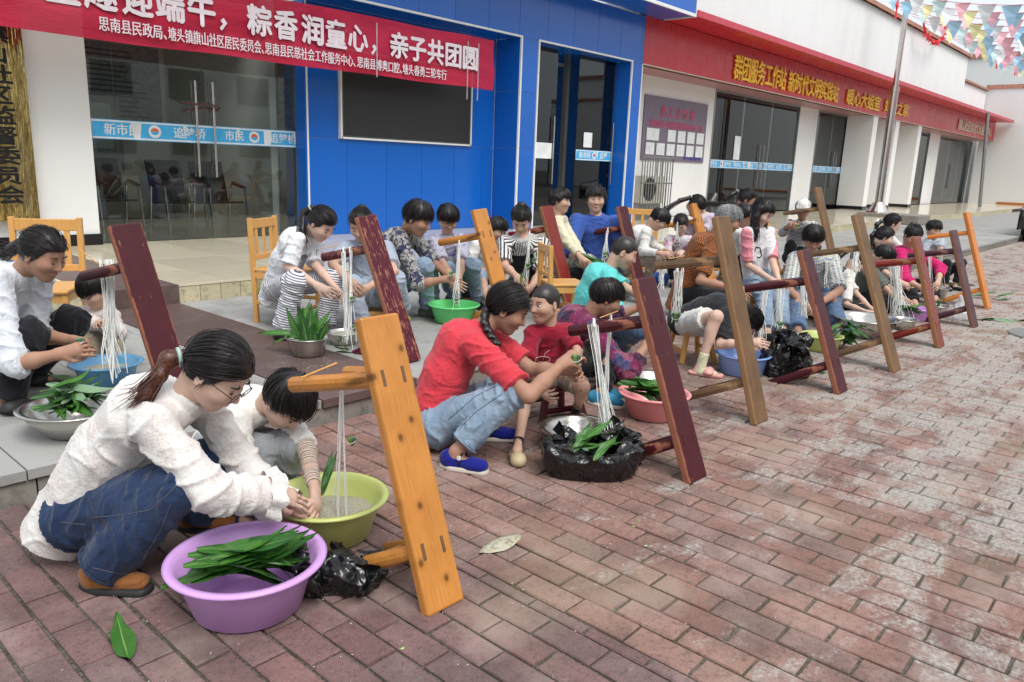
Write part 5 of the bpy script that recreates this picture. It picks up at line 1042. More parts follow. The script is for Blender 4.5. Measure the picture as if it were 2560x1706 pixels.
P[25] = person('old person in a white cap and fine striped shirt near the terrace', .92, -100, head=(2008, 522, 9.5), hp=15, hphi=-115, neck=(2003, 560, 9.6), pel=(1992, 645, 9.8), hl=(1992, 562, 9.25), hr=(1970, 566, 9.25), top=FSTR, bot=BLK, shoe=('shoe', BSH), sleeve=.85, hair='short', skin=1, res=.01, zf=ZS, cap=WTEE)
P[26] = person('child in a white tee and dark camouflage vest reaching into the big steel bowl', .78, -5, head=(2150, 652, 7.7), hp=48, hphi=-10, neck=(2118, 675, 7.75), pel=(2090, 752, 7.9), kr=(2150, 775, 7.6), kl=(2160, 770, 7.9), hr=(2170, 782, 7.35), hl=(2180, 775, 7.6), er=(2115, 762, 7.55), top=WTEE, bot=BLK, vest=DCAMO, shoe=('slide', BLSL), sleeve=.44, hair='pony', skin=2, res=.009, tail=[(2118, 628, 7.75), (2100, 640, 7.75), (2088, 662, 7.75), (2080, 672, 7.75)])
P[27] = person('girl with a pink-tied ponytail at the back of the far group', .84, -8, head=(2232, 558, 9.3), hp=18, hphi=-10, neck=(2215, 598, 9.4), pel=(2205, 680, 9.6), fl=(2240, 745), fr=(2215, 750), top=WTEE, bot=BLK, shoe=('shoe', BSH), sleeve=.45, hair='pony', skin=2, res=.01, zf=0, tail=[(2205, 552, 9.35), (2192, 562, 9.35), (2190, 578, 9.35), (2189, 590, 9.35)])
P[28] = person('girl in an olive top with a sparkly hair clip in the far group', .82, -8, head=(2212, 592, 8.6), hp=24, hphi=-15, neck=(2195, 632, 8.7), pel=(2180, 705, 8.85), hl=(2245, 700, 8.5), hr=(2250, 705, 8.4), top=OLV, bot=BLK, shoe=('shoe', BSH), sleeve=.45, hair='pony', skin=2, res=.009, tail=[(2190, 578, 8.65), (2180, 590, 8.65), (2183, 610, 8.65), (2185, 622, 8.65)])
P[29] = person('boy in a grey-green top with his head bowed among the far group', .78, -20, head=(2210, 640, 8.0), hp=52, hphi=-25, neck=(2180, 672, 8.1), pel=(2160, 740, 8.3), hl=(2265, 750, 7.9), hr=(2252, 755, 7.8), kl=(2222, 755, 8.1), kr=(2210, 758, 7.9), top=OLV, bot=BLK, shoe=('shoe', BSH), sleeve=.45, hair='short', skin=0, res=.009)
P[30] = person('woman with a bun in a magenta shirt squatting over a steel bowl', .98, -55, head=(2283, 588, 8.75), hp=40, hphi=-75, neck=(2270, 630, 8.85), pel=(2248, 715, 9.1), kr=(2275, 715, 8.7), kl=(2335, 715, 8.9), fr=(2285, 778), fl=(2335, 765), hr=(2300, 718, 8.35), hl=(2345, 705, 8.5), er=(2262, 700, 8.55), el=(2352, 672, 8.75), top=MAG, bot=BLK, shoe=('shoe', BSH), sleeve=.75, hair='bun', skin=0, res=.008, loose=1.3, sw=1.1)
P[31] = person('boy in a grey striped tee at the far end of the row', .80, -70, head=(2335, 572, 9.9), hp=20, hphi=-80, neck=(2338, 610, 10.0), pel=(2340, 690, 10.2), hl=(2348, 628, 9.7), hr=(2330, 640, 9.7), top=GSTR, bot=BLK, shoe=('shoe', BSH), sleeve=.45, hair='short', skin=0, res=.009)
P[32] = person('dark-haired child squeezed between the grey-haired woman and the pink-sleeved girl', .76, -15, head=(1862, 538, 7.7), hp=25, hphi=-20, neck=(1848, 572, 7.8), pel=(1838, 660, 8.0), top=WTEE, bot=BLK, shoe=('shoe', BSH), sleeve=.45, hair='bowl', skin=1, res=.01)
ST = plain('stitch_thread', (.16, .16, .17), .8, .05); WP = plain('white_print', (.75, .70, .70), .7, .03); BP = plain('black_print', (.02, .02, .02), .7); DS = plain('denim_seam', (.03, .05, .10), .8)
for pts in ([(151, 1306), (219, 1313)], [(225, 1296), (300, 1288), (374, 1276), (415, 1240), (448, 1207)], [(426, 1263), (400, 1330), (353, 1405)], [(232, 1420), (300, 1436), (380, 1440)], ): trace(P[1], 'trousers', pts, .0008, ST)
for pts in ([(1255, 985), (1190, 1030), (1140, 1082)], [(1120, 1050), (1190, 990), (1250, 960)]): trace(P[16], 'trousers', pts, .0013, DS)
c0, r0 = (1357, 905), 19
trace(P[17], 'top', [(c0[0]+r0*math.cos(a), c0[1]-6+7*math.sin(a)) for a in np.linspace(0, 2*math.pi, 14)], .0012, WP, 'drink_print'); trace(P[17], 'top', [(c0[0]-r0, c0[1]-6), (c0[0]-r0+3, c0[1]+8), (c0[0]+r0-3, c0[1]+8), (c0[0]+r0, c0[1]-6)], .0012, WP, 'drink_print'); trace(P[17], 'top', [(1358, 900), (1362, 884), (1380, 872)], .0012, WP, 'drink_print')
x = 754
for g in ([(0, 0), (0, 12)], [(6, 0), (0, 6), (6, 12)], [(9, 12), (9, 0), (15, 12), (15, 0)], [(18, 0), (18, 12)], [(24, 0), (18, 6), (24, 12)], [(27, 0), (34, 12)], [(34, 0), (27, 12)], [(43, 0), (37, 0), (37, 12), (43, 12)], [(37, 6), (42, 6)]): trace(P[5], 'top', [(x+a, 640+b-a*.35) for a, b in g], .0022, BP, 'letter_print')
for g in ([(1886, 630), (1890, 618), (1900, 620), (1904, 640), (1898, 645), (1888, 640)], [(1884, 612), (1890, 624)], [(1888, 640), (1887, 650)], [(1900, 640), (1903, 650)], [(1896, 612), (1902, 612)]): trace(P[21], 'top', g, .006, BP, 'cat_print')
# ================================================================== benches stood on end
PINE = wood('honey_pine', (.55, .205, .038), (.66, .30, .075)); BWN = wood('old_brown_wood', (.13, .07, .033), (.235, .13, .06), False, ((.30, .17, .08), .66), .9, .55)
MAR = wood('maroon_lacquer', (.052, .006, .011), (.085, .010, .016), False, ((.32, .12, .07), .655), .4, .4, .3); MARW = wood('scuffed_maroon', (.085, .010, .022), (.12, .016, .03), False, ((.34, .15, .09), .55), .3, .42, .3)
REDL = wood('red_lacquer', (.25, .022, .010), (.16, .012, .012), False, ((.30, .14, .06), .70), .5, .25); PLUM = wood('plum_lacquer', (.045, .008, .018), (.07, .012, .028), False, ((.22, .10, .07), .74), .3, .35); ORG = wood('orange_varnish', (.62, .19, .03), (.70, .26, .05), False, None, .3, .35)
bench_info = {}
def bench(key, base, top, mat, label, L=.97, Wd=.155, th=.042):
    """base: front-left bottom corner on the ground, top: front-left top corner"""
    base, top = np.array(base), np.array(top); zl = nrm(top-base); xl = nrm(np.array([1., -.03, 0])-zl*zl[0]); yl = np.cross(zl, xl)
    L = np.linalg.norm(top-base); t = thing('wooden_bench', label, 'bench', base, 'long wooden benches stood on end')
    t.matrix_world = Matrix(((xl[0], yl[0], zl[0], base[0]), (xl[1], yl[1], zl[1], base[1]), (xl[2], yl[2], zl[2], base[2]), (0, 0, 0, 1)))
    mk('seat_board', *(lambda m: (m.V, m.F))(MB().box(0, Wd, 0, th, 0, L)), mat, t, local=True, bevel=.009)
    info = {}
    for e, z0, dz in (('t', .79*L, .055), ('b', .205*L, -.05)):
        for sx in (-1, 1):
            a = np.array([Wd/2+sx*Wd*.26, th*.9, z0]); b = a+np.array([sx*.075, .40, dz]); d = nrm(b-a); m = MB()
            u = nrm(np.cross(d, (0, 0, 1))); v = np.cross(u, d); prof = [(-.021, -.022), (.021, -.022), (.024, 0), (.014, .026), (-.014, .026), (-.024, 0)]
            if mat is PINE or mat in (MAR, MARW, PLUM, REDL): prof = [(.025*math.cos(q), .029*math.sin(q)) for q in np.linspace(0, 2*math.pi, 12, endpoint=False)]
            n = len(prof); V = [p+u*x+v*y for p in (a-d*.012, b) for x, y in prof]; F = [(i, (i+1) % n, n+(i+1) % n, n+i) for i in range(n)]+[tuple(range(n-1, -1, -1)), tuple(range(n, 2*n))]
            mk('leg', V, F, mat, t, local=True, bevel=.003); info[e+('l' if sx < 0 else 'r')] = (base+xl*a[0]+yl*a[1]+zl*a[2], base+xl*b[0]+yl*b[1]+zl*b[2])
        for yy in (.13, .27):
            f = (yy-th)/.40; w = Wd*.26+.075*f; MB().bar((Wd/2-w, yy, z0+dz*f), (Wd/2+w, yy, z0+dz*f), .032, .02, (0, 1, 0)).mk('crossbar', mat, t, local=True, bevel=.003)
    for z0 in (.79*L, .205*L):
        for sx in (-1, 1): x = Wd/2+sx*Wd*.26; MB().box(x-.006, x+.006, -.0015, .004, z0-.027, z0+.027).mk('tenon', BWN if mat is PINE else mat, t, local=True)
    bench_info[key] = info; return t
def bb(key, b, tpx, mat, label, z=0): B_ = atz(*b, z); d = ray(*tpx); T_ = CAM+d*(B_[0]/d[0]); bench(key, B_, T_, mat, label)
bb('o1', (1072, 1546), (896, 795), PINE, 'honey pine bench with dark knots standing on end nearest the camera')
bb('m2', (1727, 1213), (1589, 696), MAR, 'maroon lacquered bench on end behind the open black bag of leaves')
bb('b3', (1892, 1065), (1791, 540), BWN, 'tall worn brown bench on end in front of the girl bent double')
bb('m4', (2099, 988), (2003, 625), MAR, 'maroon bench on end in front of the blue and yellow checked shirt')
bb('b5', (2237, 933), (2138, 535), BWN, 'second tall worn brown bench, standing right of the leaf pile')
bb('r6', (2350, 872), (2288, 592), REDL, 'red bench with pale worn edge on end before the magenta shirt')
bb('p7', (2437, 821), (2382, 575), PLUM, 'dark plum bench on end between the red one and the orange one')
bb('o8', (2471, 773), (2416, 530), ORG, 'bright orange bench on end, last of the row at right')
def bk(key, x, y, mat, label, L=.97, dx=0): h = L*math.cos(R_(20)); bench(key, (x, y, ZS), (x+dx, y+L*math.sin(R_(20)), ZS+h), mat, label)
bk('lm', 1.55, 3.58, MAR, 'dark maroon bench on end with thick white strings at left', dx=-.09); bk('mb', 3.06, 3.62, MARW, 'badly scuffed maroon bench on end beside the grey linen woman', dx=-.11)
bk('ob', 4.36, 3.93, PINE, 'pine bench on end above the mint green basin', dx=-.07); bk('rc', 5.40, 4.12, REDL, 'red lacquered bench on end beside the cropped-haired boy in cream', dx=-.05)
bk('md', 6.24, 3.88, MAR, 'maroon bench on end just right of the stout woman in blue', dx=-.03); bk('oe', 7.96, 4.06, PINE, 'pine bench on end behind the orange checked shirt')
bk('of', 9.75, 4.05, ORG, 'orange bench on end mostly hidden behind the long-haired girl', dx=-.1)
_b = at(2041, 463, 9.0); bench('bg', (_b[0], _b[1]-.41, ZS), (_b[0], _b[1], ZS+1.14), BWN, 'weathered brown bench on end near the person in a white cap')
# ================================================================== leaves
def leaf_m(name, c1, c2, rough=.35):
    m = M(name, c1, rough, .5); U = m.coord('@luv'); u, v, _ = m.sep(U); co = m.coord('Object')
    vein = m.math('SINE', m.math('MULTIPLY', v, 260.)); c = m.mix(m.ramp(vein, [(.2, 0.), (.9, .5)]), c1, c2); c = m.mix(m.ramp(m.math('ABSOLUTE', v), [(.035, 1.), (.075, 0.)]), c, (.22, .34, .08))
    c = m.mix(m.ramp(m.noise(co, 6, 4), [(.5, 0.), (.75, .6)]), c, c2); m.col(c); m.bump(vein, .35, .001); return m.m
LF = [leaf_m('leaf_green', (.030, .125, .014), (.065, .22, .025), .25), leaf_m('leaf_dark', (.016, .075, .014), (.035, .14, .022), .28), leaf_m('leaf_pale', (.16, .27, .16), (.22, .34, .2), .5)]
leafmesh = []
def leaf_mesh(L, W, bend, twist, fold, mat, torn=False):
    n, k = 12, 4; V, U, F = [], [], []
    for i in range(n+1):
        t = i/n; w = W*.5*(math.sin(math.pi*min(1, t*1.02+.015))**.62)*(1-.35*t) if t < .999 else .001
        if torn and t > .72: w *= .8
        a = bend*t; x = L*(math.sin(a)/bend if abs(bend) > 1e-3 else t); z = L*((1-math.cos(a))/bend if abs(bend) > 1e-3 else 0)
        for j in range(-k, k+1):
            s_ = j/k; tw = twist*t; yy = w*s_; zz = abs(s_)*w*fold+.005*math.sin(t*11+s_*2.5)*(.3+abs(s_)); V.append((x, yy*math.cos(tw)-zz*math.sin(tw), -z+yy*math.sin(tw)+zz*math.cos(tw))); U.append((t, s_, 0))
    m = 2*k+1
    for i in range(n):
        for j in range(m-1): F.append((i*m+j, i*m+j+1, (i+1)*m+j+1, (i+1)*m+j))
    me = bpy.data.meshes.new('leaf'); me.from_pydata(V, [], F); me.polygons.foreach_set('use_smooth', [True]*len(F)); a = me.attributes.new('luv', 'FLOAT_VECTOR', 'POINT'); a.data.foreach_set('vector', np.array(U, np.float32).ravel()); me.materials.append(mat); return me
LM = [[leaf_mesh(.40, .072, b, tw, f, mt) for b, tw, f in ((.5, .3, .25), (.9, -.4, .3), (.15, .1, .15), (-.5, .5, .35), (.3, -.9, .2))] for mt in LF]
def orient(o, x, up_, sc=1):
    x = nrm(x); z = nrm(np.asarray(up_)-x*(np.asarray(up_)@x)); y = np.cross(z, x); loc = o.location.copy(); m = Matrix(((x[0], y[0], z[0]), (x[1], y[1], z[1]), (x[2], y[2], z[2]))).to_4x4(); o.matrix_basis = Matrix.Translation(loc) @ m @ Matrix.Scale(sc, 4)
def leaves(label, pos, n, dr, fan=.5, lift=.25, spread=.06, layers=.006, mats=(0, 0, 1), sc=1., updir=Z, back=.5, group='bundles of green leaves', cat='leaves', roll=.35, wide=1.):
    t = thing('leaf_bundle', label, cat, pos, group); d0 = nrm(dr); sd = nrm(np.cross(updir, d0)) if abs(np.dot(updir, d0)) < .95 else nrm(np.cross((0, 1, 0), d0))
    for i in range(n):
        a = rng.normal(0, fan); d = d0*math.cos(a)+sd*math.sin(a)+np.asarray(updir)*rng.normal(0, .5)*lift; s_ = sc*rng.uniform(.8, 1.15)
        me = LM[mats[rng.integers(len(mats))]][rng.integers(5)]; p = -d*.40*back*s_+sd*rng.normal(0, spread)+np.asarray(updir)*(i*layers)+d0*rng.normal(0, spread)
        o = link('leaf', me, None, t, p); orient(o, d, np.asarray(updir)+rng.normal(0, roll, 3), s_)
        if wide != 1: o.matrix_basis = o.matrix_basis @ Matrix.Diagonal((1, wide, 1, 1))
    return t
# ================================================================== basins
def plastic(name, col, rough=.35): m = M(name, col, rough, .5); m.b.inputs['Subsurface Weight'].default_value = .25; m.b.inputs['Subsurface Radius'].default_value = (.02, .02, .02); co = m.coord('Object'); m.col(m.mix(m.ramp(m.noise(co, 5, 5), [(.45, 0.), (.8, .25)]), col, [c*.7 for c in col])); m.bump(m.noise(co, 9, 3), .06, .01); return m.m
bs = M('basin_steel', (.55, .53, .50), .22, .5, Metallic=1.); bs.rough(bs.ramp(bs.noise(bs.coord('Object', (1, 1, 6)), 9, 4), [(.3, .18), (.8, .34)])); STL = bs.m
rice = M('rice', (.74, .70, .60), .6, .3); _v = rice.n('TexVoronoi'); _v.inputs['Scale'].default_value = 210; rice.l(rice.coord('Object'), _v.inputs['Vector']); rice.col(rice.ramp(_v.outputs['Distance'], [(.0, (.80, .77, .68)), (.6, (.42, .38, .28))])); rice.bump(_v.outputs['Distance'], .9, .004); RICE = rice.m
def basin(label, cat, px, Rt, Rb, h, mat, z=0, rim=.012, ricef=None, ex=1, name='basin', steel=False, ricel=None):
    p = atz(*px, z); f = hv(90); c = p+f*Rb; n = 56
    if steel: pr = [(Rb*.2, .001), (Rb*.86, .001), (Rb, .012), (Rt*.93, h*.72), (Rt*.97, h*.97), (Rt+rim, h+.003), (Rt+rim, h-.004), (Rt+rim*.9, h+.005), (Rt*.955, h), (Rt*.91, h*.72), (Rb*.97, .016), (Rb*.84, .006), (Rb*.2, .006)]
    else: pr = [(Rb*.3, .004), (Rb*.9, .0), (Rb, .008), (Rt*.94-.004, h*.80), (Rt*.96, h*.86), (Rt, h*.885), (Rt+rim, h*.93), (Rt+rim*1.15, h*.97), (Rt+rim*.6, h), (Rt*.985-rim*.2, h*.99), (Rt*.95-.004, h*.86), (Rt*.93-.008, h*.8), (Rb*.97, .014), (Rb*.85, .007), (Rb*.3, .006)]
    m = MB().lathe(pr, c, n, ex); m.F = m.F[:-2]; k = len(m.V); m.add([(c[0], c[1], c[2]+.006)], []); last = (len(pr)-1)*n; m.F += [(last+i, last+(i+1) % n, k) for i in range(n)]+[((i+1) % n, i, k) for i in range(n)]
    t = m.mk(name, mat, None, True, origin=c); props(t, label, cat, 'basins and bowls on the ground')
    if ricef:
        zz = h*ricef; R = Rb+(Rt-Rb)*ricef*.9-.006; V, F = [], []; rn = 16; an = 40
        for i in range(rn+1):
            for j in range(an): r = R*i/rn; a = 2*math.pi*j/an; V.append((c[0]+r*math.cos(a), c[1]+r*math.sin(a), c[2]+zz+.03*math.cos(min(1, r/R)*1.57)))
        V = np.array(V); V[:, 2] += fbm(V*18, 3)*.008; F = [(i*an+j, i*an+(j+1) % an, (i+1)*an+(j+1) % an, (i+1)*an+j) for i in range(rn) for j in range(an)]
        o = mk('rice_heap', V, F, RICE, None, True, origin=(c[0], c[1], c[2]+zz)); props(o, ricel, 'rice')
    return c
PUR = plastic('purple_plastic', (.60, .34, .70)); LIM = plastic('lime_plastic', (.55, .61, .20)); BLB = plastic('sky_plastic', (.15, .40, .66), .2); MINT = plastic('mint_plastic', (.15, .68, .22), .25); PNK = plastic('pink_plastic', (.78, .30, .31), .25); CBL = plastic('cobalt_plastic', (.26, .40, .78), .25); DBL = plastic('blue_plastic', (.03, .14, .55)); LIL = plastic('lilac_plastic', (.60, .28, .68))
def inb(c, h): return (c[0], c[1], c[2]+h)
c = basin('purple plastic basin full of long green leaves at bottom left', 'basin', (575, 1590), .225, .165, .175, PUR, rim=.018)
leaves('stack of long glossy green leaves lying across the purple basin', (c[0]+.02, c[1]+.01, .128), 34, hv(26), .17, .10, .024, .0019, (0, 0, 0, 1), .86, back=.47, roll=.13, wide=1.25)
leaves('few loose dark leaves at the back rim of the purple basin', (c[0]-.02, c[1]+.10, .13), 3, hv(60), .5, .2, .03, .004, (1,), .5)
c = basin('lime green plastic basin of white rice in front of the bending boy', 'basin', (800, 1384), .205, .15, .165, LIM, rim=.016, ricef=.5, ricel='white rice heaped in the lime green basin')
GB = c
c = basin('wide steel bowl of leaves by the pinstriped woman at left', 'bowl', (152, 1106), .215, .13, .13, STL, ZS, .02, steel=True, name='bowl')
leaves('pointed green and pale leaves piled in the steel bowl at left', inb(c, .13), 26, hv(25), 1.1, .45, .04, .0035, (0, 0, 1, 2, 2), .66, roll=.25, wide=1.35)
c = basin('translucent sky blue basin under the white strings at left', 'basin', (238, 972), .175, .13, .12, BLB, ZS, .014, ricef=.55, ricel='white rice in the sky blue basin at left')
c = basin('deep steel bowl with upright leaves on the brown granite', 'bowl', (760, 898), .138, .10, .125, STL, ZS, .007, steel=True, name='bowl')
leaves('sheaf of upright leaves standing in the deep steel bowl', inb(c, .10), 22, Z+hv(100)*.25, .36, .22, .035, .001, (0, 1, 1), .62, updir=hv(-90), back=.1, wide=1.4); leaves('single long leaf sticking out left of the deep bowl', inb(c, .12), 2, hv(172)+Z*.12, .1, .05, .01, .002, (0,), .8, back=0.)
c = basin('shallow steel bowl of rice behind the bowl of upright leaves', 'bowl', (852, 867), .118, .085, .085, STL, ZS, .007, .7, ricel='white rice filling the shallow steel bowl', steel=True, name='bowl')
c = basin('bright mint green basin under the pine bench', 'basin', (1130, 814), .20, .15, .15, MINT, ZS, .013)
c = basin('empty shiny steel bowl behind the black bag', 'bowl', (1448, 1136), .185, .12, .10, STL, 0, .022, steel=True, name='bowl')
c = basin('flat steel bowl behind the pink basin', 'bowl', (1640, 980), .15, .1, .07, STL, 0, .02, steel=True, name='bowl')
c = basin('pink plastic basin with a bunch of leaves behind the maroon bench', 'basin', (1642, 1060), .195, .14, .15, PNK, rim=.014)
leaves('bunch of leaves tied at the stems hanging over the pink basin', (c[0]-.07, c[1]+.03, .15), 18, hv(-20)-Z*.12, .3, .15, .03, .003, (0, 1), .72, back=.35)
c = basin('cobalt blue basin in front of the bent girl', 'basin', (1868, 947), .185, .15, .15, CBL, rim=.012)
c = basin('lime green basin half hidden by the black carrier bag', 'basin', (2066, 884), .16, .13, .13, LIM, rim=.01)
c = basin('very wide steel bowl under the reaching child', 'bowl', (2180, 850), .275, .17, .17, STL, 0, .02, steel=True, name='bowl')
c = basin('deep blue basin on the pavement behind the turquoise tee', 'basin', (1645, 716), .16, .12, .12, DBL, ZS, .01)
c = basin('lilac plastic basin behind the red bench', 'basin', (2298, 806), .14, .1, .13, LIL, rim=.01)
leaves('green leaves with a purple flower in the bowl beside the lilac basin', inb(atz(2270, 806), .12), 14, hv(10), .8, .4, .04, .004, (0, 1), .6)
c = basin('dark steel bowl beside the lilac basin', 'bowl', (2268, 828), .12, .09, .10, STL, 0, .01, steel=True, name='bowl')
c = basin('steel bowl in front of the magenta shirt', 'bowl', (2345, 748), .17, .12, .13, STL, 0, .015, steel=True, name='bowl')
c = basin('grey bowl of green stems behind the plum bench', 'bowl', (2350, 788), .12, .09, .09, STL, 0, .01, steel=True, name='bowl')
leaves('short green stems standing in the grey bowl', inb(c, .07), 10, Z, .3, .2, .03, 0., (0, 1), .3, updir=hv(-90), back=0)
leaves('big heap of broad leaves resting on the lower leg of the brown bench', atz(2118, 872)+Z*.08, 34, hv(10)+Z*.1, 1.3, .6, .06, .004, (0, 1, 1), .55, wide=1.5)
# ================================================================== black plastic bags
bgm = M('black_plastic', (.008, .008, .009), .2, .6)
for sc_, ds_ in ((7, .05), (16, .02)): bgm.bump(bgm.math('ABSOLUTE', bgm.math('SUBTRACT', bgm.noise(bgm.coord('Object', (1, 1, .8)), sc_, 1.5, .5, .9), .5)), .7, -ds_)
BAG = bgm.m
clm = M('clear_bag', (.7, .7, .72), .25, .5); clm.b.inputs['Alpha'].default_value = .55; CLR = clm.m
def openbag(label, c, rx, ry, h, rot, seed):
    rg = np.random.default_rng(seed); n, m = 120, 26; ax, ay = hv(rot), hv(rot+90); V = []
    for j in range(m):
        t_ = j/(m-1)
        for i in range(n):
            a = 2*math.pi*i/n; ca, sa = math.cos(a), math.sin(a); se = (abs(ca)**2.6+abs(sa)**2.6)**(-1/2.6)
            if t_ < .78: u = t_/.78; k = (.86+.16*math.sin(u*2.6))*se; z = h*u
            else: u = (t_-.78)/.22; k = (.99-.34*u)*se; z = h*(1-.10*u+.20*math.sin(3*a+seed)*u)
            V.append((ca*k*rx, sa*k*ry, z+h*.10*math.sin(2*a+1)*t_*t_))
    V = np.array(V); t2 = np.repeat(np.arange(m)/(m-1), n); A_ = np.tile(np.arange(n)/n*2*math.pi, m); nr = V*[1/rx, 1/ry, 0]; nr /= np.maximum(np.linalg.norm(nr, axis=1), 1e-6)[:, None]
    q = 1-np.abs(fbm(np.stack([np.cos(A_)*2.6+t2*.8, np.sin(A_)*2.6, t2*1.9], 1)+seed, 2)); f = q**4*.030+(1-np.abs(fbm(V*20+seed, 2)))**4*.005; V = V+nr*(f*(.25+t2))[:, None]; V[:, 2] += fbm(V*9, 2)*.014*t2
    V = np.asarray(c)+np.outer(V[:, 0], ax)+np.outer(V[:, 1], ay)+np.outer(V[:, 2], Z); F = [(j*n+i, j*n+(i+1) % n, (j+1)*n+(i+1) % n, (j+1)*n+i) for j in range(m-1) for i in range(n)]+[tuple(range(n-1, -1, -1))]
    o = mk('plastic_bag', V, F, BAG, None, True, origin=c); props(o, label, 'bag'); return o
def bag(label, pos, r, rot, mat=BAG, amp=.02, hollow=True, extra=(), seed=0, name='plastic_bag'):
    A = np.array([hv(rot), hv(rot+90), Z]); pos = np.array(pos, float); pr = [Ell(pos+Z*r[2]*.55, A, r), Cap(pos-A[0]*r[0]*.6+Z*r[2]*.4, pos+A[0]*r[0]*.6+Z*r[2]*.4, r[1]*.8, r[1]*.8, k=.04)]
    pr += [Cap(pos+A[0]*a[0]+A[1]*a[1]+Z*a[2], pos+A[0]*b[0]+A[1]*b[1]+Z*b[2], ra, rb, k=.03) for a, b, ra, rb in extra]
    if hollow: pr.append(Ell(pos+Z*r[2]*1.55, A, np.array(r)*[.8, .72, .62], op='s', k=.01))
    V, Q = sculpt(pr, .0065, .03, floor=pos[2]+.002); N = vnormals(V, Q); 
    rg = np.random.default_rng(int(seed)+1); n = 0; Wv = V+np.stack([fbm(V*5+seed, 2), fbm(V*5+seed+9, 2), fbm(V*5+seed+19, 2)], 1)*.05
    for f_, w_ in ((16, 1.), (22, .8), (31, .6), (43, .45), (62, .3), (85, .2)):
        d_ = nrm(rg.normal(0, 1, 3)*[1, 1, .55]); n = n+w_*(2*np.abs(((Wv@d_)*f_/6.28*2+rg.uniform()) % 1-.5))
    V = V+N*((n/3.35-.5)*amp*1.3+(1-np.abs(fbm(V*15+seed, 2)))**4*.010-.003)[:, None]; V[:, 2] = np.maximum(V[:, 2], pos[2]+.001)
    if hollow: top = V[:, 2] > pos[2]+r[2]*1.05; V[top] += (rng.normal(0, .0015, (top.sum(), 3)))
    o = mk(name, V, Q, mat, None, True, origin=pos); props(o, label, 'bag'); return o
_p = atz(1480, 1205)+hv(90)*.10; openbag('open black plastic bag of leaves at the foot of the maroon bench', _p, .225, .115, .155, 4, 3)
leaves('green leaves poking out of the open black bag', _p+np.array([0, 0, .15]), 14, hv(25)+Z*.30, .7, .45, .05, .003, (0, 0, 2), .62, back=.4)
_p = atz(835, 1500)+hv(90)*.08; bag('crumpled empty black bag lying between purple basin and pine bench', _p, (.11, .075, .075), 10, hollow=False, amp=.035, extra=[((-.09, .02, .06), (-.12, .04, .13), .03, .015), ((-.08, -.03, .03), (-.24, -.11, .012), .028, .01), ((.05, 0, .03), (.13, .02, .03), .04, .03)], seed=8)
_p = atz(1975, 948)+hv(90)*.10; bag('knotted black carrier bag standing behind the maroon bench', _p, (.15, .12, .19), 0, hollow=False, amp=.03, extra=[((-.03, 0, .24), (-.10, 0, .32), .03, .014), ((-.10, 0, .32), (-.02, 0, .335), .014, .014), ((.02, 0, .25), (.0, 0, .34), .03, .014), ((-.1, 0, .1), (-.2, -.03, .2), .05, .02)], seed=5)
def flaps(o, c, r, n, seed, mat=None):
    rg = np.random.default_rng(seed)
    for i in range(n):
        a = rg.uniform(0, 6.28); d = np.array([math.cos(a), math.sin(a), rg.uniform(.1, .9)]); d = nrm(d); u = nrm(np.cross(d, rg.normal(0, 1, 3))); s_ = rg.uniform(.05, .085); p0 = np.asarray(c)+d*np.array(r)*.85; G = []
        for j in range(12):
            for k in range(12): x_, y_ = j/11, k/11-.5; q_ = p0+d*s_*x_*1.2+u*s_*y_*(1.6-.9*x_)+np.cross(d, u)*s_*.35*math.sin(x_*3+y_*5+i); G.append(q_)
        G = np.array(G); G = G+np.stack([fbm(G*30+i, 2), fbm(G*30+i+7, 2), fbm(G*30+i+13, 2)], 1)*.008; G[:, 2] = np.maximum(G[:, 2], .004); mk('flap', G, [(j*12+k, j*12+k+1, (j+1)*12+k+1, (j+1)*12+k) for j in range(11) for k in range(11)], mat or BAG, o, True)
_bg = [o for o in bpy.data.objects if o.name.startswith('plastic_bag')]
for _o in _bg:
    if 'crumpled' in _o['label']: flaps(_o, np.array(_o.location)+[0, 0, .04], (.12, .09, .06), 9, 4)
    elif 'knotted' in _o['label']: flaps(_o, np.array(_o.location)+[0, 0, .17], (.12, .10, .16), 8, 6)
    else: flaps(_o, np.array(_o.location)+[0, 0, .13], (.24, .12, .06), 6, 9)
_p = atz(2400, 800); bag('clear plastic bag slumped behind the plum bench', _p, (.10, .08, .12), 0, CLR, .02, False, [((0, 0, .12), (-.03, 0, .24), .03, .012)], 4)
# ================================================================== strings, dumplings
STRG = plain('white_string', (.86, .87, .84), .8, .06)
def hank(label, top, bot, n=12, w=.012, flare=.02, loop=None, r=.0022, frizz=.006):
    T, B_ = at(*top), at(*bot); t = MB(); L = np.linalg.norm(T-B_)
    for i in range(n):
        o0 = rng.normal(0, w*.5, 3)*[1, 1, .2]; o1 = rng.normal(0, flare, 3)*[1, 1, .8]; m = 9; e = rng.uniform(.82, 1.04); ph = rng.uniform(0, 6)
        P_ = [T+(B_-T)*e*k/(m-1)+o0*(1-k/(m-1))+o1*(k/(m-1))**1.5+np.array([math.sin(ph+k*1.3), math.cos(ph*2+k*1.1), 0])*frizz*(k/(m-1)) for k in range(m)]
        if loop: P_ = [T+hv(90)*.0+Z*.0+np.array([0, 0, loop*.5*math.sin(a)+loop*.5])*1+hv(0)*0+hv(90)*loop*.9*math.cos(a)*-1 for a in np.linspace(math.pi*1.05, 0, 6)][:0]+P_
        t.tube(P_, r*rng.uniform(.8, 1.3), 4, False)
    o = t.mk('string_hank', STRG, None, True, origin=T); props(o, label, 'string'); o['kind'] = 'stuff'; del o['kind']
    if 'fringe' in label: return o
    a = MB().tube([T+hv(90)*.0+hv(-90)*.026*math.cos(q)+Z*(-.004+.030*math.sin(q)) for q in np.linspace(-.3, math.pi+.3, 9)], w*.3, 6); a.mk('loop', STRG, o, True); return o
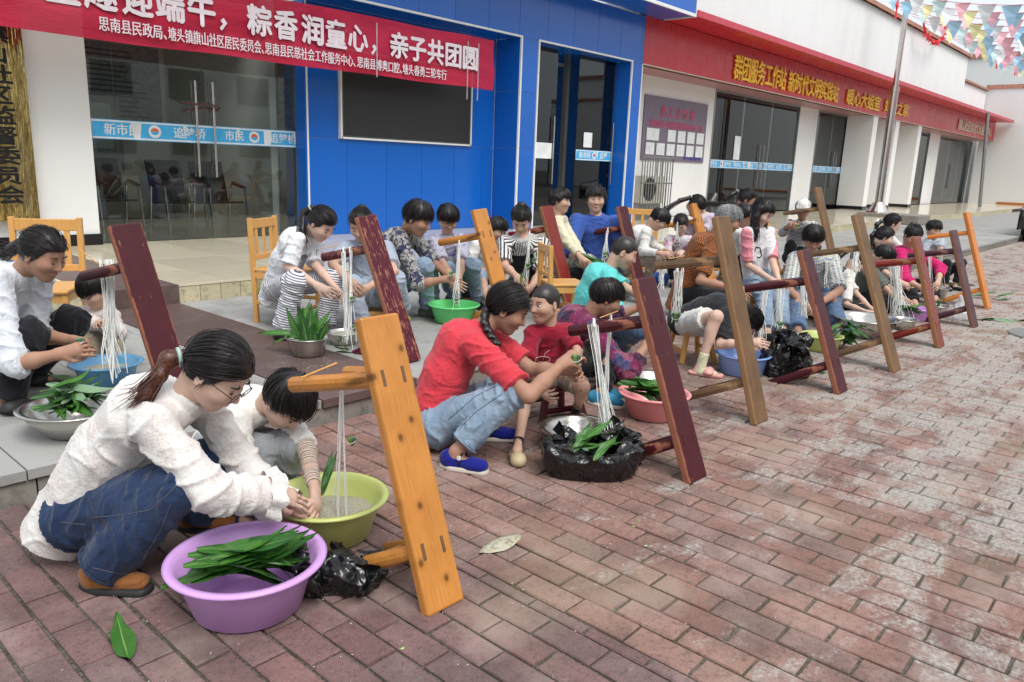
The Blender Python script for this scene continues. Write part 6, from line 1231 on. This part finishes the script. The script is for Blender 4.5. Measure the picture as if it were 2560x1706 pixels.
hank('two white strings hanging over the lime basin', (853, 962, 2.72), (842, 1300, 2.82), 9, .012, .006, r=.0019, frizz=.002); hank('single thin white string beside the pair over the lime basin', (856, 962, 2.72), (866, 1300, 2.80), 6, .006, .004, r=.0019, frizz=.002)
hank('thick white hank hung over the end of the maroon bench leg', (1484, 812, 3.70), (1530, 1115, 3.75), 22, .022, .018); hank('thinner hank with a knot next to the thick one', (1527, 800, 3.78), (1502, 1105, 3.80), 12, .012, .016)
hank('thick fringe of white strings before the little girl', (268, 650, 3.95), (284, 940, 3.95), 34, .03, .028, frizz=.01)
hank('white string pair hanging at the scuffed maroon bench', (860, 630, 4.75), (868, 868, 4.85), 12, .014, .012); hank('second string with small dumplings at the scuffed bench', (876, 628, 4.85), (878, 850, 4.9), 8, .012, .014)
hank('white strings hanging into the mint basin', (1148, 610, 5.6), (1140, 768, 5.7), 14, .012, .018); hank('strings hanging beside the black and white blouse', (1324, 585, 6.4), (1314, 725, 6.5), 12, .012, .016); hank('strings hanging in front of the blue blouse', (1519, 578, 6.9), (1510, 655, 6.95), 12, .012, .03)
hank('short strings hanging before the leaning white-shirted boy', (1693, 562, 8.2), (1692, 612, 8.25), 10, .012, .016); hank('string loop on the tip of the brown bench leg', (1654, 668, 4.78), (1652, 722, 4.8), 14, .024, .012)
hank('long strings above the white skirt', (1692, 678, 4.9), (1690, 800, 4.95), 12, .02, .02); hank('fine strings beside the long ones above the skirt', (1706, 675, 4.92), (1702, 775, 4.95), 8, .01, .012)
hank('strings from the maroon bench over the cobalt basin', (1912, 716, 5.85), (1898, 870, 5.9), 16, .03, .02); hank('ragged white strings near the black carrier bag', (1952, 712, 5.95), (1944, 835, 6.0), 18, .03, .022); hank('frayed strings in front of the checked shirt', (2008, 700, 6.5), (2008, 792, 6.55), 20, .03, .03)
hank('single string beside the tall brown bench', (2068, 640, 6.9), (2062, 712, 6.95), 6, .01, .008); hank('white fringe at the head of the camouflage-vested child', (2142, 618, 7.0), (2138, 682, 7.0), 26, .04, .03, frizz=.01); hank('large frayed mass of white strings by the wide steel bowl', (2238, 665, 7.6), (2254, 822, 7.7), 60, .06, .07, frizz=.02)
hank('strings hanging before the magenta shirt', (2352, 622, 9.0), (2350, 728, 9.1), 14, .02, .03); hank('loose strings at the plum bench', (2322, 640, 8.6), (2330, 790, 8.7), 10, .02, .02)
DG = leaf_m('dumpling_leaf', (.07, .14, .085), (.12, .21, .13), .5)
def dumpling(label, px, s_=1., grp=None):
    c = at(*px); a = rng.uniform(0, 6); h = .036*min(s_, 1.25); V = [c+np.array([math.cos(a+k*2.094), math.sin(a+k*2.094), 0])*h*.95+Z*h*.55+rng.normal(0, .002, 3) for k in range(3)]+[c-Z*h*1.3]
    o = mk('rice_dumpling', V, [(0, 1, 2), (0, 3, 1), (1, 3, 2), (2, 3, 0)], DG, None, False, attrs={'luv': (np.array(V)-c)*8}, origin=c, bevel=.008); props(o, label, 'dumpling', grp)
    MB().tube([c+np.array([math.cos(q)*.021, math.sin(q)*.021, .010*math.cos(q)])*s_ for q in np.linspace(0, 2*math.pi, 13)], .0014, 4).mk('binding', STRG, o)
    m_ = LM[2][int(rng.integers(5))]; l_ = link('leaf_tip', m_, None, o, (0, 0, h)); orient(l_, hv(rng.uniform(0, 360))+Z*.5, Z, .12)
dumpling('leaf-wrapped rice dumpling in the hands of the pinstriped woman', (200, 856, 3.66)); dumpling('green dumpling between the hands of the woman in coral red', (1442, 898, 3.62), 1.1); dumpling('dumpling held by the paisley-shirted woman', (1128, 686, 6.0), 1.1)
dumpling('dumpling tied on the string above the lime basin', (880, 1102, 2.78), .8); dumpling('dumpling on the string at the scuffed maroon bench', (881, 748, 4.85), .9); dumpling('lower dumpling on the string at the scuffed bench', (884, 818, 4.85), .8); dumpling('dumpling hanging low over the mint basin', (1142, 752, 5.65), .9)
dumpling('pair of dumplings on the string before the striped blouse, lower one', (1320, 665, 6.45), 1.2); dumpling('dumpling with a leaf tip before the striped blouse', (1336, 652, 6.45), 1.); dumpling('dumpling hung before the blue blouse', (1512, 636, 6.9), 1.1); dumpling('dumpling cluster before the leaning boy', (1692, 612, 8.2), 1.4)
dumpling('dumpling hanging above the white skirt', (1692, 792, 4.85), 1.5); dumpling('dumpling hanging over the black carrier bag', (1950, 812, 5.9), 1.2); dumpling('dumpling cluster by the person in the white cap', (1996, 566, 9.2), 1.6)
leaves('folded leaf held by the woman in the striped blouse', at(1304, 690, 6.5), 1, hv(-80)-Z*.9, 0, 0, 0, 0, (0,), .42, back=.2, group=None); leaves('fan of long leaves held by the boy in cream', at(1478, 650, 7.0), 5, hv(-20)-Z*.45, .3, .1, .01, .003, (0,), 1.0, back=.2)
leaves('pointed leaf held up in the hands over the lime basin', at(812, 1200, 2.6), 2, Z+hv(40)*.35, .15, .1, .005, .003, (1,), .38, updir=hv(-90), back=.3); leaves('leaf lying on the step by the scuffed bench', atz(870, 880, ZS)+Z*.01, 3, hv(0), .5, .02, .02, .002, (0,), .55)
# ================================================================== seats
CP = wood('pine_chair', (.66, .33, .09), (.74, .42, .14), False, None, .15, .3)
def place(t, p, phi): t.location = Vector(p); v = hv(phi); t.rotation_euler = (0, 0, math.atan2(v[1], v[0]))
def chair(label, p, phi, s_=1.):
    t = thing('wooden_chair', label, 'chair', (0, 0, 0), 'pine chairs'); w, d, h, H_ = .36*s_, .34*s_, .40*s_, .80*s_
    def part(nm, *a, **k): MB().bar(*a, **k).mk(nm, CP, t, local=True, bevel=.004)
    for sy in (-1, 1):
        part('rear_post', (-d/2, sy*w/2, 0), (-d/2-.03*s_, sy*w/2, H_), .034, .034, ref=(1, 0, 0)); part('leg', (d/2, sy*w/2*.95, 0), (d/2, sy*w/2*.95, h), .034, .034, ref=(1, 0, 0))
        part('side_rail', (-d/2, sy*w/2, .16*s_), (d/2, sy*w/2*.95, .16*s_), .02, .03); part('apron', (-d/2, sy*w/2, h-.03), (d/2, sy*w/2*.95, h-.03), .02, .05)
    part('front_rail', (d/2, -w/2, .10*s_), (d/2, w/2, .10*s_), .02, .03); part('front_apron', (d/2, -w/2, h-.03), (d/2, w/2, h-.03), .02, .05)
    MB().box(-d/2-.01, d/2+.03, -w/2-.015, w/2+.015, h, h+.022).mk('seat', CP, t, local=True, bevel=.008)
    part('top_rail', (-d/2-.028*s_, -w/2, H_-.045*s_), (-d/2-.028*s_, w/2, H_-.045*s_), .022, .07*s_); part('lower_rail', (-d/2-.015*s_, -w/2, h+.10*s_), (-d/2-.015*s_, w/2, h+.10*s_), .02, .04*s_)
    for k in (-.3, 0, .3): part('slat', (-d/2-.015*s_, k*w, h+.11*s_), (-d/2-.027*s_, k*w, H_-.07*s_), .034*s_, .012, ref=(1, 0, 0))
    place(t, p, phi)
chair('pine chair behind the pinstriped woman at the left edge', atz(120, 890, ZS), -75, 1.05); chair('pine chair under the girl in striped trousers', atz(722, 800, ZS), -12, 1.0); P4c = atz(262, 900, ZS)
chair('small pine chair seen from behind, above the cropped boy', at(1405, 745, 6.3)*[1, 1, 0]+[0, 0, .13], 15, .82); chair('pine chair by the blue door frame, behind the leaning boy', at(1605, 600, 9.3)*[1, 1, 0]+[0, 0, ZS], -95, 1.0)
def stool(label, p, phi, w, d, h, mat, sp=.03, nm='stool', cat='stool'):
    t = thing('low_'+nm, label, cat, (0, 0, 0)); MB().box(-d/2, d/2, -w/2, w/2, h-.025, h).mk('seat', mat, t, local=True, bevel=.006)
    for sx in (-1, 1):
        for sy in (-1, 1): MB().bar((sx*(d/2-.02+sp), sy*(w/2-.02+sp), 0), (sx*(d/2-.03), sy*(w/2-.03), h-.025), .034, .034, ref=(1, 0, 0)).mk('leg', mat, t, local=True, bevel=.004)
        MB().bar((sx*(d/2-.02+sp*.6), -(w/2-.02+sp*.6), h*.35), (sx*(d/2-.02+sp*.6), (w/2-.02+sp*.6), h*.35), .02, .03).mk('stretcher', mat, t, local=True, bevel=.003)
    place(t, p, phi)
def under(k, z=0): p = P[k]['pel'].copy(); p[2] = z; return p
stool('small maroon stool under the boy in the crimson tee', under(17), -60, .26, .22, .20, MAR); stool('pine stool under the girl in the white skirt', under(22)+hv(0)*.05, 10, .30, .24, .23, CP); stool('low dark green stool under the paisley-shirted woman', under(7, ZS), 0, .34, .24, .20, plain('green_stool', (.05, .08, .05), .5))
RP = plastic('red_plastic', (.62, .02, .025), .2); stool('red plastic stool under the striped blouse', under(10, ZS)+hv(-90)*.04, 0, .30, .28, .24, RP); stool('pink plastic stool under the boy in cream tee', under(2), 0, .2, .2, .13, PNK, .02); stool('low stool under the grey linen woman', under(6, ZS), -75, .26, .2, .2, CP)
for k, lb in ((8, 'glasses-wearing boy'), (9, 'boy behind the pine bench'), (11, 'boy in cream'), (12, 'stout woman in blue'), (13, 'leaning boy in white'), (15, 'lavender-topped woman'), (18, 'patchwork-shirted woman'), (19, 'turquoise-shirted boy'), (20, 'grey-haired woman'), (21, 'long-haired girl'), (23, 'girl behind the grey-haired woman'), (24, 'checked-shirt woman'), (3, 'pinstriped woman'), (25, 'person in the white cap'), (27, 'girl at the back of the far group')):
    pz = P[k]['pel'][2]; z0 = ZS if P[k]['t'].location.z > .05 else 0
    if pz-z0-.12 > .05: stool('low wooden stool under the '+lb, under(k, z0), 0, .28, .24, max(.06, pz-z0-.11), CP if k % 2 else BWN)
# ================================================================== small things
Wt = WHITE2
def stick(label, a, b, r=.003): o = MB().tube([at(*a), at(*b)], r, 6).mk('chopstick', CP, None); props(o, label, 'chopstick')
stick('bamboo stick lying along the top leg of the nearest pine bench', (752, 945, 2.62), (842, 908, 2.72), .0035); stick('bamboo stick on the maroon bench leg above the thick hank', (1500, 795, 3.68), (1545, 778, 3.8)); stick('chopstick leaning above the little girl', (200, 625, 4.0), (245, 660, 3.95)); stick('stick lying on the brown bench leg', (1672, 648, 4.8), (1712, 640, 4.85)); stick('stick on the scuffed maroon bench leg', (806, 622, 4.6), (850, 612, 4.7))
o = link('fallen_leaf', leaf_mesh(.215, .075, -.25, .15, .12, LF[0], True), None, None, atz(322, 1655)+Z*.012); orient(o, atz(288, 1545)-atz(322, 1655), Z); props(o, 'single bright green leaf lying on the bricks at bottom left', 'leaf')
scr_m = M('dried_wrapper', (.5, .47, .36), .5, .4); scr_m.col(scr_m.ramp(scr_m.noise(scr_m.coord('Object'), 45, 5, .7), [(.35, (.46, .45, .41)), (.55, (.42, .38, .25)), (.62, (.20, .17, .13)), (.75, (.42, .41, .38))])); scr_m.bump(scr_m.noise(scr_m.coord('Object'), 60, 3), .8, .004)
pts = [(1196, 1384), (1212, 1364), (1232, 1352), (1258, 1342), (1290, 1337), (1304, 1340), (1300, 1352), (1280, 1370), (1262, 1378), (1225, 1386)]; ctr = np.mean([atz(*p) for p in pts], 0)
V = [ctr+Z*.012]; n = len(pts)
for f in (.33, .66, 1.): V += [ctr+(atz(*p)-ctr)*f+Z*(.006-.003*f+.0015*math.sin(i*2.3+f*5)) for i, p in enumerate(pts)]
F = [(0, 1+i, 1+(i+1) % n) for i in range(n)]+[(1+r*n+i, 1+(r+1)*n+i, 1+(r+1)*n+(i+1) % n, 1+r*n+(i+1) % n) for r in range(2) for i in range(n)]
o = mk('dried_wrapper', V, F, scr_m.m, None, True); props(o, 'pale dried wrapper lying flat on the bricks near the pine bench', 'litter'); sd = o.modifiers.new('thick', 'SOLIDIFY'); sd.thickness = .001
# loose rice grains and leaf scraps on the ground
def scatter(name, regions, size, mat, z=.0015):
    V, F = [], []
    for (cx, cy, sp, n, z0) in regions:
        c0 = atz(cx, cy, z0)
        for _ in range(n):
            p = c0+np.array([rng.normal(0, sp), rng.normal(0, sp), 0]); p[2] = z0+z+(.004 if z0 and 2.26 < p[0] < 2.93 else 0)
            if z0 == 0 and p[1] > YK-.01: continue
            if z0 > 0 and (p[1] < YK or p[1] > YT): continue
            a = rng.uniform(0, 6.28); dx, dy = np.array([math.cos(a), math.sin(a), 0])*size[0]*rng.uniform(.7, 1.2), np.array([-math.sin(a), math.cos(a), 0])*size[1]; k = len(V)
            V += [p-dx, p+dy, p+dx, p-dy, p+Z*size[1]*.9]; F += [(k, k+1, k+4), (k+1, k+2, k+4), (k+2, k+3, k+4), (k+3, k, k+4)]
    o = mk(name, V, F, mat); o['kind'] = 'stuff'; o['label'] = None; del o['label']
scatter('spilled_rice', [(780, 900, .22, 130, ZS), (800, 880, .4, 90, ZS), (1380, 1180, .3, 130, 0), (1250, 1160, .4, 90, 0), (950, 1250, .4, 70, 0), (700, 1560, .35, 40, 0), (1600, 1090, .6, 90, 0), (420, 870, .3, 40, ZS), (1900, 1000, .6, 60, 0), (1500, 1300, .8, 60, 0)], (.0032, .0016), plain('grain', (.75, .72, .64), .5, .03))
scatter('leaf_scraps', [(1700, 1090, .3, 16, 0), (2200, 960, .8, 70, 0), (2330, 900, .7, 40, 0), (1250, 1240, .5, 8, 0), (900, 1040, .2, 6, 0)], (.014, .005), LF[0])
for lb, px, n_ in (('green leaves scattered beyond the orange bench', (2470, 745), 5), ('flat pale leaves lying right of the plum bench', (2500, 803), 5), ('green leaves on the ground behind the magenta shirt', (2400, 718), 6)): leaves(lb, atz(*px)+Z*.012, n_, hv(-5), .3, .01, .12, .002, (2, 0), .9)
leaves('leaf under the maroon bench with the carrier bag', atz(2060, 930)+Z*.01, 3, hv(-40), .6, .05, .03, .003, (0,), .5); leaves('leaves under the small boy beside the steel bowl', atz(1455, 1050)+Z*.02, 3, hv(10), .4, .05, .03, .003, (0, 1), .5)
MB().lathe([(.001, .012), (.30, .012), (.33, .010), (.335, .0)], atz(2622, 842), 30).mk('manhole_cover', plain('iron', (.18, .18, .17), .6), None); o = bpy.data.objects['manhole_cover']; props(o, 'round grey manhole cover in the bricks at the right edge', 'manhole cover')
gt = MB(); g0 = aty(645, 732, YT-.03)
for _ in range(40):
    a = rng.uniform(0, 6.28); l_ = rng.uniform(.04, .10); d = np.array([math.cos(a)*.6, math.sin(a)*.6-.2, 0]); b0 = np.array([g0[0], YT-.03, ZS])+rng.normal(0, .02, 3)*[1, .3, 0]; gt.tube([b0, b0+d*l_*.4+Z*l_*.7, b0+d*l_+Z*l_*.7], [.0035, .003, .0005], 4)
o = gt.mk('weed_tuft', LF[0], None); props(o, 'small tuft of weeds growing at the foot of the cream edge tiles', 'weeds')
o = bpy.data.objects['weed_tuft']; o['kind'] = 'stuff'
# plastic cup, prints on shirts
o = MB().lathe([(.02, 0), (.03, 0), (.038, .05), (.041, .052), (.037, .05), (.029, .004), (.01, .004)], atz(1574, 745, ZS), 20).mk('plastic_cup', STW, None, True); props(o, 'small clear plastic cup beside the far maroon bench', 'cup')
# ================================================================== bunting and garland
FL = [plain('pennant_'+n, c, .7, .08) for n, c in (('pink', (.84, .45, .52)), ('yellow', (.80, .76, .42)), ('blue', (.38, .62, .80)), ('mint', (.60, .76, .76)), ('white', (.75, .78, .8)))]
for f in FL: f.node_tree.nodes['Principled BSDF'].inputs['Transmission Weight'].default_value = .0
CRD = plain('cord_red', (.5, .06, .12), .7)
ORD = 'first second third fourth fifth sixth seventh eighth ninth tenth eleventh twelfth thirteenth fourteenth fifteenth'.split()
for i in range(13):
    xx = 22.0+i*1.2; a = np.array([xx, 8.2, 6.5]); v_ = a-CAM; w_ = v_@CF; x0, y0 = 1280+FPX*(v_@CR)/w_, 853-FPX*(v_@CU)/w_
    b = at(2700, y0+(.10+.004*i)*(2700-x0), 17+i*.9); t = thing('bunting_string', ORD[i]+' string of pastel pennants along the salmon coping, counted from the flagpole side', 'bunting', a, 'strings of pastel bunting'); m_ = 30
    X = [a+(b-a)*k/m_-Z*4*.3*(k/m_)*(1-k/m_) for k in range(m_+1)]; MB().tube(X, .007, 4, False).mk('cord', CRD, t)
    L = np.linalg.norm(b-a); npn = int(L/.52)
    for k in range(npn):
        u = (k+.5)/npn*m_; j = int(u); p = X[j]+(X[min(j+1, m_)]-X[j])*(u-j)
        if k < 2: continue
        d = nrm((b-a)*[1, 1, 0]); s1 = rng.uniform(.8, 1.15); sw_ = rng.normal(0, .10); n_ = np.cross(d, Z); w_ = .19*s1; h_ = .42*s1
        V = [p-d*w_, p+d*w_, p-d*w_*.5-Z*h_*.5+n_*(sw_*.5+.03), p+d*w_*.5-Z*h_*.5+n_*(sw_*.5-.03), p-Z*h_+n_*sw_]; mk('pennant', V, [(0, 2, 3, 1), (2, 4, 3)], FL[(k*3+i+int(rng.integers(2))) % 5], t)
gl = MB()
gw = [aty(2308, 55, 8.0), aty(2315, 85, 8.0), aty(2330, 104, 8.0), aty(2345, 108, 8.0), aty(2358, 95, 8.0), aty(2364, 70, 8.0), aty(2368, 45, 8.0)]
gl.tube(gw, .03, 6)
for i in range(110):
    u = rng.uniform(0, 5.99); j = int(u); p = gw[j]+(gw[j+1]-gw[j])*(u-j); d = nrm(rng.normal(0, 1, 3)); gl.tube([p, p+d*.15], [.03, .003], 4)
o = gl.mk('red_garland', plain('tinsel_red', (.75, .03, .05), .35), None); props(o, 'red tinsel garland drooping below the salmon coping', 'garland')
for px, lb in (((2366, 45), 'red knotted ornament hanging at the right end of the garland'), ((2243, 14), 'small red ornament hanging left of the flagpole top'), ((2494, 150), 'red knotted ornament hanging at the far corner'), ((2540, 168), 'red and white ornament hanging low at the right edge')):
    c = aty(*px, 6.5); m = MB(); m.tube([c+Z*.3, c+Z*.1], .006, 4).tube([c-Z*.09, c-Z*.3], [.015, .03], 6); V2, Q2 = sculpt([Ell(c+X__, np.eye(3), np.array([.05, .025, .05])) for X__ in (np.array([0, 0, 0]), np.array([.06, 0, 0]), np.array([-.06, 0, 0]), np.array([0, 0, .07]), np.array([0, 0, -.06]))], .012, .02)
    o = mk('red_knot', V2, Q2, bpy.data.materials['tinsel_red'], None, True, origin=c); props(o, lb, 'ornament'); m.mk('tassel', bpy.data.materials['tinsel_red'], o)
# ================================================================== car at the right edge
cr = atz(2535, 604); CB = M('car_black', (.006, .007, .010), .12, .5); CB.b.inputs['Coat Weight'].default_value = .6
t = thing('parked_car', 'black car parked at the right edge, only its front corner in view', 'car', cr)
prof = [(0, .30), (.0, .62), (.08, .78), (.95, .92), (1.6, 1.38), (3.0, 1.42), (3.7, 1.02), (4.35, .95), (4.42, .35)]; Wc = 1.75; fx = np.array([1., 0, 0]); fy = np.array([0, -1., 0])
V = []; n = len(prof)
for s_, wd in ((0, .12), (.06, 0), (Wc-.06, 0), (Wc, .12)):
    for x_, z_ in prof: V.append(cr+fx*(x_+.06*(wd > 0))+fy*(s_+(0.2 if z_ > 1.1 and s_ < .5 else -.2 if z_ > 1.1 else 0))+Z*z_)
F = [(r*n+i, r*n+i+1, (r+1)*n+i+1, (r+1)*n+i) for r in range(3) for i in range(n-1)]+[tuple(range(n)), tuple(range(4*n-1, 3*n-1, -1))]+[(r*n, (r+1)*n, (r+1)*n+n-1, r*n+n-1) for r in range(3)]
mk('body', V, F, CB.m, t, False, bevel=.05)
for wx in (.85, 3.5):
    for wy in (.02, Wc-.22): w_ = MB().tube([cr+fx*wx+fy*wy+Z*.32, cr+fx*wx+fy*(wy+.2)+Z*.32], .32, 24).mk('wheel', BSOLE, t); MB().tube([cr+fx*wx+fy*(wy-.01)+Z*.32, cr+fx*wx+fy*(wy+.21)+Z*.32], .2, 20).mk('rim', STEEL, w_)
for wy in (.16, Wc-.5): MB().bar(cr+fx*-.012+fy*wy+Z*.68, cr+fx*-.012+fy*(wy+.34)+Z*.68, .04, .12).mk('headlight', plain('lamp_glass', (.25, .27, .28), .08), t, bevel=.015)
MB().bar(cr+fx*-.015+fy*.45+Z*.5, cr+fx*-.015+fy*(Wc-.45)+Z*.5, .03, .22).mk('grille', BSOLE, t); MB().bar(cr+fx*-.03+fy*.2+Z*.36, cr+fx*-.03+fy*(Wc-.2)+Z*.36, .02, .03).mk('bumper_strip', STEEL, t)
MB().bar(cr+fx*1.22+fy*(Wc*.13+.1)+Z*1.19, cr+fx*1.22+fy*(Wc*.87-.1)+Z*1.19, .5, .01, ref=(-.55, 0, .8)).mk('windscreen', plain('car_glass', (.03, .035, .04), .05), t)
